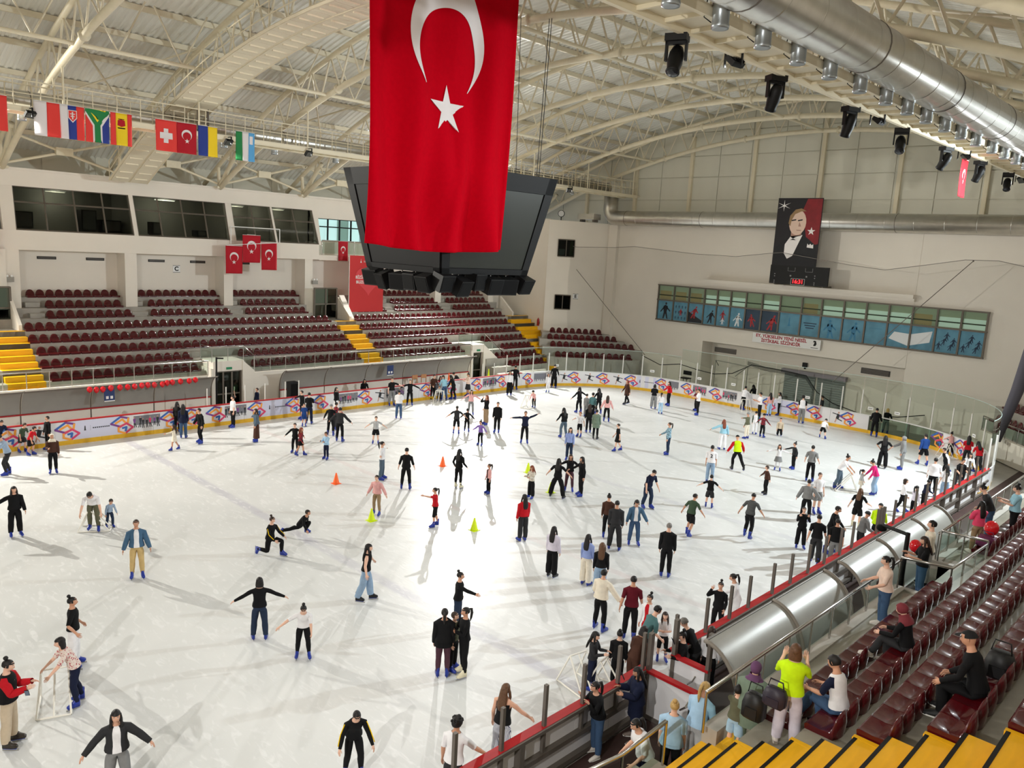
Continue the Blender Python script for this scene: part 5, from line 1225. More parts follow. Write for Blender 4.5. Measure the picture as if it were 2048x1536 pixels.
# ================================================================ PEOPLE
NB = 17
JT = {0:(0,0,.93),1:(0,0,1.03),2:(0,0,1.18),3:(0,.01,1.45),4:(0,.008,1.52)}
AD = np.array([math.sin(math.radians(40)),0,-math.cos(math.radians(40))])
SH = np.array([.168,.002,1.375]); HIP = np.array([.09,0,.90]); KNEE = np.array([.1,-.008,.49]); ANK = np.array([.105,.016,.085])
class Template: pass
def build_template():
    T = Template(); V = []; Wt = []; F = []; FT = []
    def add(p, w):
        V.append(tuple(p)); r = np.zeros(NB)
        for b, x in w.items(): r[b] += x
        Wt.append(r/r.sum()); return len(V)-1
    rings = [(.86,.150,.108,.005,{0:1}),(.93,.168,.122,.008,{0:1}),(1.0,.158,.108,.003,{0:.6,1:.4}),(1.08,.135,.094,0,{1:.8,2:.2}),(1.17,.138,.098,-.002,{1:.4,2:.6}),(1.26,.152,.108,-.003,{2:1}),(1.345,.158,.108,0,{2:1}),(1.41,.132,.086,.005,{2:1}),(1.445,.085,.066,.008,{2:.7,3:.3}),(1.475,.056,.057,.01,{3:1}),(1.52,.05,.054,.008,{3:.5,4:.5}),
             (1.535,.048,.064,-.006,{4:1}),(1.558,.06,.082,-.014,{4:1}),(1.595,.069,.092,-.009,{4:1}),(1.63,.073,.095,-.002,{4:1}),(1.665,.074,.095,.002,{4:1}),(1.695,.064,.083,.004,{4:1}),(1.713,.042,.055,.004,{4:1})]
    T.t = []
    for i, (z, w, d, yo, wt) in enumerate(rings):
        R = []
        for j in range(16):
            a = 2*math.pi*j/16; y = yo-d*math.sin(a)
            if j == 4 and i in (13,14): y -= .022 if i == 13 else .008
            R.append(add((w*math.cos(a), y, z), wt))
        T.t.append(R)
    hole = {(5,15),(5,0),(6,15),(6,0),(5,7),(5,8),(6,7),(6,8)}
    for i in range(len(rings)-1):
        for j in range(16):
            if (i,j) in hole: continue
            k = (j+1) % 16; F.append((T.t[i][j],T.t[i][k],T.t[i+1][k],T.t[i+1][j])); FT.append(('t',i,j))
    top = add((0,.004,1.72), {4:1})
    for j in range(16): F.append((T.t[-1][j],T.t[-1][(j+1)%16],top)); FT.append(('t',17,j))
    crot = [add((0,-.06,.838),{0:1}), add((0,.005,.825),{0:1}), add((0,.068,.838),{0:1})]
    for s, b0 in ((1,5),(-1,8)):
        cols = (0,1,1,1,0,15,15,15) if s > 0 else (8,7,7,7,8,9,9,9)
        prev = [T.t[r][c] for r, c in zip((5,5,6,7,7,7,6,5), cols)]
        ax = AD*np.array([s,1,1]); ed = np.array([-s*math.cos(math.radians(40)),0,-math.sin(math.radians(40))]); ef = np.array([0,-1.0,0])
        sh = SH*np.array([s,1,1]); ua, fa, ha = b0, b0+1, b0+2
        arm = [(.05,.054,.054,{2:.55,ua:.45}),(.11,.05,.05,{ua:1}),(.2,.043,.043,{ua:1}),(.255,.04,.04,{ua:.7,fa:.3}),(.28,.04,.04,{ua:.5,fa:.5}),(.31,.041,.041,{ua:.2,fa:.8}),(.38,.038,.038,{fa:1}),(.46,.031,.031,{fa:1}),(.52,.024,.028,{fa:.7,ha:.3}),(.545,.02,.032,{ha:1}),(.585,.018,.042,{ha:1}),(.615,.015,.04,{ha:1})]
        for i, (d, ra, rb, wt) in enumerate(arm):
            cur = [add(sh+ax*d+ed*ra*math.cos(k*math.pi/4)+ef*rb*math.sin(k*math.pi/4), wt) for k in range(8)]
            for k in range(8):
                q = (prev[k],prev[(k+1)%8],cur[(k+1)%8],cur[k]); F.append(q if s < 0 else q[::-1]); FT.append(('a',s,i))
            prev = cur
        F.append(tuple(prev) if s < 0 else tuple(prev[::-1])); FT.append(('a',s,12))
        for off, L, r, st in ((-.03,.055,.0085,.605),(-.011,.072,.0095,.61),(.009,.078,.0095,.61),(.028,.068,.009,.605),('thumb',.06,.0105,.56)):
            P = []
            if off == 'thumb': P = [sh+ax*st+ef*.03, sh+ax*(st+.03)+ef*.055+ed*.012, sh+ax*(st+.06)+ef*.062+ed*.02]
            else: P = [sh+ax*st+ef*off, sh+ax*(st+L*.5)+ef*off*1.06+ed*.008, sh+ax*(st+L)+ef*off*1.05+ed*.03]
            pr = None
            for i, p in enumerate(P):
                rr = r*(1,.95,.7)[i]
                cur = [add(p+ed*rr*math.cos(k*math.pi/2+.78)+ef*rr*math.sin(k*math.pi/2+.78), {ha:1}) for k in range(4)]
                if pr:
                    for k in range(4):
                        q = (pr[k],pr[(k+1)%4],cur[(k+1)%4],cur[k]); F.append(q if s < 0 else q[::-1]); FT.append(('f',s,0))
                pr = cur
            F.append(tuple(pr) if s < 0 else tuple(pr[::-1])); FT.append(('f',s,0))
    T.legs = {}
    for s, b0 in ((1,11),(-1,14)):
        cols = (12,13,14,15,0,1,2,3,4) if s > 0 else (12,11,10,9,8,7,6,5,4)
        prev = [T.t[0][c] for c in cols]+crot
        th, shn, ft = b0, b0+1, b0+2
        leg = [(.80,.086,.088,0,{0:.45,th:.55}),(.72,.081,.092,0,{th:1}),(.62,.072,.095,0,{th:1}),(.545,.062,.098,-.004,{th:.85,shn:.15}),(.49,.058,.1,-.008,{th:.5,shn:.5}),(.44,.055,.1,-.004,{th:.15,shn:.85}),(.36,.057,.101,.008,{shn:1}),(.27,.05,.103,.014,{shn:1}),(.18,.04,.105,.018,{shn:1}),(.115,.036,.105,.018,{shn:.8,ft:.2})]
        for i, (z, r, cx, cy, wt) in enumerate(leg):
            cur = []
            for k in range(12):
                a = math.radians(90-22.5*k if k <= 8 else -90-45*(k-8)); cur.append(add((s*(cx+r*math.cos(a)), cy+r*math.sin(a), z), wt))
            for k in range(12):
                q = (prev[k],prev[(k+1)%12],cur[(k+1)%12],cur[k]); F.append(q if s > 0 else q[::-1]); FT.append(('l',s,i))
            prev = cur
        F.append(tuple(prev) if s > 0 else tuple(prev[::-1])); FT.append(('l',s,11))
    for s in (1,-1):                                      # ears
        R = []
        for i, (z, r) in enumerate(((-.03,.006),(-.012,.014),(.012,.018),(.03,.008))):
            R.append([add((s*(.076+.01*math.cos(k*math.pi/2)*(r/.018)), .012+r*math.sin(k*math.pi/2), 1.622+z), {4:1}) for k in range(4)])
        for i in range(3):
            for k in range(4): q = (R[i][k],R[i][(k+1)%4],R[i+1][(k+1)%4],R[i+1][k]); F.append(q); FT.append(('e',s,0))
    T.V = np.array(V); T.W = np.array(Wt); T.F = F; T.FT = FT
    return T
TP = build_template()
def rx(a): c, s = math.cos(a), math.sin(a); return np.array([[1,0,0],[0,c,-s],[0,s,c]])
def ry(a): c, s = math.cos(a), math.sin(a); return np.array([[c,0,s],[0,1,0],[-s,0,c]])
def rz(a): c, s = math.cos(a), math.sin(a); return np.array([[c,-s,0],[s,c,0],[0,0,1]])
def rot_between(a, b):
    a = a/np.linalg.norm(a); b = b/np.linalg.norm(b); v = np.cross(a,b); c = float(a@b)
    if c < -.9999: return rx(math.pi)
    K = np.array([[0,-v[2],v[1]],[v[2],0,-v[0]],[-v[1],v[0],0]]); return np.eye(3)+K+K@K/(1+c)
def about(R, p, q=None):
    """4x4: rotate by R about p and move p to q"""
    p = np.array(p, float); q = p if q is None else np.array(q, float); M = np.eye(4); M[:3,:3] = R; M[:3,3] = q-R@p; return M
def xf(M, p): return (M@np.append(np.array(p, float),1))[:3]
def limb_dir(s, abd, flex):
    a, f = math.radians(abd), math.radians(flex)
    return rx(-f)@np.array([s*math.sin(a),0,-math.cos(a)])
POSES = {
 'stand': dict(),
 'still': dict(LA=(7,2,8),RA=(7,4,10),LL=(2,0,1),RL=(2,0,1)),
 'glide': dict(lean=9,LA=(28,12,22),RA=(26,8,24),LL=(6,14,20),RL=(6,4,16)),
 'walk': dict(lean=4,LA=(14,-12,14),RA=(13,16,22),LL=(3,16,8),RL=(3,-12,14)),
 'stride': dict(lean=20,LA=(34,4,22),RA=(30,26,25),LL=(6,24,38),RL=(12,-24,20)),
 'stride2': dict(lean=20,RA=(34,4,22),LA=(30,26,25),RL=(6,24,38),LL=(12,-24,20)),
 'arms': dict(LA=(76,6,8),RA=(74,4,10),LL=(6,4,6),RL=(6,0,6)),
 'up': dict(LA=(112,10,30),RA=(84,6,8),LL=(6,3,4),RL=(6,0,4)),
 'half': dict(lean=6,LA=(46,8,14),RA=(44,6,16),LL=(6,8,12),RL=(6,2,10)),
 'armL': dict(lean=4,LA=(66,14,8),RA=(14,6,18)),
 'armR': dict(lean=4,RA=(66,14,8),LA=(14,6,18)),
 'fwdL': dict(lean=3,LA=(12,74,8),RA=(22,-10,24)),
 'fwdR': dict(lean=3,RA=(12,74,8),LA=(22,-10,24)),
 'push': dict(lean=40,head=(-12,0),LA=(10,66,12),RA=(10,66,12),LL=(4,8,16),RL=(4,-4,14)),
 'lean': dict(lean=26,head=(6,0),LA=(16,34,20),RA=(18,30,18),LL=(5,14,22),RL=(5,2,18)),
 'deep': dict(lean=44,head=(10,0),LA=(20,56,10),RA=(24,40,20),LL=(6,22,34),RL=(6,10,26)),
 'hips': dict(LA=(44,-14,88,(-1,-.6,0)),RA=(44,-14,88,(1,-.6,0)),LL=(6,0,2),RL=(6,0,2)),
 'pocket': dict(LA=(20,-10,52),RA=(22,-12,55)),
 'face': dict(LA=(16,42,122,(-.3,-.4,1)),RA=(16,42,122,(.3,-.4,1))),
 'hair': dict(RA=(40,60,140,(.3,0,1)),LA=(12,10,50)),
 'phone': dict(head=(14,0),LA=(8,26,78),RA=(8,28,80)),
 'cross': dict(LA=(10,24,92,(-1,-.7,.1)),RA=(10,26,94,(1,-.7,.1))),
 'rail': dict(lean=16,head=(4,0),LA=(14,26,52),RA=(14,24,54)),
 'railone': dict(lean=6,RA=(26,44,26),LA=(12,0,18)),
 'railoneL': dict(lean=6,LA=(26,44,26),RA=(12,0,18)),
 'squat': dict(lean=44,head=(-24,0),LA=(40,10,10),RA=(30,70,20),LL=(10,112,140),RL=(10,-66,6),foot=(0,-40)),
 'kneel': dict(lean=6,LA=(8,14,26),RA=(8,14,26),LL=(6,14,104),RL=(6,14,104)),
 'kneel1': dict(lean=10,LA=(10,42,30),RA=(10,36,34),LL=(6,84,86),RL=(6,0,92)),
 'sit': dict(lean=12,LA=(10,36,40),RA=(10,34,42),LL=(8,84,88),RL=(8,82,84)),
 'sitx': dict(lean=14,head=(14,0),LA=(10,36,60),RA=(10,34,62),LL=(4,96,70),RL=(6,80,84)),
 'wide': dict(LA=(40,6,10),RA=(28,4,14),LL=(18,0,2),RL=(18,0,2)),
 'throw': dict(lean=4,LA=(14,100,18),RA=(20,-4,20),LL=(4,10,10),RL=(4,-6,10)),
}
BASE = dict(lean=0,twist=0,head=(0,0),LA=(11,4,14),RA=(11,6,16),LL=(4,2,3),RL=(4,-1,3))
def pose_mats(pz):
    p = dict(BASE); p.update(pz); M = [None]*NB; L = math.radians(p['lean']); tw = math.radians(p['twist'])
    M[0] = about(rx(L*.45), JT[0]); M[1] = M[0]@about(rz(tw*.4)@rx(L*.3), JT[1]); M[2] = M[1]@about(rz(tw*.6)@rx(L*.25), JT[2])
    hp, hy = p['head']
    M[3] = M[2]@about(rx(math.radians(hp)*.4-L*.15)@rz(math.radians(hy)*.4), JT[3]); M[4] = M[3]@about(rx(math.radians(hp)*.6-L*.15)@rz(math.radians(hy)*.6), JT[4])
    C3 = M[2][:3,:3]
    for s, b, key in ((1,5,'LA'),(-1,8,'RA')):
        a = p[key]; v = limb_dir(s, a[0], a[1]); w = np.array(a[3] if len(a) > 3 else (-.25*s,-1,.35), float); w = w-(w@v)*v; w /= np.linalg.norm(w)+1e-9
        e = math.radians(a[2]); f = v*math.cos(e)+w*math.sin(e); bd = AD*np.array([s,1,1]); sh = SH*np.array([s,1,1]); el = sh+bd*.28; wr = sh+bd*.53
        M[b] = about(C3@rot_between(bd, v), sh, xf(M[2], sh)); M[b+1] = about(C3@rot_between(bd, f), el, xf(M[b], el)); M[b+2] = about(C3@rot_between(bd, f), wr, xf(M[b+1], wr))
    for s, b, key in ((1,11,'LL'),(-1,14,'RL')):
        abd, fl, kn = p[key][:3]; m3 = np.array([s,1,1])
        v = limb_dir(s, abd, fl); u = limb_dir(s, abd*(.6 if kn < 60 else .2), fl-kn); hip, knee, ank = HIP*m3, KNEE*m3, ANK*m3
        M[b] = about(rot_between(knee-hip, v), hip, xf(M[0], hip)); M[b+1] = about(rot_between(ank-knee, u), knee, xf(M[b], knee))
        pitch = math.radians(p['foot'][0 if s > 0 else 1]) if 'foot' in p else (math.radians(-(kn-fl)) if kn > 80 and fl < 60 else (math.radians(-min(30,kn-fl)*.5) if kn-fl > 20 else 0))
        M[b+2] = about(rz(s*math.radians(p.get('toe',9)))@rx(-pitch if pitch else 0), ank, xf(M[b+1], ank))
    return M
PAL = dict(black=(18,18,20),char=(46,46,48),grey=(128,128,128),lgrey=(178,178,178),white=(232,230,232),cream=(226,216,198),navy=(24,30,54),jeans=(62,86,118),djeans=(38,50,72),ljeans=(140,164,190),denim=(70,100,128),red=(186,22,34),maroon=(92,18,32),pink=(224,168,166),rose=(222,74,110),magenta=(204,40,112),purple=(132,104,176),lilac=(140,156,206),lblue=(164,196,222),blue=(34,66,128),sky=(150,196,214),teal=(78,114,116),green=(62,80,62),sage=(112,128,112),olive=(96,96,76),lime=(200,240,20),brown=(72,46,36),tan=(150,126,98),beige=(196,178,154),khaki=(200,172,118),plum=(78,50,60),slate=(82,98,112),yellow=(240,200,20),lavender=(206,200,214),fawn=(230,204,188),hijabred=(118,44,52),hijabpurple=(98,62,98),pgreen=(150,176,140),gblue=(150,168,190))
HAIRC = dict(k=(22,18,18),b=(52,36,28),l=(96,66,44),o=(188,154,96),g=(120,116,112),w=(226,222,214),r=(130,64,40))
SKINS = [mat('skin_a', (214,164,138), .55), mat('skin_b', (198,146,118), .55), mat('skin_c', (226,180,156), .55)]
def cloth(c):
    if c in MATS: return MATS[c]
    return mat('garment_'+c, PAL[c], .85, var=.1, scale=9, spec=.2)
def pattern_mat(name, a, b, kind, scale):
    m = bpy.data.materials.new(name); m.use_nodes = True; nt = m.node_tree; bs = nt.nodes['Principled BSDF']; bs.inputs['Roughness'].default_value = .85
    tc = nt.nodes.new('ShaderNodeTexCoord'); r = nt.nodes.new('ShaderNodeValToRGB'); r.color_ramp.interpolation = 'CONSTANT'
    r.color_ramp.elements[0].color = lin(a)+(1,); r.color_ramp.elements[1].color = lin(b)+(1,); r.color_ramp.elements[1].position = .5
    if kind == 'noise':
        w = nt.nodes.new('ShaderNodeTexNoise'); w.inputs['Scale'].default_value = scale; r.color_ramp.elements[1].position = .58
        nt.links.new(tc.outputs['Object'], w.inputs['Vector']); out = w.outputs['Fac']
    elif kind == 'check':
        w = nt.nodes.new('ShaderNodeTexChecker'); w.inputs['Scale'].default_value = scale; nt.links.new(tc.outputs['Object'], w.inputs['Vector']); out = w.outputs['Fac']
    else:
        w = nt.nodes.new('ShaderNodeTexWave'); w.bands_direction = kind; w.inputs['Scale'].default_value = scale; nt.links.new(tc.outputs['Object'], w.inputs['Vector']); out = w.outputs['Fac']
    nt.links.new(out, r.inputs[0]); nt.links.new(r.outputs[0], bs.inputs['Base Color']); MATS[name] = m
pattern_mat('referee', (236,236,236), (20,20,22), 'X', 6); pattern_mat('hoops', (40,42,44), (96,98,98), 'Z', 7)
pattern_mat('plaid', (150,186,204), (92,116,132), 'check', 16); pattern_mat('redplaid', (160,24,34), (30,24,40), 'check', 12)
pattern_mat('floral', (222,206,196), (176,72,86), 'noise', 26); pattern_mat('speckle', (214,206,192), (110,92,84), 'noise', 30); pattern_mat('pinstripe', (226,226,230), (60,66,96), 'X', 22)
HM = {}
def hair_mesh(style, col):
    key = (style, col)
    if key in HM: return HM[key]
    c = HAIRC[col] if col in HAIRC else PAL[col]
    mt = mat('hair_'+col, c, .6 if col in HAIRC else .85, var=.25, scale=40) if style not in ('hijab','hood','cap','beanie') else mat('headwear_'+col, c, .85)
    m = MB(); C0 = np.array([0,.008,1.632]); rx_, ry_, rz_ = .083, .106, .102
    K, N_ = 16, 9
    low = {'short':-.55,'fade':-.35,'long':-.75,'pony':-.4,'bun':-.35,'bob':-.95,'curly':-.5,'cap':0.1,'beanie':-.1,'hijab':-1,'hood':-1,'braid':-.4}[style]
    puff = {'curly':1.14,'bob':1.08,'hijab':1.1,'hood':1.22,'beanie':1.12,'long':1.05,'cap':1.08}.get(style, 1.02)
    front = {'hijab':-.05,'hood':.1,'cap':.45,'beanie':.42}.get(style, .3)
    grid = []
    for i in range(N_+1):
        t = -1+2*i/N_; row = []
        for j in range(K):
            a = 2*math.pi*j/K; st = math.sqrt(max(0,1-t*t))
            row.append((C0[0]+rx_*puff*max(st,.05)*math.cos(a), C0[1]-ry_*puff*max(st,.05)*math.sin(a), C0[2]+rz_*puff*t))
        grid.append(row)
    n = len(m.v)
    for r in grid: m.v += r
    for i in range(N_):
        t = -1+2*(i+.5)/N_
        for j in range(K):
            sa = math.sin(2*math.pi*(j+.5)/K)         # 1 = front
            line = low if sa < .15 else (front if sa > .55 else low+(front-low)*(sa-.15)/.4)
            if style in ('hijab','hood'):
                keep = sa < .62 or t > .55
            else: keep = t > line
            if keep: m.f.append((n+i*K+j,n+i*K+(j+1)%K,n+(i+1)*K+(j+1)%K,n+(i+1)*K+j)); m.m.append(0)
    m.f.append(tuple(n+N_*K+j for j in range(K))); m.m.append(0)
    if style == 'long':
        R = []
        for z, w, d, y in ((1.67,.07,.05,.06),(1.58,.088,.05,.075),(1.48,.098,.042,.085),(1.38,.105,.034,.115),(1.28,.1,.028,.125),(1.2,.07,.018,.125)):
            R.append([(w*math.cos(2*math.pi*j/10), y+d*math.sin(2*math.pi*j/10), z) for j in range(10)])
        m.rings(R[::-1])
        for s in (-1,1): m.tube([(s*.072,.01,1.66),(s*.084,-.02,1.56),(s*.09,-.05,1.45),(s*.085,-.085,1.36)], [.022,.03,.028,.01], 6)
    elif style == 'bob':
        R = []
        for z, w, d in ((1.68,.085,.08),(1.6,.1,.085),(1.52,.108,.08),(1.475,.1,.07)):
            R.append([(w*math.cos(math.radians(-35+250*j/10)), .03+d*math.sin(math.radians(-35+250*j/10)), z) for j in range(11)])
        m.rings(R[::-1], 0, False, False)
    elif style == 'pony': m.tube([(0,.1,1.68),(0,.15,1.67),(0,.165,1.58),(0,.15,1.46),(0,.13,1.36)], [.02,.035,.036,.03,.008], 8)
    elif style == 'braid': m.tube([(0,.1,1.64),(.01,.13,1.56),(-.01,.135,1.46),(.01,.135,1.36),(0,.13,1.25)], [.03,.032,.028,.025,.008], 8)
    elif style == 'bun': m.ell((0,.07,1.755), .045, .045, .042, 10, 7)
    elif style == 'curly':
        rr = random.Random(3)
        for k in range(22):
            a, t = rr.uniform(0,6.28), rr.uniform(.15,1); st = math.sqrt(1-t*t)
            m.ell((C0[0]+rx_*1.1*st*math.cos(a), C0[1]+.01+ry_*1.05*st*math.sin(a), C0[2]+rz_*1.05*t), .028,.028,.026, 6, 4)
    elif style == 'cap': m.rings([[(.075*math.cos(a),-.09-.085*math.sin(a)*k,1.665+.012*(1-k)) for a in [math.pi*q/8 for q in range(9)]] for k in (0,.5,1)], 0, False, False)
    elif style in ('hijab','hood'):
        R = []
        for z, w, d, y in ((1.60,.09,.1,.01),(1.53,.088,.1,.0),(1.48,.1,.1,.005),(1.44,.15,.115,.005),(1.39,.185,.13,.005),(1.33,.17,.135,.005)) if style == 'hijab' else ((1.6,.1,.11,.03),(1.52,.095,.1,.02),(1.46,.12,.11,.015),(1.42,.14,.115,.01)):
            R.append([(w*math.cos(2*math.pi*j/14), y+d*math.sin(2*math.pi*j/14), z) for j in range(14)] if z < 1.55 else [(w*math.cos(math.radians(-50+280*j/13)), y+d*math.sin(math.radians(-50+280*j/13)), z) for j in range(14)])
        m.rings(R[1:][::-1], 0, False)
    HM[key] = m.mesh('hair_'+style, mt, True); return HM[key]
def face_meshes():
    L = []; em = [mat('eye_white', (222,216,212), .4), mat('eye_dark', (34,26,24), .5)]
    for s in (-1,1):
        L.append(('eye', MB().ell((s*.03,-.09,1.633), .013,.008,.007, 8, 4, 0).ell((s*.03,-.0945,1.633), .0045,.0045,.0045, 6, 4, 1).mesh('eye', em, True)))
        L.append(('eyebrow', MB().obox((s*.031,-.0885,1.65), .026,.01,.0035).mesh('eyebrow', em[1])))
    L.append(('mouth', MB().ell((0,-.094,1.575), .021,.008,.006, 8, 4).mesh('mouth', mat('lips', (156,84,80), .5), True)))
    return L
FACE = face_meshes()
FT_ = {}
def foot_mesh(kind):
    """boot about the left ankle in bind space; returns (boot, blade or sole)"""
    if kind in FT_: return FT_[kind]
    m = MB(); x0, y0 = ANK[0], ANK[1]
    skate = kind in ('blue','black','white','hockey')
    def sec(y, w, z0, z1): return [(x0-w,y,z0),(x0+w,y,z0),(x0+w*1.05,y,(z0+z1)/2),(x0+w*.6,y,z1),(x0-w*.6,y,z1),(x0-w*1.05,y,(z0+z1)/2)]
    if skate:
        m.rings([sec(.075,.028,.0,.2),sec(.06,.038,.0,.235),sec(.0,.042,.0,.235),sec(-.05,.044,.0,.14),sec(-.11,.046,.0,.09),sec(-.16,.042,.0,.07),sec(-.195,.024,.005,.05)])
        m.tube([(x0,y0+.012,.19),(x0,y0+.012,.25)], .052, 10)
        c = dict(blue=(32,54,150),black=(22,22,24),white=(228,220,190),hockey=(46,38,30))[kind]
        boot = m.mesh('skate_boot', mat('boot_'+kind, c, .35, var=.08, scale=20), True)
        b = MB().box(x0-.012,x0+.012,-.17,.065,-.03,.002,0).box(x0-.004,x0+.004,-.21,.085,-.062,-.026,1).box(x0-.03,x0+.03,-.15,-.06,-.006,.004,0).box(x0-.03,x0+.03,-.01,.06,-.006,.004,0)
        sole = b.mesh('skate_blade', [mat('blade_holder', (216,216,220) if kind != 'blue' else (50,72,160), .4), STEEL])
    else:
        m.rings([sec(.07,.026,.005,.09),sec(.05,.036,.005,.11),sec(-.0,.038,.005,.11),sec(-.06,.042,.005,.085),sec(-.12,.044,.005,.065),sec(-.17,.04,.005,.05),sec(-.2,.022,.008,.035)])
        c = dict(shoe=(24,24,26),trainer=(206,198,190),brownshoe=(120,106,98))[kind]
        boot = m.mesh('shoe_upper', mat('shoe_'+kind, c, .6), True)
        b = MB(); b.rings([[(x0-w,y,-.005),(x0+w,y,-.005),(x0+w,y,.016),(x0-w,y,.016)] for y, w in ((.078,.03),(.05,.042),(-.06,.046),(-.13,.047),(-.205,.026))]); sole = b.mesh('shoe_sole', mat('sole_white', (224,222,216), .6))
    FT_[kind] = (boot, sole); return FT_[kind]
REG_T = lambda ft: ft[0] == 't'
def submesh(name, P, Nn, sel, offs, mats, mi=None, parent=None):
    """cloth shell: chosen faces pushed out along the normals"""
    idx = {}; v = []; f = []
    for fi in sel:
        q = []
        for i in TP.F[fi]:
            if i not in idx: idx[i] = len(v); v.append(P[i]+Nn[i]*offs[i])
            q.append(idx[i])
        f.append(tuple(q))
    me = bpy.data.meshes.new(name); me.from_pydata([tuple(x) for x in v], [], f)
    for m_ in mats: me.materials.append(m_)
    if mi: me.polygons.foreach_set('material_index', mi)
    me.polygons.foreach_set('use_smooth', [True]*len(f)); me.update()
    return link(name, me, parent, Matrix.Identity(4))
FA = np.array([q[:3] for q in TP.F]); 
def person(pos, h, heading, pose, top, tcol, bot, bcol, hair, hcol, foot, label, o={}):
    pz = dict(POSES[pose]); pz.update({k: v for k, v in o.items() if k in ('lean','twist','head','LA','RA','LL','RL','foot','toe')})
    M = pose_mats(pz); V = TP.V.copy(); s = h/1.74; hs = 1.0 if h > 1.55 else 1.0+(1.55-h)*.62
    hj = np.array(JT[4]); hw = TP.W[:,4] > .6; V[hw] = hj+(V[hw]-hj)*hs
    fat = o.get('fat',1.0)
    if fat != 1.0:
        tm = (V[:,2] > .84) & (V[:,2] < 1.42) & (np.abs(V[:,0]) < .2); V[tm,0] *= fat; V[tm,1] *= fat*1.08
    Vh = np.c_[V, np.ones(len(V))]; A = np.zeros((len(V),3)); MM = np.array(M)
    for b in range(NB):
        w = TP.W[:,b]; k = w > 0
        A[k] += w[k,None]*(Vh[k]@MM[b][:3].T)
    skate = foot in ('blue','black','white','hockey'); sole = .062 if skate else .005
    if o.get('seat') is None:
        zs = []
        for bft, sg in ((13,1),(16,-1)):
            for q in ((.105*sg,-.18,-sole),(.105*sg,.07,-sole)): zs.append(xf(M[bft],q)[2])
        for sg, b in ((1,12),(-1,15)): zs.append(xf(M[b],KNEE*np.array([sg,1,1]))[2]-.06)
        dz = -min(zs)
    else: dz = -(xf(M[0],(0,.05,.86))[2])+.02
    A[:,2] += dz; D = np.eye(4); D[2,3] = dz
    Nn = np.zeros_like(A); fn = np.cross(A[FA[:,1]]-A[FA[:,0]], A[FA[:,2]]-A[FA[:,0]])
    for fi, q in enumerate(TP.F):
        for i in q: Nn[i] += fn[fi]
    Nn /= np.linalg.norm(Nn, axis=1)[:,None]+1e-12
    t = thing('person', pos, label, 'person'); t.rotation_euler = (0,0,heading); t.scale = (s,s,s)
    if o.get('group'): t['group'] = o['group']
    sk = SKINS[o.get('skin', len(label) % 3)]
    me = bpy.data.meshes.new('body'); me.from_pydata([tuple(x) for x in A], [], TP.F); me.materials.append(sk); me.polygons.foreach_set('use_smooth', [True]*len(TP.F)); me.update()
    body = link('body', me, t, Matrix.Identity(4))
    Z = TP.V[:,2]; loose = o.get('loose',0.0)
    # ---- trousers, shorts, skirt
    wide = {'w':.05,'j':.022,'p':.014,'l':.006,'s':.03,'k':.006,'q':.034}.get(bot,.014)
    hem = {'s':4,'w':10,'j':10,'p':10,'l':10,'q':10,'b':6}.get(bot,10)
    if bot not in ('k','n'):
        offs = np.full(len(A), .01); lg = Z < .87
        offs[lg] = .008+wide*np.clip((.9-Z[lg])/.75,0,1)**(.6 if bot in ('s','w','q') else .9)
        if bot in ('s',): offs[lg] = .012+wide*np.clip((.9-Z[lg])/.3,0,1.2)
        sel = [i for i, ft in enumerate(TP.FT) if (ft[0] == 'l' and ft[2] < hem) or (ft[0] == 't' and ft[1] < 3)]
        submesh('shorts' if bot in ('s','b') else 'trousers', A, Nn, sel, offs, [cloth(bcol)], parent=t)
    elif o.get('tights'):
        offs = np.full(len(A), .006); submesh('tights', A, Nn, [i for i, ft in enumerate(TP.FT) if (ft[0] == 'l' and ft[2] < 10) or (ft[0] == 't' and ft[1] < 3)], offs, [cloth(o['tights'])], parent=t)
    def skirt(nm, col, z0, z1, w0, w1):
        ML = D@M[0]; R = []
        kn = [(D@M[b])@np.append(KNEE*np.array([g,1,1]),1) for b, g in ((11,1),(14,-1))]; hp = ML@np.array([0,0,.9,1]); mid = (kn[0]+kn[1])/2-hp
        for i in range(6):
            f = i/5; z = z0+(z1-z0)*f; w = w0+(w1-w0)*f; dn = max(0,(.9-z))/.41
            c = hp[:3]+mid[:3]*dn if z < .9 else (ML@np.array([0,0,z,1]))[:3]
            R.append([(c[0]+w*1.12*math.cos(2*math.pi*j/16)*(1+.05*math.cos(j*2.2)*f), c[1]+w*.82*math.sin(2*math.pi*j/16), c[2]) for j in range(16)])
        m = MB().rings(R[::-1], 0, False); m.build(nm, cloth(col), None, True).parent = t
    if bot == 'k': skirt('skirt', bcol, 1.02, o.get('len',.6), .15, o.get('flare',.24))
    # ---- top
    slv = {'tee':3,'long':9,'vest':-1,'strap':-1,'three':6}.get(top,9)
    if top != 'none':
        offs = np.full(len(A), .014+loose); bulk = o.get('bulk',0.0)
        for k, R in enumerate(TP.t[:9]):
            for i in R: offs[i] = (.02,.022,.024,.022,.018,.016,.015,.012,.008)[k]+loose*(1,1,1,1,.9,.8,.6,.4,.2)[k]+bulk
        r0 = 5 if top == 'strap' and o.get('crop') else o.get('hem',1); r0 = {'crop':3}.get(r0, r0)
        sel = []; mi = []
        for i, ft in enumerate(TP.FT):
            if ft[0] == 't' and r0 <= ft[1] < (6 if top == 'strap' else 8): sel.append(i); mi.append(1 if ('open' in o and ft[2] in (3,4)) else 0)
            elif ft[0] == 'a' and ft[2] <= slv: sel.append(i); mi.append(2 if 'slv' in o else 0)
        arm_i = set(j for i, ft in enumerate(TP.FT) if ft[0] == 'a' for j in TP.F[i])
        tors = set(j for R in TP.t for j in R)
        for j in arm_i-tors: offs[j] = .012+loose*.8+bulk*.7
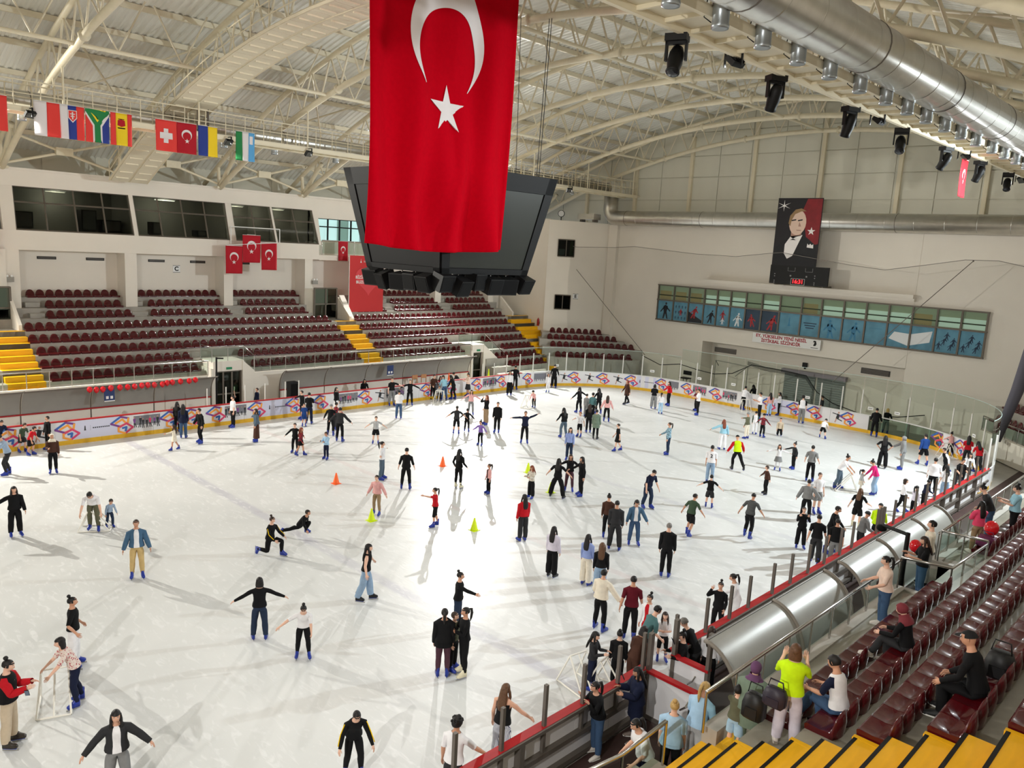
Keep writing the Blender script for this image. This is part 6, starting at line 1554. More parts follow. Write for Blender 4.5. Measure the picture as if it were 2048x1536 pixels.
        ms = [cloth(tcol), cloth(o.get('open',tcol)), cloth(o.get('slv',tcol))]
        submesh({'tee':'t_shirt','long':'sweater','vest':'sleeveless_top','strap':'strappy_top'}.get(top,'top'), A, Nn, sel, offs, ms, mi if any(mi) else None, t)
    if 'coat' in o: skirt('coat_skirt', tcol, 1.02, o['coat'], .175, .2)
    if 'stripe' in o:
        for g, b in ((1,5),(-1,8)):
            P5 = [xf(D@M[bb], SH*np.array([g,1,1])+AD*np.array([g,1,1])*d+np.array([g*math.cos(math.radians(40)),0,math.sin(math.radians(40))])*.062) for bb, d in ((b,.04),(b,.14),(b,.26),(b+1,.32),(b+1,.5))]
            MB().tube(P5, .012, 5).build('sleeve_stripe', cloth(o['stripe']), None, True).parent = t
    # ---- head wear, face
    HMx = D@M[4]@about(np.eye(3)*hs, JT[4]); mw = Matrix([list(r) for r in HMx])
    if hair != 'none': link({'hijab':'headscarf','hood':'hood','cap':'cap','beanie':'beanie'}.get(hair,'hair'), hair_mesh(hair, hcol), t, mw)
    if 'hat' in o: link('hair', hair_mesh(*o['hat']), t, mw)
    dc = np.array([CAMP[0]-pos[0],CAMP[1]-pos[1]]); fd = np.array([math.sin(heading),-math.cos(heading)])
    if np.linalg.norm(dc) < 34 and (dc@fd)/np.linalg.norm(dc) > -.25:
        for nm, fm in FACE: link(nm, fm, t, mw)
    # ---- footwear
    if foot != 'none':
        bm, sm = foot_mesh(foot)
        for b, g in ((13,1),(16,-1)):
            FM = D@M[b]
            if g < 0: FM = FM@about(np.eye(3),(0,0,0),(-2*ANK[0],0,0))
            q = link('skate' if skate else 'shoe', bm, t, Matrix([list(r) for r in FM])); link('blade' if skate else 'sole', sm, q, Matrix.Identity(4))
    if 'text' in o:
        txt, z, yy, sz, col = o['text']; CM = D@M[2]
        mwx = Matrix([list(r) for r in CM]) @ face_mw((0,yy,z), (-1 if yy > 0 else 1,0,0), (0,0,1)); text_mesh('printed_number', txt, sz, cloth(col), mwx, None, bold=.004).parent = t
    return t, [list(r) for r in D@M[7]], [list(r) for r in D@M[10]]
def head_dir(p, f):
    c = np.array([CAMP[0]-p[0], CAMP[1]-p[1]]); c /= np.linalg.norm(c); r = np.array([-c[1], c[0]]); a = math.radians(f)
    v = c*math.cos(a)+r*math.sin(a); return math.atan2(v[0], -v[1])
def at_feet(x, y, h, f, *a, z=0.0, **k):
    p = ground(x, y, z); return person((p[0],p[1],z), h, head_dir(p, f), *a, **k)
def at_head(x, y, h, f, *a, z=0.0, drop=0.0, **k):
    """placed by the pixel of the top of the head"""
    p = ground(x, y, z+h-drop); return person((p[0],p[1],z), h, head_dir(p, f), *a, **k)
def fix_normals():
    G = {}
    for i, ft in enumerate(TP.FT): G.setdefault((ft[0],) if ft[0] == 't' else (ft[0],ft[1]), []).append(i)
    for g, ids in G.items():
        acc = 0.0
        for i in ids:
            q = TP.V[list(TP.F[i])]; n = np.cross(q[1]-q[0], q[2]-q[0]); c = q.mean(0); s = g[1] if len(g) > 1 else 1
            if g[0] == 't': ctr = np.array([0,0,c[2]])
            elif g[0] == 'l': ctr = np.array([s*.098,.004,c[2]])
            elif g[0] == 'e': ctr = np.array([s*.07,.012,1.622])
            else:
                sh = SH*np.array([s,1,1]); a = AD*np.array([s,1,1]); ctr = sh+a*((c-sh)@a)
            if g[0] == 'f': continue
            acc += n@(c-ctr)
        if acc < 0:
            for i in ids: TP.F[i] = tuple(TP.F[i][::-1])
        if g[0] == 'a': ARMFLIP[g[1]] = acc < 0
ARMFLIP = {}
fix_normals()
for i_, ft_ in enumerate(TP.FT):
    if ft_[0] == 'f' and ARMFLIP.get(ft_[1]): TP.F[i_] = tuple(TP.F[i_][::-1])
FA = np.array([q[:3] for q in TP.F])
# ---------------------------------------------------------------- everyone on the ice: pixel of the feet, height, facing (0 camera, 180 away, 90 picture right)
B = 'blue'
ICEFOLK = [
 # left part
 (17,951,1.72,-90,'deep','tee','gblue','p','char','short','k',B,'person in pale blue t-shirt bending at the left picture edge',dict(lean=24)),
 (45,905,1.35,40,'lean','tee','green','s','char','short','b',B,'boy in green t-shirt holding the left advert boards',{}),
 (62,911,1.3,60,'lean','tee','red','s','black','short','k',B,'boy in red t-shirt next to the boy in green',{}),
 (97,900,1.5,-60,'still','long','black','p','black','short','k',B,'boy in black leaning on the boards behind white headscarf',{}),
 (2,905,1.5,20,'lean','tee','navy','p','black','short','k',B,'boy in navy half cut by the left picture edge',{}),
 (107,947,1.6,0,'still','long','brown','p','black','hijab','cream',B,'person in brown fur jacket with cream headscarf, arms down',dict(bulk=.02,RA=(8,30,70))),
 (349,901,1.15,-90,'fwdL','long','cream','k','cream','long','b',B,'little girl in cream dress reaching forward beside the boards',dict(len=.62,LL=(4,18,10),RL=(4,-16,10))),
 (367,877,1.66,170,'still','long','navy','j','jeans','long','k',B,'person in long dark coat and jeans facing the boards',dict(coat=.78)),
 (355,864,1.5,150,'still','long','black','p','black','long','k',B,'person in black hidden behind the dark coat at the boards',{}),
 (402,887,1.7,-60,'glide','long','black','l','black','short','k',B,'man in black hoodie gliding left past the boards',dict(loose=.02)),
 (466,856,1.66,-70,'still','tee','white','p','black','short','k',B,'boy in white t-shirt and black trousers at the boards',dict(loose=.02)),
 (513,884,1.62,-80,'armR','long','slate','k','brown','long','b',B,'person in slate jacket and long brown skirt, arm stretched left',dict(len=.16,flare=.2,loose=.02)),
 (32,1073,1.64,10,'armR','long','black','q','black','long','k',B,'long-haired person in black sweatshirt skating at the left edge',dict(loose=.02,RA=(62,4,6))),
 (188,1063,1.78,-10,'push','tee','white','p','olive','short','k',B,'man in white t-shirt bending over a skating aid',dict(lean=62,LA=(16,72,8),RA=(16,72,8),head=(10,0))),
 (220,1055,1.02,20,'lean','long','gblue','j','djeans','short','k',B,'toddler in grey top and dark jeans beside the bending man',{}),
 (275,1156,1.72,0,'stand','long','denim','p','khaki','fade','b',B,'man in open denim shirt and tan trousers facing the camera',dict(open='white',loose=.025,LA=(20,4,8),RA=(20,4,8))),
 (540,1110,1.58,50,'kneel1','long','black','p','black','bun','b',B,'person in black tracksuit with yellow stripe kneeling on one knee',dict(stripe='yellow')),
 (600,1075,1.4,60,'squat','long','black','p','black','short','k',B,'boy in black crouching low with one leg stretched',{}),
 (731,1202,1.66,80,'half','vest','black','w','ljeans','long','k','black','long-haired person in black vest and wide light jeans',dict(LL=(4,12,6),RL=(4,-10,10))),
 (519,1280,1.62,180,'arms','long','black','j','djeans','bob','k',B,'person in black jumper seen from behind with arms spread',dict(LA=(58,4,8),RA=(60,4,8))),
 (606,1315,1.5,0,'deep','tee','white','l','black','bun','k',B,'girl in white t-shirt bending forward with a hair bun',dict(lean=30,RA=(60,40,10),LA=(6,34,8))),
 (706,1548,1.5,10,'deep','long','black','p','black','short','k',B,'boy in black top with yellow sleeve stripes at the bottom edge',dict(lean=30,stripe='yellow')),
 (150,1334,1.66,80,'pocket','tee','black','w','white','bun','k',B,'person in black t-shirt and white trousers, hand in pocket',{}),
 (151,1411,1.62,-80,'push','tee','floral','p','navy','bob','k',B,'person in flowered blouse leaning on a skating aid',dict(lean=30)),
 (22,1492,1.75,70,'phone','long','black','q','beige','bun','k','hockey','man in black and red sports jersey looking at a phone',dict(slv='red',loose=.03,text=('5',1.25,-.135,.2,'white'))),
 (237,1592,1.66,0,'half','long','char','q','grey','long','k',B,'person in open black denim jacket at the bottom left edge',dict(open='white',loose=.025)),
 (884,1355,1.68,180,'still','long','black','l','plum','pony','k',B,'person in black puffer jacket and plum leggings, back turned',dict(bulk=.03,coat=.78)),
 (905,1342,1.45,60,'still','long','olive','p','black','short','b',B,'boy in olive top standing between two people in black',{}),
 (925,1352,1.68,-70,'cross','long','black','l','black','pony','k','white','person in black top with grey leg warmers and cream skates',{}),
 (914,1262,1.6,80,'fwdR','long','black','j','djeans','bun','k',B,'person in black hoodie with one arm stretched right',{}),
 # centre
 (604,840,1.62,-60,'armR','long','black','p','black','short','k',B,'boy in black with an arm on the boards left of centre',{}),
 (618,848,1.7,170,'cross','tee','black','j','navy','short','k',B,'man in black t-shirt and navy jeans facing the boards',{}),
 (608,853,1.2,0,'still','tee','blue','s','blue','short','k',B,'small boy in blue standing with two people in black',{}),
 (672,832,1.62,60,'still','long','black','w','white','long','k',B,'long-haired person in black and white near the boards',{}),
 (661,872,1.62,170,'glide','long','black','p','black','beanie','grey',B,'person in black with a grey beanie seen from behind',{}),
 (671,860,1.45,120,'armR','long','redplaid','p','char','short','k',B,'child in red and black top behind the grey beanie',{}),
 (679,884,1.72,160,'half','long','char','p','black','short','k',B,'man in charcoal jacket with arms held off his sides',dict(loose=.02)),
 (590,906,1.4,-20,'half','long','black','p','black','short','k',B,'boy in black hugging along behind a girl in red',{}),
 (601,912,1.3,70,'walk','long','redplaid','k','black','long','r',B,'girl in red plaid top and black skirt striding',dict(len=.66)),
 (652,919,1.25,-40,'phone','long','lblue','p','navy','short','b',B,'boy in pale blue hoodie and striped navy trousers',dict(loose=.02)),
 (751,888,1.38,0,'half','tee','referee','s','black','short','b',B,'boy in black and white striped shirt with arms out',dict(LA=(55,4,8),RA=(55,4,8))),
 (763,960,1.64,80,'arms','long','white','j','slate','pony','k',B,'person in white jumper with both arms stretched out',{}),
 (811,980,1.74,175,'stand','three','black','l','black','fade','k',B,'man in black jumper seen from behind at the centre',dict(LA=(18,4,18),RA=(18,4,20),LL=(7,2,2),RL=(7,0,2))),
 (753,1030,1.5,-30,'half','long','pink','l','tan','short','k',B,'girl in pink jacket and tan leggings by a yellow cone',dict(loose=.02,LA=(34,4,8),RA=(26,4,20))),
 (869,1054,1.42,-80,'throw','tee','red','b','black','pony','k',B,'girl in red t-shirt and black shorts stretching an arm',{}),
 (916,977,1.66,150,'pocket','long','black','l','black','long','k','white','long-haired person in black with grey socks near orange cone',{}),
 (976,988,1.22,-60,'still','long','pink','p','black','pony','b',B,'small girl in pink and black jacket at the centre',dict(open='black')),
 (797,838,1.64,180,'phone','long','white','j','jeans','short','k',B,'person in white padded jacket and jeans facing the boards',dict(bulk=.03)),
 (819,811,1.6,0,'arms','long','black','p','black','short','k',B,'boy in black with arms spread beside the boards',dict(LA=(64,4,8),RA=(64,4,8))),
 (783,812,1.74,20,'armL','tee','black','j','grey','cap','black',B,'man in black t-shirt and cap leaning on the boards',{}),
 (878,802,1.05,0,'push','long','lgrey','p','black','short','k',B,'small child in grey holding a skating aid at the boards',{}),
 (888,800,1.62,-150,'lean','long','sky','j','jeans','pony','k',B,'person in light blue shirt and jeans at the boards',{}),
 (906,799,1.62,-120,'lean','long','black','p','black','long','k',B,'person in black bending to the boards right of light blue',{}),
 (917,789,1.62,-100,'deep','long','char','p','char','short','k',B,'person in charcoal bending over the boards',{}),
 (935,794,1.58,-60,'phone','long','fawn','k','char','bun','k',B,'person in beige top and dark skirt beside the boards',dict(len=.52)),
 (941,830,1.5,0,'half','long','pink','p','grey','long','b',B,'girl in pink top and grey trousers with arms out',dict(LA=(60,10,10),RA=(56,6,10))),
 (971,850,1.68,-60,'hair','long','black','w','tan','long','r',B,'person in black jacket and beige trousers, hand to the head',{}),
 (993,866,1.68,-10,'still','long','black','p','black','short','k',B,'boy in black hoodie and trousers casting a long shadow',dict(loose=.02)),
 (912,869,1.52,178,'half','tee','char','b','black','pony','k',B,'girl in grey t-shirt and black shorts holding a hand',dict(LA=(52,4,6),RA=(50,4,6))),
 (933,864,1.25,170,'half','long','black','p','black','short','k',B,'small boy in black holding the hand of the grey t-shirt',{}),
 (960,891,1.25,-30,'half','long','purple','p','black','bun','k',B,'small girl in purple jumper with a hair bun',dict(RA=(30,50,30))),
 (1018,791,1.66,0,'still','long','white','w','black','long','k',B,'person in white blouse and black trousers near the far boards',{}),
 (1029,780,1.74,170,'armL','long','black','p','black','short','k',B,'tall person in black leaning on the far boards',{}),
 (1095,785,1.32,-10,'still','long','white','p','white','long','k',B,'girl all in white beside a person in black',{}),
 (1107,776,1.74,175,'lean','long','black','w','black','short','k',B,'man in black bending at the curved boards',dict(lean=14)),
 (1067,816,1.18,-20,'push','long','pink','p','black','curly','k',B,'small girl in pink pushing a skating aid far out',{}),
 (1048,887,1.68,0,'up','long','navy','l','black','short','b',B,'man in navy jumper with raised arms casting a shadow',{}),
 (1126,876,1.64,-150,'lean','long','black','j','slate','long','k',B,'long-haired person in black top and jeans right of centre',dict(lean=10)),
 (1137,921,1.6,-10,'still','long','lilac','j','djeans','long','k',B,'person in lavender blue jumper and dark jeans',{}),
 (1157,826,1.62,-140,'half','long','black','p','black','long','k',B,'long-haired person in black at the left of the chain',dict(RA=(60,4,8))),
 (1196,828,1.62,-150,'lean','long','black','p','black','long','k',B,'long-haired person in black at the right of the chain',dict(lean=8)),
 (1212,844,1.58,178,'half','long','pink','l','black','long','b',B,'person in pink jacket and black leggings from behind',dict(loose=.02,LA=(26,4,8),RA=(24,4,8))),
 (1171,834,1.4,150,'still','long','grey','p','grey','short','k',B,'child in grey in the middle of the huddle',{}),
 (1183,838,1.58,170,'still','long','teal','p','black','curly','k',B,'person in dark teal with curly hair in the huddle',{}),
 (1158,874,1.36,-30,'fwdR','tee','white','b','black','short','r',B,'red-haired boy in white t-shirt and black shorts',{}),
 (1176,866,1.62,-170,'still','long','black','p','black','long','b',B,'person in black with brown hair behind the sage coat',{}),
 (1190,879,1.62,170,'still','long','sage','l','black','short','k','black','person in sage green padded coat and black leggings',dict(coat=.66,bulk=.02)),
 (1234,903,1.42,-80,'walk','tee','black','k','black','fade','b',B,'boy in long black tunic with bare legs',dict(len=.58)),
 (1252,809,1.64,-60,'walk','long','brown','p','black','long','r','black','person in long brown coat near the far boards',dict(coat=.6)),
 (1306,818,1.62,175,'cross','long','black','w','grey','bob','k',B,'person in black jumper and wide grey jeans from behind',{}),
 (1320,828,1.34,170,'still','long','white','j','lblue','pony','k',B,'girl in white jumper and pale jeans next to the grey jeans',{}),
 (1336,812,1.64,-60,'half','long','red','l','black','long','k',B,'person in red top and black leggings near the far boards',{}),
 (1394,831,1.7,-80,'phone','tee','white','p','black','short','b',B,'man in white t-shirt and black trousers near the curve',{}),
 (1391,822,1.4,-60,'half','long','maroon','p','black','short','k',B,'child in maroon half hidden behind the white t-shirt',{}),
 (1334,910,1.66,-80,'stand','long','plaid','j','djeans','pony','b',B,'man in pale checked shirt with a ponytail gliding left',dict(RA=(12,30,30))),
 (1443,900,1.62,-160,'armR','long','sky','w','white','long','r',B,'long-haired person in light blue top and white trousers',dict(LA=(62,20,6),RA=(18,4,14),loose=.02)),
 (1471,941,1.74,-160,'stride','long','lime','p','black','cap','black','black','marshal in lime safety vest with red sleeves skating away',dict(slv='red',loose=.02)),
 (1418,966,1.72,178,'still','tee','white','j','ljeans','short','k',B,'man in white football shirt number 2 and light jeans',dict(loose=.02,text=('2',1.24,.142,.22,'black'))),
 (1417,1016,1.35,175,'half','tee','black','s','char','short','k',B,'boy in black t-shirt and dark shorts with arms out',dict(LA=(58,4,6),RA=(50,4,10))),
 (1113,996,1.66,160,'wide','tee','black','w','black','long','k','black','long-haired person in black jumpsuit with legs wide apart',dict(RA=(40,20,6),LA=(40,4,10))),
 (1137,983,1.6,0,'half','tee','black','l','plum','long','b',B,'person in black t-shirt holding hands with both neighbours',dict(LA=(50,10,20),RA=(60,6,6))),
 (1160,993,1.66,-70,'fwdR','long','black','p','black','long','k',B,'long-haired person in black reaching to the left',dict(RA=(20,50,20))),
 (1061,997,1.34,-40,'phone','long','speckle','w','black','long','r',B,'girl in patterned cream jumper and black trousers',{}),
 (1293,1017,1.72,40,'lean','tee','navy','j','djeans','fade','k',B,'man in navy polo shirt bending forward',dict(head=(20,0))),
 (1044,1083,1.66,-150,'still','long','red','q','char','long','k',B,'long-haired person in red hoodie and dark grey jeans',dict(loose=.02,hem=1)),
 (1102,1155,1.62,150,'still','long','lavender','w','black','long','k','black','person in pale lavender jumper and black trousers, back turned',dict(loose=.02)),
 (1170,1171,1.6,150,'still','long','lilac','w','cream','long','k',B,'person in lavender blue jumper and cream trousers from behind',{}),
 (1197,1192,1.62,175,'still','long','black','w','ljeans','long','l',B,'brown-haired person in black leather jacket and light jeans',{}),
 (1227,1101,1.74,178,'still','long','char','q','char','fade','k',B,'man in charcoal jacket and trousers seen from behind',dict(loose=.025,LL=(7,2,2),RL=(8,0,2))),
 (1212,1077,1.6,175,'still','long','brown','l','black','bun','k',B,'person in brown jumper and black leggings behind charcoal',{}),
 (1266,1090,1.64,10,'half','long','denim','j','jeans','bob','k',B,'person in denim jacket and jeans with a black bob',dict(open='white',loose=.02,head=(16,0),LA=(30,4,10),RA=(16,4,10))),
 (1329,1155,1.76,178,'still','long','black','p','black','fade','g',B,'man in black suit jacket seen from behind',dict(loose=.02)),
 (1378,1072,1.6,150,'stride','tee','green','s','black','short','k',B,'boy in dark green t-shirt and black shorts leaning forward',dict(head=(0,-30))),
 (1495,1076,1.7,160,'stride','tee','hoops','p','black','fade','k',B,'man in grey striped t-shirt skating away',dict(lean=18)),
 # right part
 (1530,989,1.25,-60,'half','long','brown','p','black','short','b','black','child in brown and black jacket right of centre',{}),
 (1485,820,1.62,150,'push','long','white','p','black','short','k',B,'person in white jacket bending over a skating aid at the glass',dict(lean=18)),
 (1506,816,1.62,-150,'lean','long','black','q','grey','long','k',B,'person in black jumper and grey trousers bending at the glass',{}),
 (1517,838,1.7,-70,'phone','tee','white','p','black','short','k',B,'man in white t-shirt and black trousers by the glass',{}),
 (1537,832,1.52,-150,'still','tee','pink','j','lblue','long','k',B,'girl in pink top and pale blue jeans by the glass',{}),
 (1556,831,1.52,-90,'phone','long','white','p','black','long','k',B,'girl in white top and black trousers by the glass',{}),
 (1492,878,1.5,-120,'fwdR','long','olive','p','cream','beanie','grey',B,'child in olive jacket, pale trousers and grey beanie',{}),
 (1508,869,1.35,170,'still','long','white','p','white','short','k',B,'child in green and white jacket in the right group',dict(slv='green')),
 (1523,875,1.36,150,'half','long','redplaid','p','black','beanie','black',B,'child in red checked jacket in the right group',{}),
 (1558,873,1.35,0,'kneel','long','beige','p','black','short','k',B,'boy in beige jumper kneeling on the ice',{}),
 (1601,847,1.76,170,'still','tee','white','q','grey','curly','k',B,'man in white raglan shirt with black sleeves and grey jeans',dict(slv='black',loose=.02)),
 (1639,846,1.74,-100,'still','tee','char','p','black','short','k',B,'tall man in charcoal t-shirt beside the glass',{}),
 (1644,877,1.22,160,'deep','tee','white','s','black','short','k',B,'small boy in white t-shirt and black shorts bending over',dict(LL=(16,20,20),RL=(16,0,14))),
 (1747,874,1.74,178,'lean','long','black','p','black','short','k',B,'man in black jacket facing the clear boards',dict(lean=8,bulk=.02)),
 (1769,869,1.6,175,'lean','long','black','p','grey','bob','o',B,'blonde person in black beside the man in black jacket',dict(lean=8)),
 (1763,937,1.68,178,'hips','tee','black','w','black','long','k','black','person in black t-shirt with hands on hips from behind',dict(text=('1.5',1.3,.13,.15,'white'))),
 (1554,941,1.25,0,'arms','long','white','k','grey','long','b',B,'girl in white top and grey skirt with arms spread',dict(len=.58,tights='white')),
 (1585,939,1.32,-60,'fwdR','long','char','l','black','bun','k',B,'child in charcoal jacket holding the girl’s hand',{}),
 (1618,964,1.72,175,'pocket','tee','grey','p','black','short','k',B,'man in grey t-shirt and black trousers from behind',{}),
 (1801,940,1.7,-80,'armR','long','grey','p','grey','hood','grey',B,'person in grey hooded sweatsuit with an arm held out',dict(loose=.02,RA=(30,50,8))),
 (1844,931,1.66,-150,'walk','long','blue','s','black','short','k',B,'boy in blue jacket and black shorts near the clear boards',dict(bulk=.02,LL=(10,8,4),RL=(10,-4,4))),
 (1898,912,1.3,-150,'push','long','pink','p','black','bun','k',B,'small girl in pink and grey at the right curve',dict(lean=12)),
 (1930,933,1.62,178,'cross','tee','red','j','char','long','k',B,'person in red t-shirt and dark jeans at the right curve',{}),
 (1953,946,1.62,-150,'lean','tee','red','j','char','long','k',B,'long-haired person in red bending near the corner post',{}),
 (1887,956,1.55,-60,'stride','long','black','p','black','short','k',B,'boy in black vest with white sleeves gliding left',dict(slv='white')),
 (1861,993,1.76,175,'stand','tee','white','p','black','short','k',B,'large man in loose white t-shirt near the right boards',dict(loose=.05,fat=1.15)),
 (1885,1003,1.62,-150,'railone','tee','white','j','ljeans','long','k',B,'person in white top and pale jeans holding the right boards',{}),
 (1912,986,1.66,40,'rail','tee','black','p','char','short','k',B,'man in black t-shirt leaning on the right boards',{}),
 (1930,968,1.55,20,'rail','long','white','p','black','long','k',B,'long-haired girl in white top holding the right boards',{}),
 (1676,978,1.66,80,'push','tee','white','j','slate','bun','k',B,'person in white t-shirt and jeans pushing a skating aid',dict(lean=32)),
 (1719,985,1.02,100,'half','long','lgrey','k','cream','pony','k',B,'little girl in grey jumper and cream skirt',dict(len=.6,tights='cream')),
 (1747,990,1.6,-80,'lean','long','magenta','w','ljeans','bun','k',B,'person in magenta top and pale jeans leading a child',dict(lean=24,RA=(10,50,10))),
 (1710,1056,1.56,160,'half','tee','black','s','black','long','l','white','person in black t-shirt and shorts skating away',dict(LA=(26,6,6),RA=(40,4,60),lean=10)),
 (1801,1025,1.42,90,'walk','long','white','p','black','bob','b',B,'girl in white jumper and black trousers by the right boards',{}),
 (1824,1035,1.3,140,'railoneL','long','lavender','p','black','pony','k',B,'girl in pale pink hoodie holding the right boards',{}),
 (1845,1018,1.25,130,'rail','long','navy','p','black','short','k',B,'boy in navy jacket bending at the right boards',{}),
 (1609,1042,1.66,175,'half','long','grey','p','black','short','k',B,'boy in grey hoodie with arms held away, back turned',dict(loose=.03,LA=(26,4,10),RA=(40,4,10))),
 (1631,1028,1.7,30,'still','tee','white','s','grey','short','b',B,'man in white t-shirt and grey shorts behind the grey hoodie',{}),
 (1599,1097,1.5,10,'face','long','black','q','black','short','k',B,'boy in black with hands at his face',{}),
 (1627,1130,1.74,178,'walk','tee','black','q','char','fade','k',B,'man in black t-shirt and grey trousers near the boards',{}),
 (1656,1107,1.76,80,'lean','long','black','p','black','short','k',B,'bearded man in black shirt bending forward',dict(lean=14)),
 (1664,1138,1.72,178,'still','tee','black','p','grey','fade','k',B,'man in black t-shirt and grey trousers behind the posts',{}),
 (1716,1112,1.62,120,'rail','long','grey','p','char','beanie','char',B,'person in grey jacket leaning on the near boards',dict(bulk=.02)),
 (1748,1098,1.66,170,'rail','long','lime','p','black','cap','char',B,'marshal in lime vest leaning on the near boards',dict(bulk=.02)),
 # near centre-right
 (1197,1262,1.7,150,'half','long','cream','p','black','short','k',B,'man in cream sweatshirt and black trousers from behind',dict(loose=.03,LA=(14,4,50),RA=(44,6,6))),
 (1257,1281,1.74,178,'walk','tee','maroon','p','black','fade','k',B,'man in maroon polo shirt and black trousers from behind',dict(LL=(4,6,4),RL=(3,-6,8))),
 (1181,1379,1.4,70,'phone','long','char','p','navy','long','k',B,'long-haired girl in dark jacket by the near boards',{}),
 (1231,1376,1.4,178,'still','long','black','p','black','bun','k',B,'girl in black tracksuit with a bun by the near boards',dict(loose=.02,text=('-',1.3,.14,.12,'yellow'))),
 (1290,1306,1.55,-30,'still','long','white','p','red','bun','k',B,'person in white jacket over red near the gate',dict(open='red')),
 (1322,1322,1.25,10,'cross','tee','white','b','black','long','b',B,'long-haired girl in white t-shirt folding her arms by the gate',{}),
 (1283,1346,1.74,120,'rail','tee','teal','p','char','short','k',B,'man in teal t-shirt leaning over the gate',dict(lean=30)),
 (1262,1388,1.62,140,'rail','long','brown','p','brown','bob','k',B,'person in brown jacket bending at the near boards',dict(lean=30)),
 (1000,1532,1.68,150,'railone','strap','black','q','pinstripe','long','l',B,'long-haired person in strappy black top and striped trousers',dict(RA=(34,40,8))),
 (903,1622,1.78,150,'railone','tee','white','p','char','curly','k',B,'curly-haired man in white t-shirt at the bottom edge',dict(RA=(34,40,10))),
 (1431,1272,1.5,-10,'hair','long','black','p','black','bun','k',B,'girl in black jacket holding a post with raised arm',{}),
 (1466,1262,1.62,-80,'rail','long','white','p','white','pony','k',B,'person in white top with a ponytail leaning at the boards',{}),
]
PPL = []
for r in ICEFOLK:
    x, y, h, f, pose, top, tc, bot, bc, hair, hc, foot, lab, o = r
    PPL.append(at_feet(x, y, h, f, pose, top, tc, bot, bc, hair, hc, foot, lab, o))
# skating aids next to their users
for (x, y, yaw, lab) in ((190,1058,150,'white skating aid held by the man in white t-shirt'),(112,1410,70,'white skating aid held by the person in flowered blouse'),(878,806,40,'white skating aid of the small child at the boards'),(1056,815,20,'white skating aid pushed by the girl in pink'),(1490,822,40,'white skating aid at the glass in the right group'),(1693,982,-60,'white skating aid pushed by the person in white t-shirt'),(1158,1372,80,'white skating aid beside the long-haired girl'),(1214,1380,100,'white skating aid before the girl with a bun'),(1893,915,60,'white skating aid at the right curve')):
    p = ground(x, y); skate_aid((p[0],p[1],0), yaw, lab)
# ---------------------------------------------------------------- off the ice, by the pixel of the top of the head
OFF = [
 (471,759,1.74,60,'still','tee','pgreen','p','char','short','k','shoe','man in pale green t-shirt at the far doorway',{},0),
 (514,776,1.4,-60,'still','long','navy','p','black','short','b','shoe','boy in navy behind the far boards',{},0),
 (728,757,1.62,20,'rail','long','black','p','black','long','k','shoe','long-haired person in black behind the far boards',{},0),
 (867,748,1.7,30,'rail','long','brown','p','black','short','k','shoe','man in brown jacket behind the far boards',{},0),
 (880,752,1.45,20,'rail','long','maroon','p','black','long','k','shoe','child in maroon behind the far boards',{},0),
 (1201,1362,1.64,-60,'face','long','black','j','jeans','pony','k','trainer','person in black sweatshirt and jeans resting on the near boards',dict(lean=12,fat=1.1),0),
 (1279,1333,1.66,-70,'phone','long','navy','j','djeans','long','k','brownshoe','person in navy top filming with a phone at the near boards',dict(loose=.04,coat=.6),0),
 (1395,1247,1.76,-110,'rail','tee','black','p','char','fade','g','shoe','grey-haired man in black t-shirt bending by the bench',dict(lean=34),0),
 (1368,1262,1.66,-60,'phone','long','black','p','black','bun','k','shoe','person in black with a dark cap holding up a phone',{},0),
 (1425,1252,1.6,170,'still','long','white','p','black','long','b','shoe','dark-haired person in white seen beside the shelter edge',{},0),
 (1296,1436,1.62,-60,'rail','tee','white','j','navy','pony','k','shoe','long black ponytail over white top, leaning on a handrail',dict(fat=1.15,lean=24),.6),
 (1351,1400,1.64,175,'still','tee','lblue','p','black','bun','o','shoe','blonde person in light denim waistcoat over a red top',dict(coat=.86,loose=.02),.9),
 (1402,1370,1.68,150,'rail','long','lblue','q','lgrey','pony','o','trainer','blonde person in light denim jacket and pale grey trousers',dict(loose=.02),1.1),
 (1780,1112,1.64,-70,'rail','tee','fawn','j','jeans','pony','k','trainer','person in peach t-shirt and jeans at the near railing',dict(fat=1.12,lean=6),2.31),
 (1853,1072,1.62,-70,'phone','tee','black','j','jeans','long','b','shoe','person in black t-shirt holding a red balloon',dict(fat=1.05),2.0),
 (1866,1040,1.76,-80,'still','tee','cream','p','lgrey','short','k','shoe','man in cream patterned t-shirt behind the balloon holder',{},2.0),
 (1965,1002,1.5,-140,'cross','long','rose','p','tan','long','k','trainer','girl in pink fleece and tan trousers by the near railing',dict(loose=.02),2.31),
 (1988,975,1.66,-90,'rail','tee','char','j','jeans','bun','k','shoe','person in charcoal t-shirt and jeans leaning on the railing',dict(lean=28),2.31),
 (2038,970,1.66,-80,'phone','tee','sky','p','black','bun','k','shoe','person in light blue t-shirt and black trousers at the right edge',dict(fat=1.1),2.4),
]
for r in OFF:
    x, y, h, f, pose, top, tc, bot, bc, hair, hc, foot, lab, o, z = r
    ln = dict(POSES[pose]).get('lean',0) if 'lean' not in o else o['lean']
    at_head(x, y, h, f, pose, top, tc, bot, bc, hair, hc, foot, lab, o, z=z, drop=h*.42*(1-math.cos(math.radians(ln))))
at_feet(1464,1507,1.2,150,'face','tee','olive','s','lblue','short','k','shoe','small boy in olive t-shirt and pale shorts by the stairs',dict(loose=.02),z=2.06)
at_feet(1490,1515,1.66,170,'rail','long','sage','q','sage','hijab','hijabpurple','shoe','person in sage green suit with purple headscarf',dict(coat=.62,loose=.03,fat=1.15,lean=6),z=2.06)
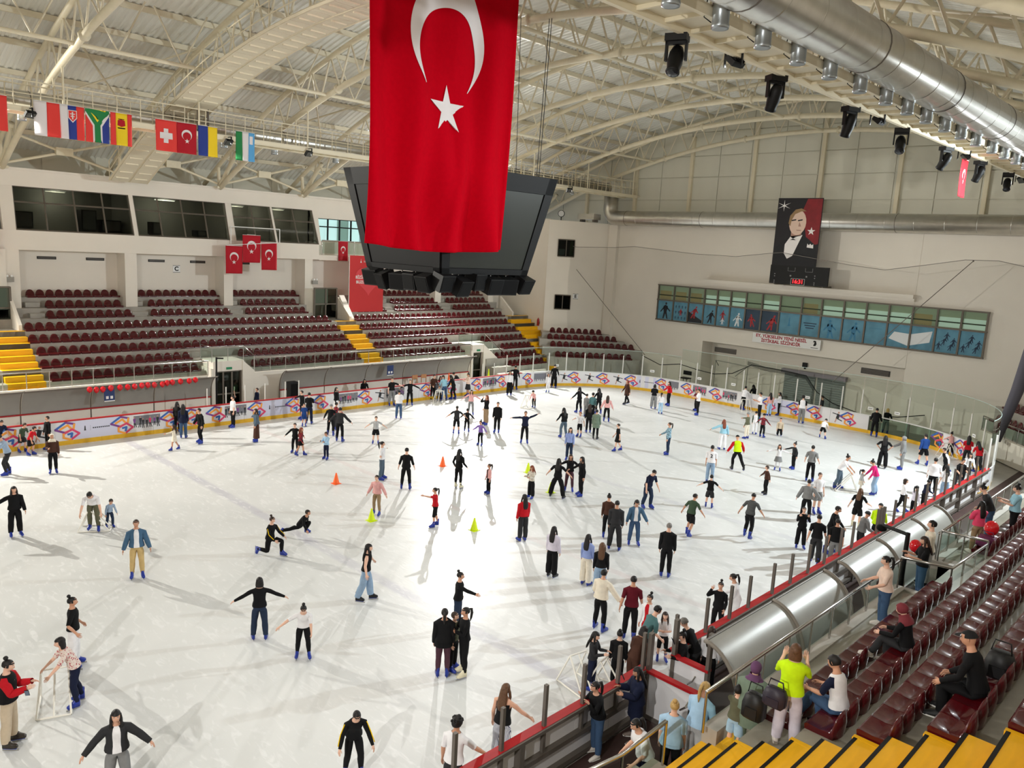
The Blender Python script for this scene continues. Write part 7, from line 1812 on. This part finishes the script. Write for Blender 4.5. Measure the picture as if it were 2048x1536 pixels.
at_feet(1568,1489,1.64,178,'face','tee','lime','q','lavender','bob','l','trainer','person in bright lime t-shirt and pale trousers at the rail',dict(lean=4,fat=1.12),z=2.78)
# seated spectators: on the terrace seats
def seated(x, y, k, h, pose, top, tc, bot, bc, hair, hc, foot, lab, o, f=-90):
    p = ground(x, y, NZ(k)+.1); o = dict(o); o['seat'] = True
    v = math.atan2(-1, 0)
    return person((NX(k)+.2, p[1], NZ(k)+.09), h, math.radians(-90+o.get('turn',0)), pose, top, tc, bot, bc, hair, hc, foot, lab, o)
seated(1692,1428,1,1.7,'sitx','tee','white','j','jeans','short','k','shoe','man in white and navy t-shirt sitting by the yellow stairs',dict(slv='navy',turn=-10))
seated(1822,1300,1,1.62,'sitx','long','black','p','char','hijab','hijabred','trainer','person in black with dark red headscarf sitting in the second row',{})
seated(1950,1385,3,1.74,'sit','long','black','p','black','cap','black','shoe','man in black with a cap sitting in the fourth row',dict(lean=20))

# ---------------------------------------------------------------- belongings
def bag(p, label, col, w=.3, d=.16, h=.34, strap=True):
    t = thing('bag', p, label, 'bag'); x, y, z = p; bm = mat('bag_'+label[:12], col, .5)
    m = MB(); m.rings([[(x+a*sx,y+b*sx,z+q) for a, b in ((-w/2,-d/2),(0,-d/2*1.15),(w/2,-d/2),(w/2*1.05,0),(w/2,d/2),(0,d/2*1.15),(-w/2,d/2),(-w/2*1.05,0))] for q, sx in ((0,.8),(.04,1),(h*.6,1),(h*.92,.8),(h,.45))]); m.build('pouch', bm, t, True)
    m = MB(); m.rings([[(x+a,y-d/2*1.25,z+q) for a, q in ((-w*.3,h*.1),(w*.3,h*.1),(w*.3,h*.5),(-w*.3,h*.5))],[(x+a,y-d/2*.9,z+q) for a, q in ((-w*.3,h*.1),(w*.3,h*.1),(w*.3,h*.5),(-w*.3,h*.5))]]); m.build('pocket', bm, t)
    if strap: MB().tube([(x-w*.4,y,z+h*.85),(x-w*.3,y,z+h*1.35),(x+w*.3,y,z+h*1.35),(x+w*.4,y,z+h*.85)], .012, 6).build('strap', bm, t, True)
def loc(x, y, z): q = ground(x, y, z); return (q[0],q[1],z)
bag(loc(1506,1436,3.1),'black backpack on the back of the sage green suit',(20,20,22),.32,.2,.42)
bag(loc(1548,1412,3.55),'dark violet shoulder bag beside the lime t-shirt',(40,34,48),.32,.16,.3)
bag(loc(1767,1176,2.95),'brown handbag hanging beside the peach t-shirt',(60,44,40),.28,.14,.2)
bag((NX(3)+.28,loc(1990,1370,NZ(3)+.1)[1]+.3,NZ(3)+.1),'black rucksack behind the man with a cap',(16,16,18),.34,.26,.4)
bag((NX(0)+.2,loc(1976,1090,NZ(0)+.15)[1],NZ(0)+.1),'purple flowery bag lying on the front near seats',(96,34,72),.42,.3,.3)
bag(loc(1392,1440,1.9),'black handbag beside the pale grey trousers',(18,18,20),.28,.14,.28)
def balloon(p, lab, r=.15):
    t = thing('balloon', p, lab, 'balloon'); MB().ell(p,r,r,r*1.12,14,9).build('bladder', mat('balloon_red', (206,22,34)), t, True); MB().lathe([(.008,-.03),(.02,-.02),(.006,0)],8,(p[0],p[1],p[2]-r*1.12)).build('knot', mat('balloon_red', (206,22,34)), t)
balloon(loc(1831,1092,3.05),'red balloon in the hand of the person in black t-shirt')
balloon((NX(0)+.22,loc(1985,1068,NZ(0)+.4)[1],NZ(0)+.55),'red balloon lying on the front near seats',.18)
def phone(p, lab, yaw=0):
    t = thing('phone', p, lab, 'phone'); R = rz(math.radians(yaw))@rx(math.radians(25)); MB().obox(p,.075,.012,.15,R).build('case', BLACK, t); MB().obox(tuple(np.array(p)+R@np.array([0,-.007,0])),.068,.002,.14,R).build('screen', mat('phone_screen', (96,110,130), .2), t)
phone(loc(54,1386,1.25),'phone held by the man in sports jersey',60)
phone(loc(1346,1282,1.5),'phone held up by the person with a dark cap',-40)
phone(loc(1246,1352,1.45),'phone filming over the near boards',-50)
# loudspeaker, chairs and cones behind the far boards
t = thing('floor_loudspeaker', (-16.2,3.85,0), 'black loudspeaker on the floor behind the far boards', 'loudspeaker')
bar('cabinet', t, -16.45,-16.0,3.6,4.1,0,1.75, BLACK); bar('grille', t, -16.0,-15.985,3.64,4.06,.1,1.65, BLACKM); bar('plinth', t, -16.5,-15.95,3.55,4.15,-.06,.02, BLACKM)
for i, y in enumerate((13.0,13.75)):
    t = thing('wooden_chair', (-16.3,y,0), 'light brown wooden chair behind the far boards, %s one' % ('left','right')[i], 'chair'); wd = mat('chair_wood', (196,140,96), .5)
    bar('seat', t, -16.5,-16.1,y-.22,y+.22,.42,.46, wd); bar('backrest', t, -16.5,-16.46,y-.22,y+.22,1.15,1.4, wd)
    for dx in (-16.48,-16.12):
        for dy in (-.2,.2): bar('leg', t, dx-.02,dx+.02,y+dy-.02,y+dy+.02,-.06,.42 if dx > -16.3 else 1.3, wd)
for (p, c, l) in (((-15.6,15.2,0),'orange','tall orange cone behind the far boards'),((-15.6,18.9,0),'yellow','yellow cone behind the far boards')):
    t = thing('traffic_cone', p, l, 'cone'); cm_ = mat('cone_'+c, (255,106,40)); MB().lathe([(.2,.03),(.18,.06),(.03,1.5),(.02,1.52)],14,p).build('body', cm_, t, True); bar('base', t, p[0]-.2,p[0]+.2,p[1]-.2,p[1]+.2,-.05,.03, cm_)
# black camera mast by the near stairwell
t = thing('camera_mast', (17.75,1.9,0), 'black angled mast with a speaker rising by the near stairwell', 'mast')
strut('pole', t, (17.75,1.9,0), (17.75,1.9,3.3), .06, BLACK); strut('arm', t, (17.75,1.9,3.25), (17.0,2.3,3.2), .05, BLACK); MB().ell((16.95,2.35,3.1),.14,.14,.1,12,8).build('speaker_head', BLACKM, t, True)
t = thing('camera_mast', (-17.0,-.55,0), 'thin black pole beside the far doorway', 'mast')
strut('pole', t, (-17.0,-.3,0), (-17.0,-.3,3.3), .05, BLACK); strut('arm', t, (-17.0,-.3,3.25), (-16.8,0,3.25), .04, BLACK)
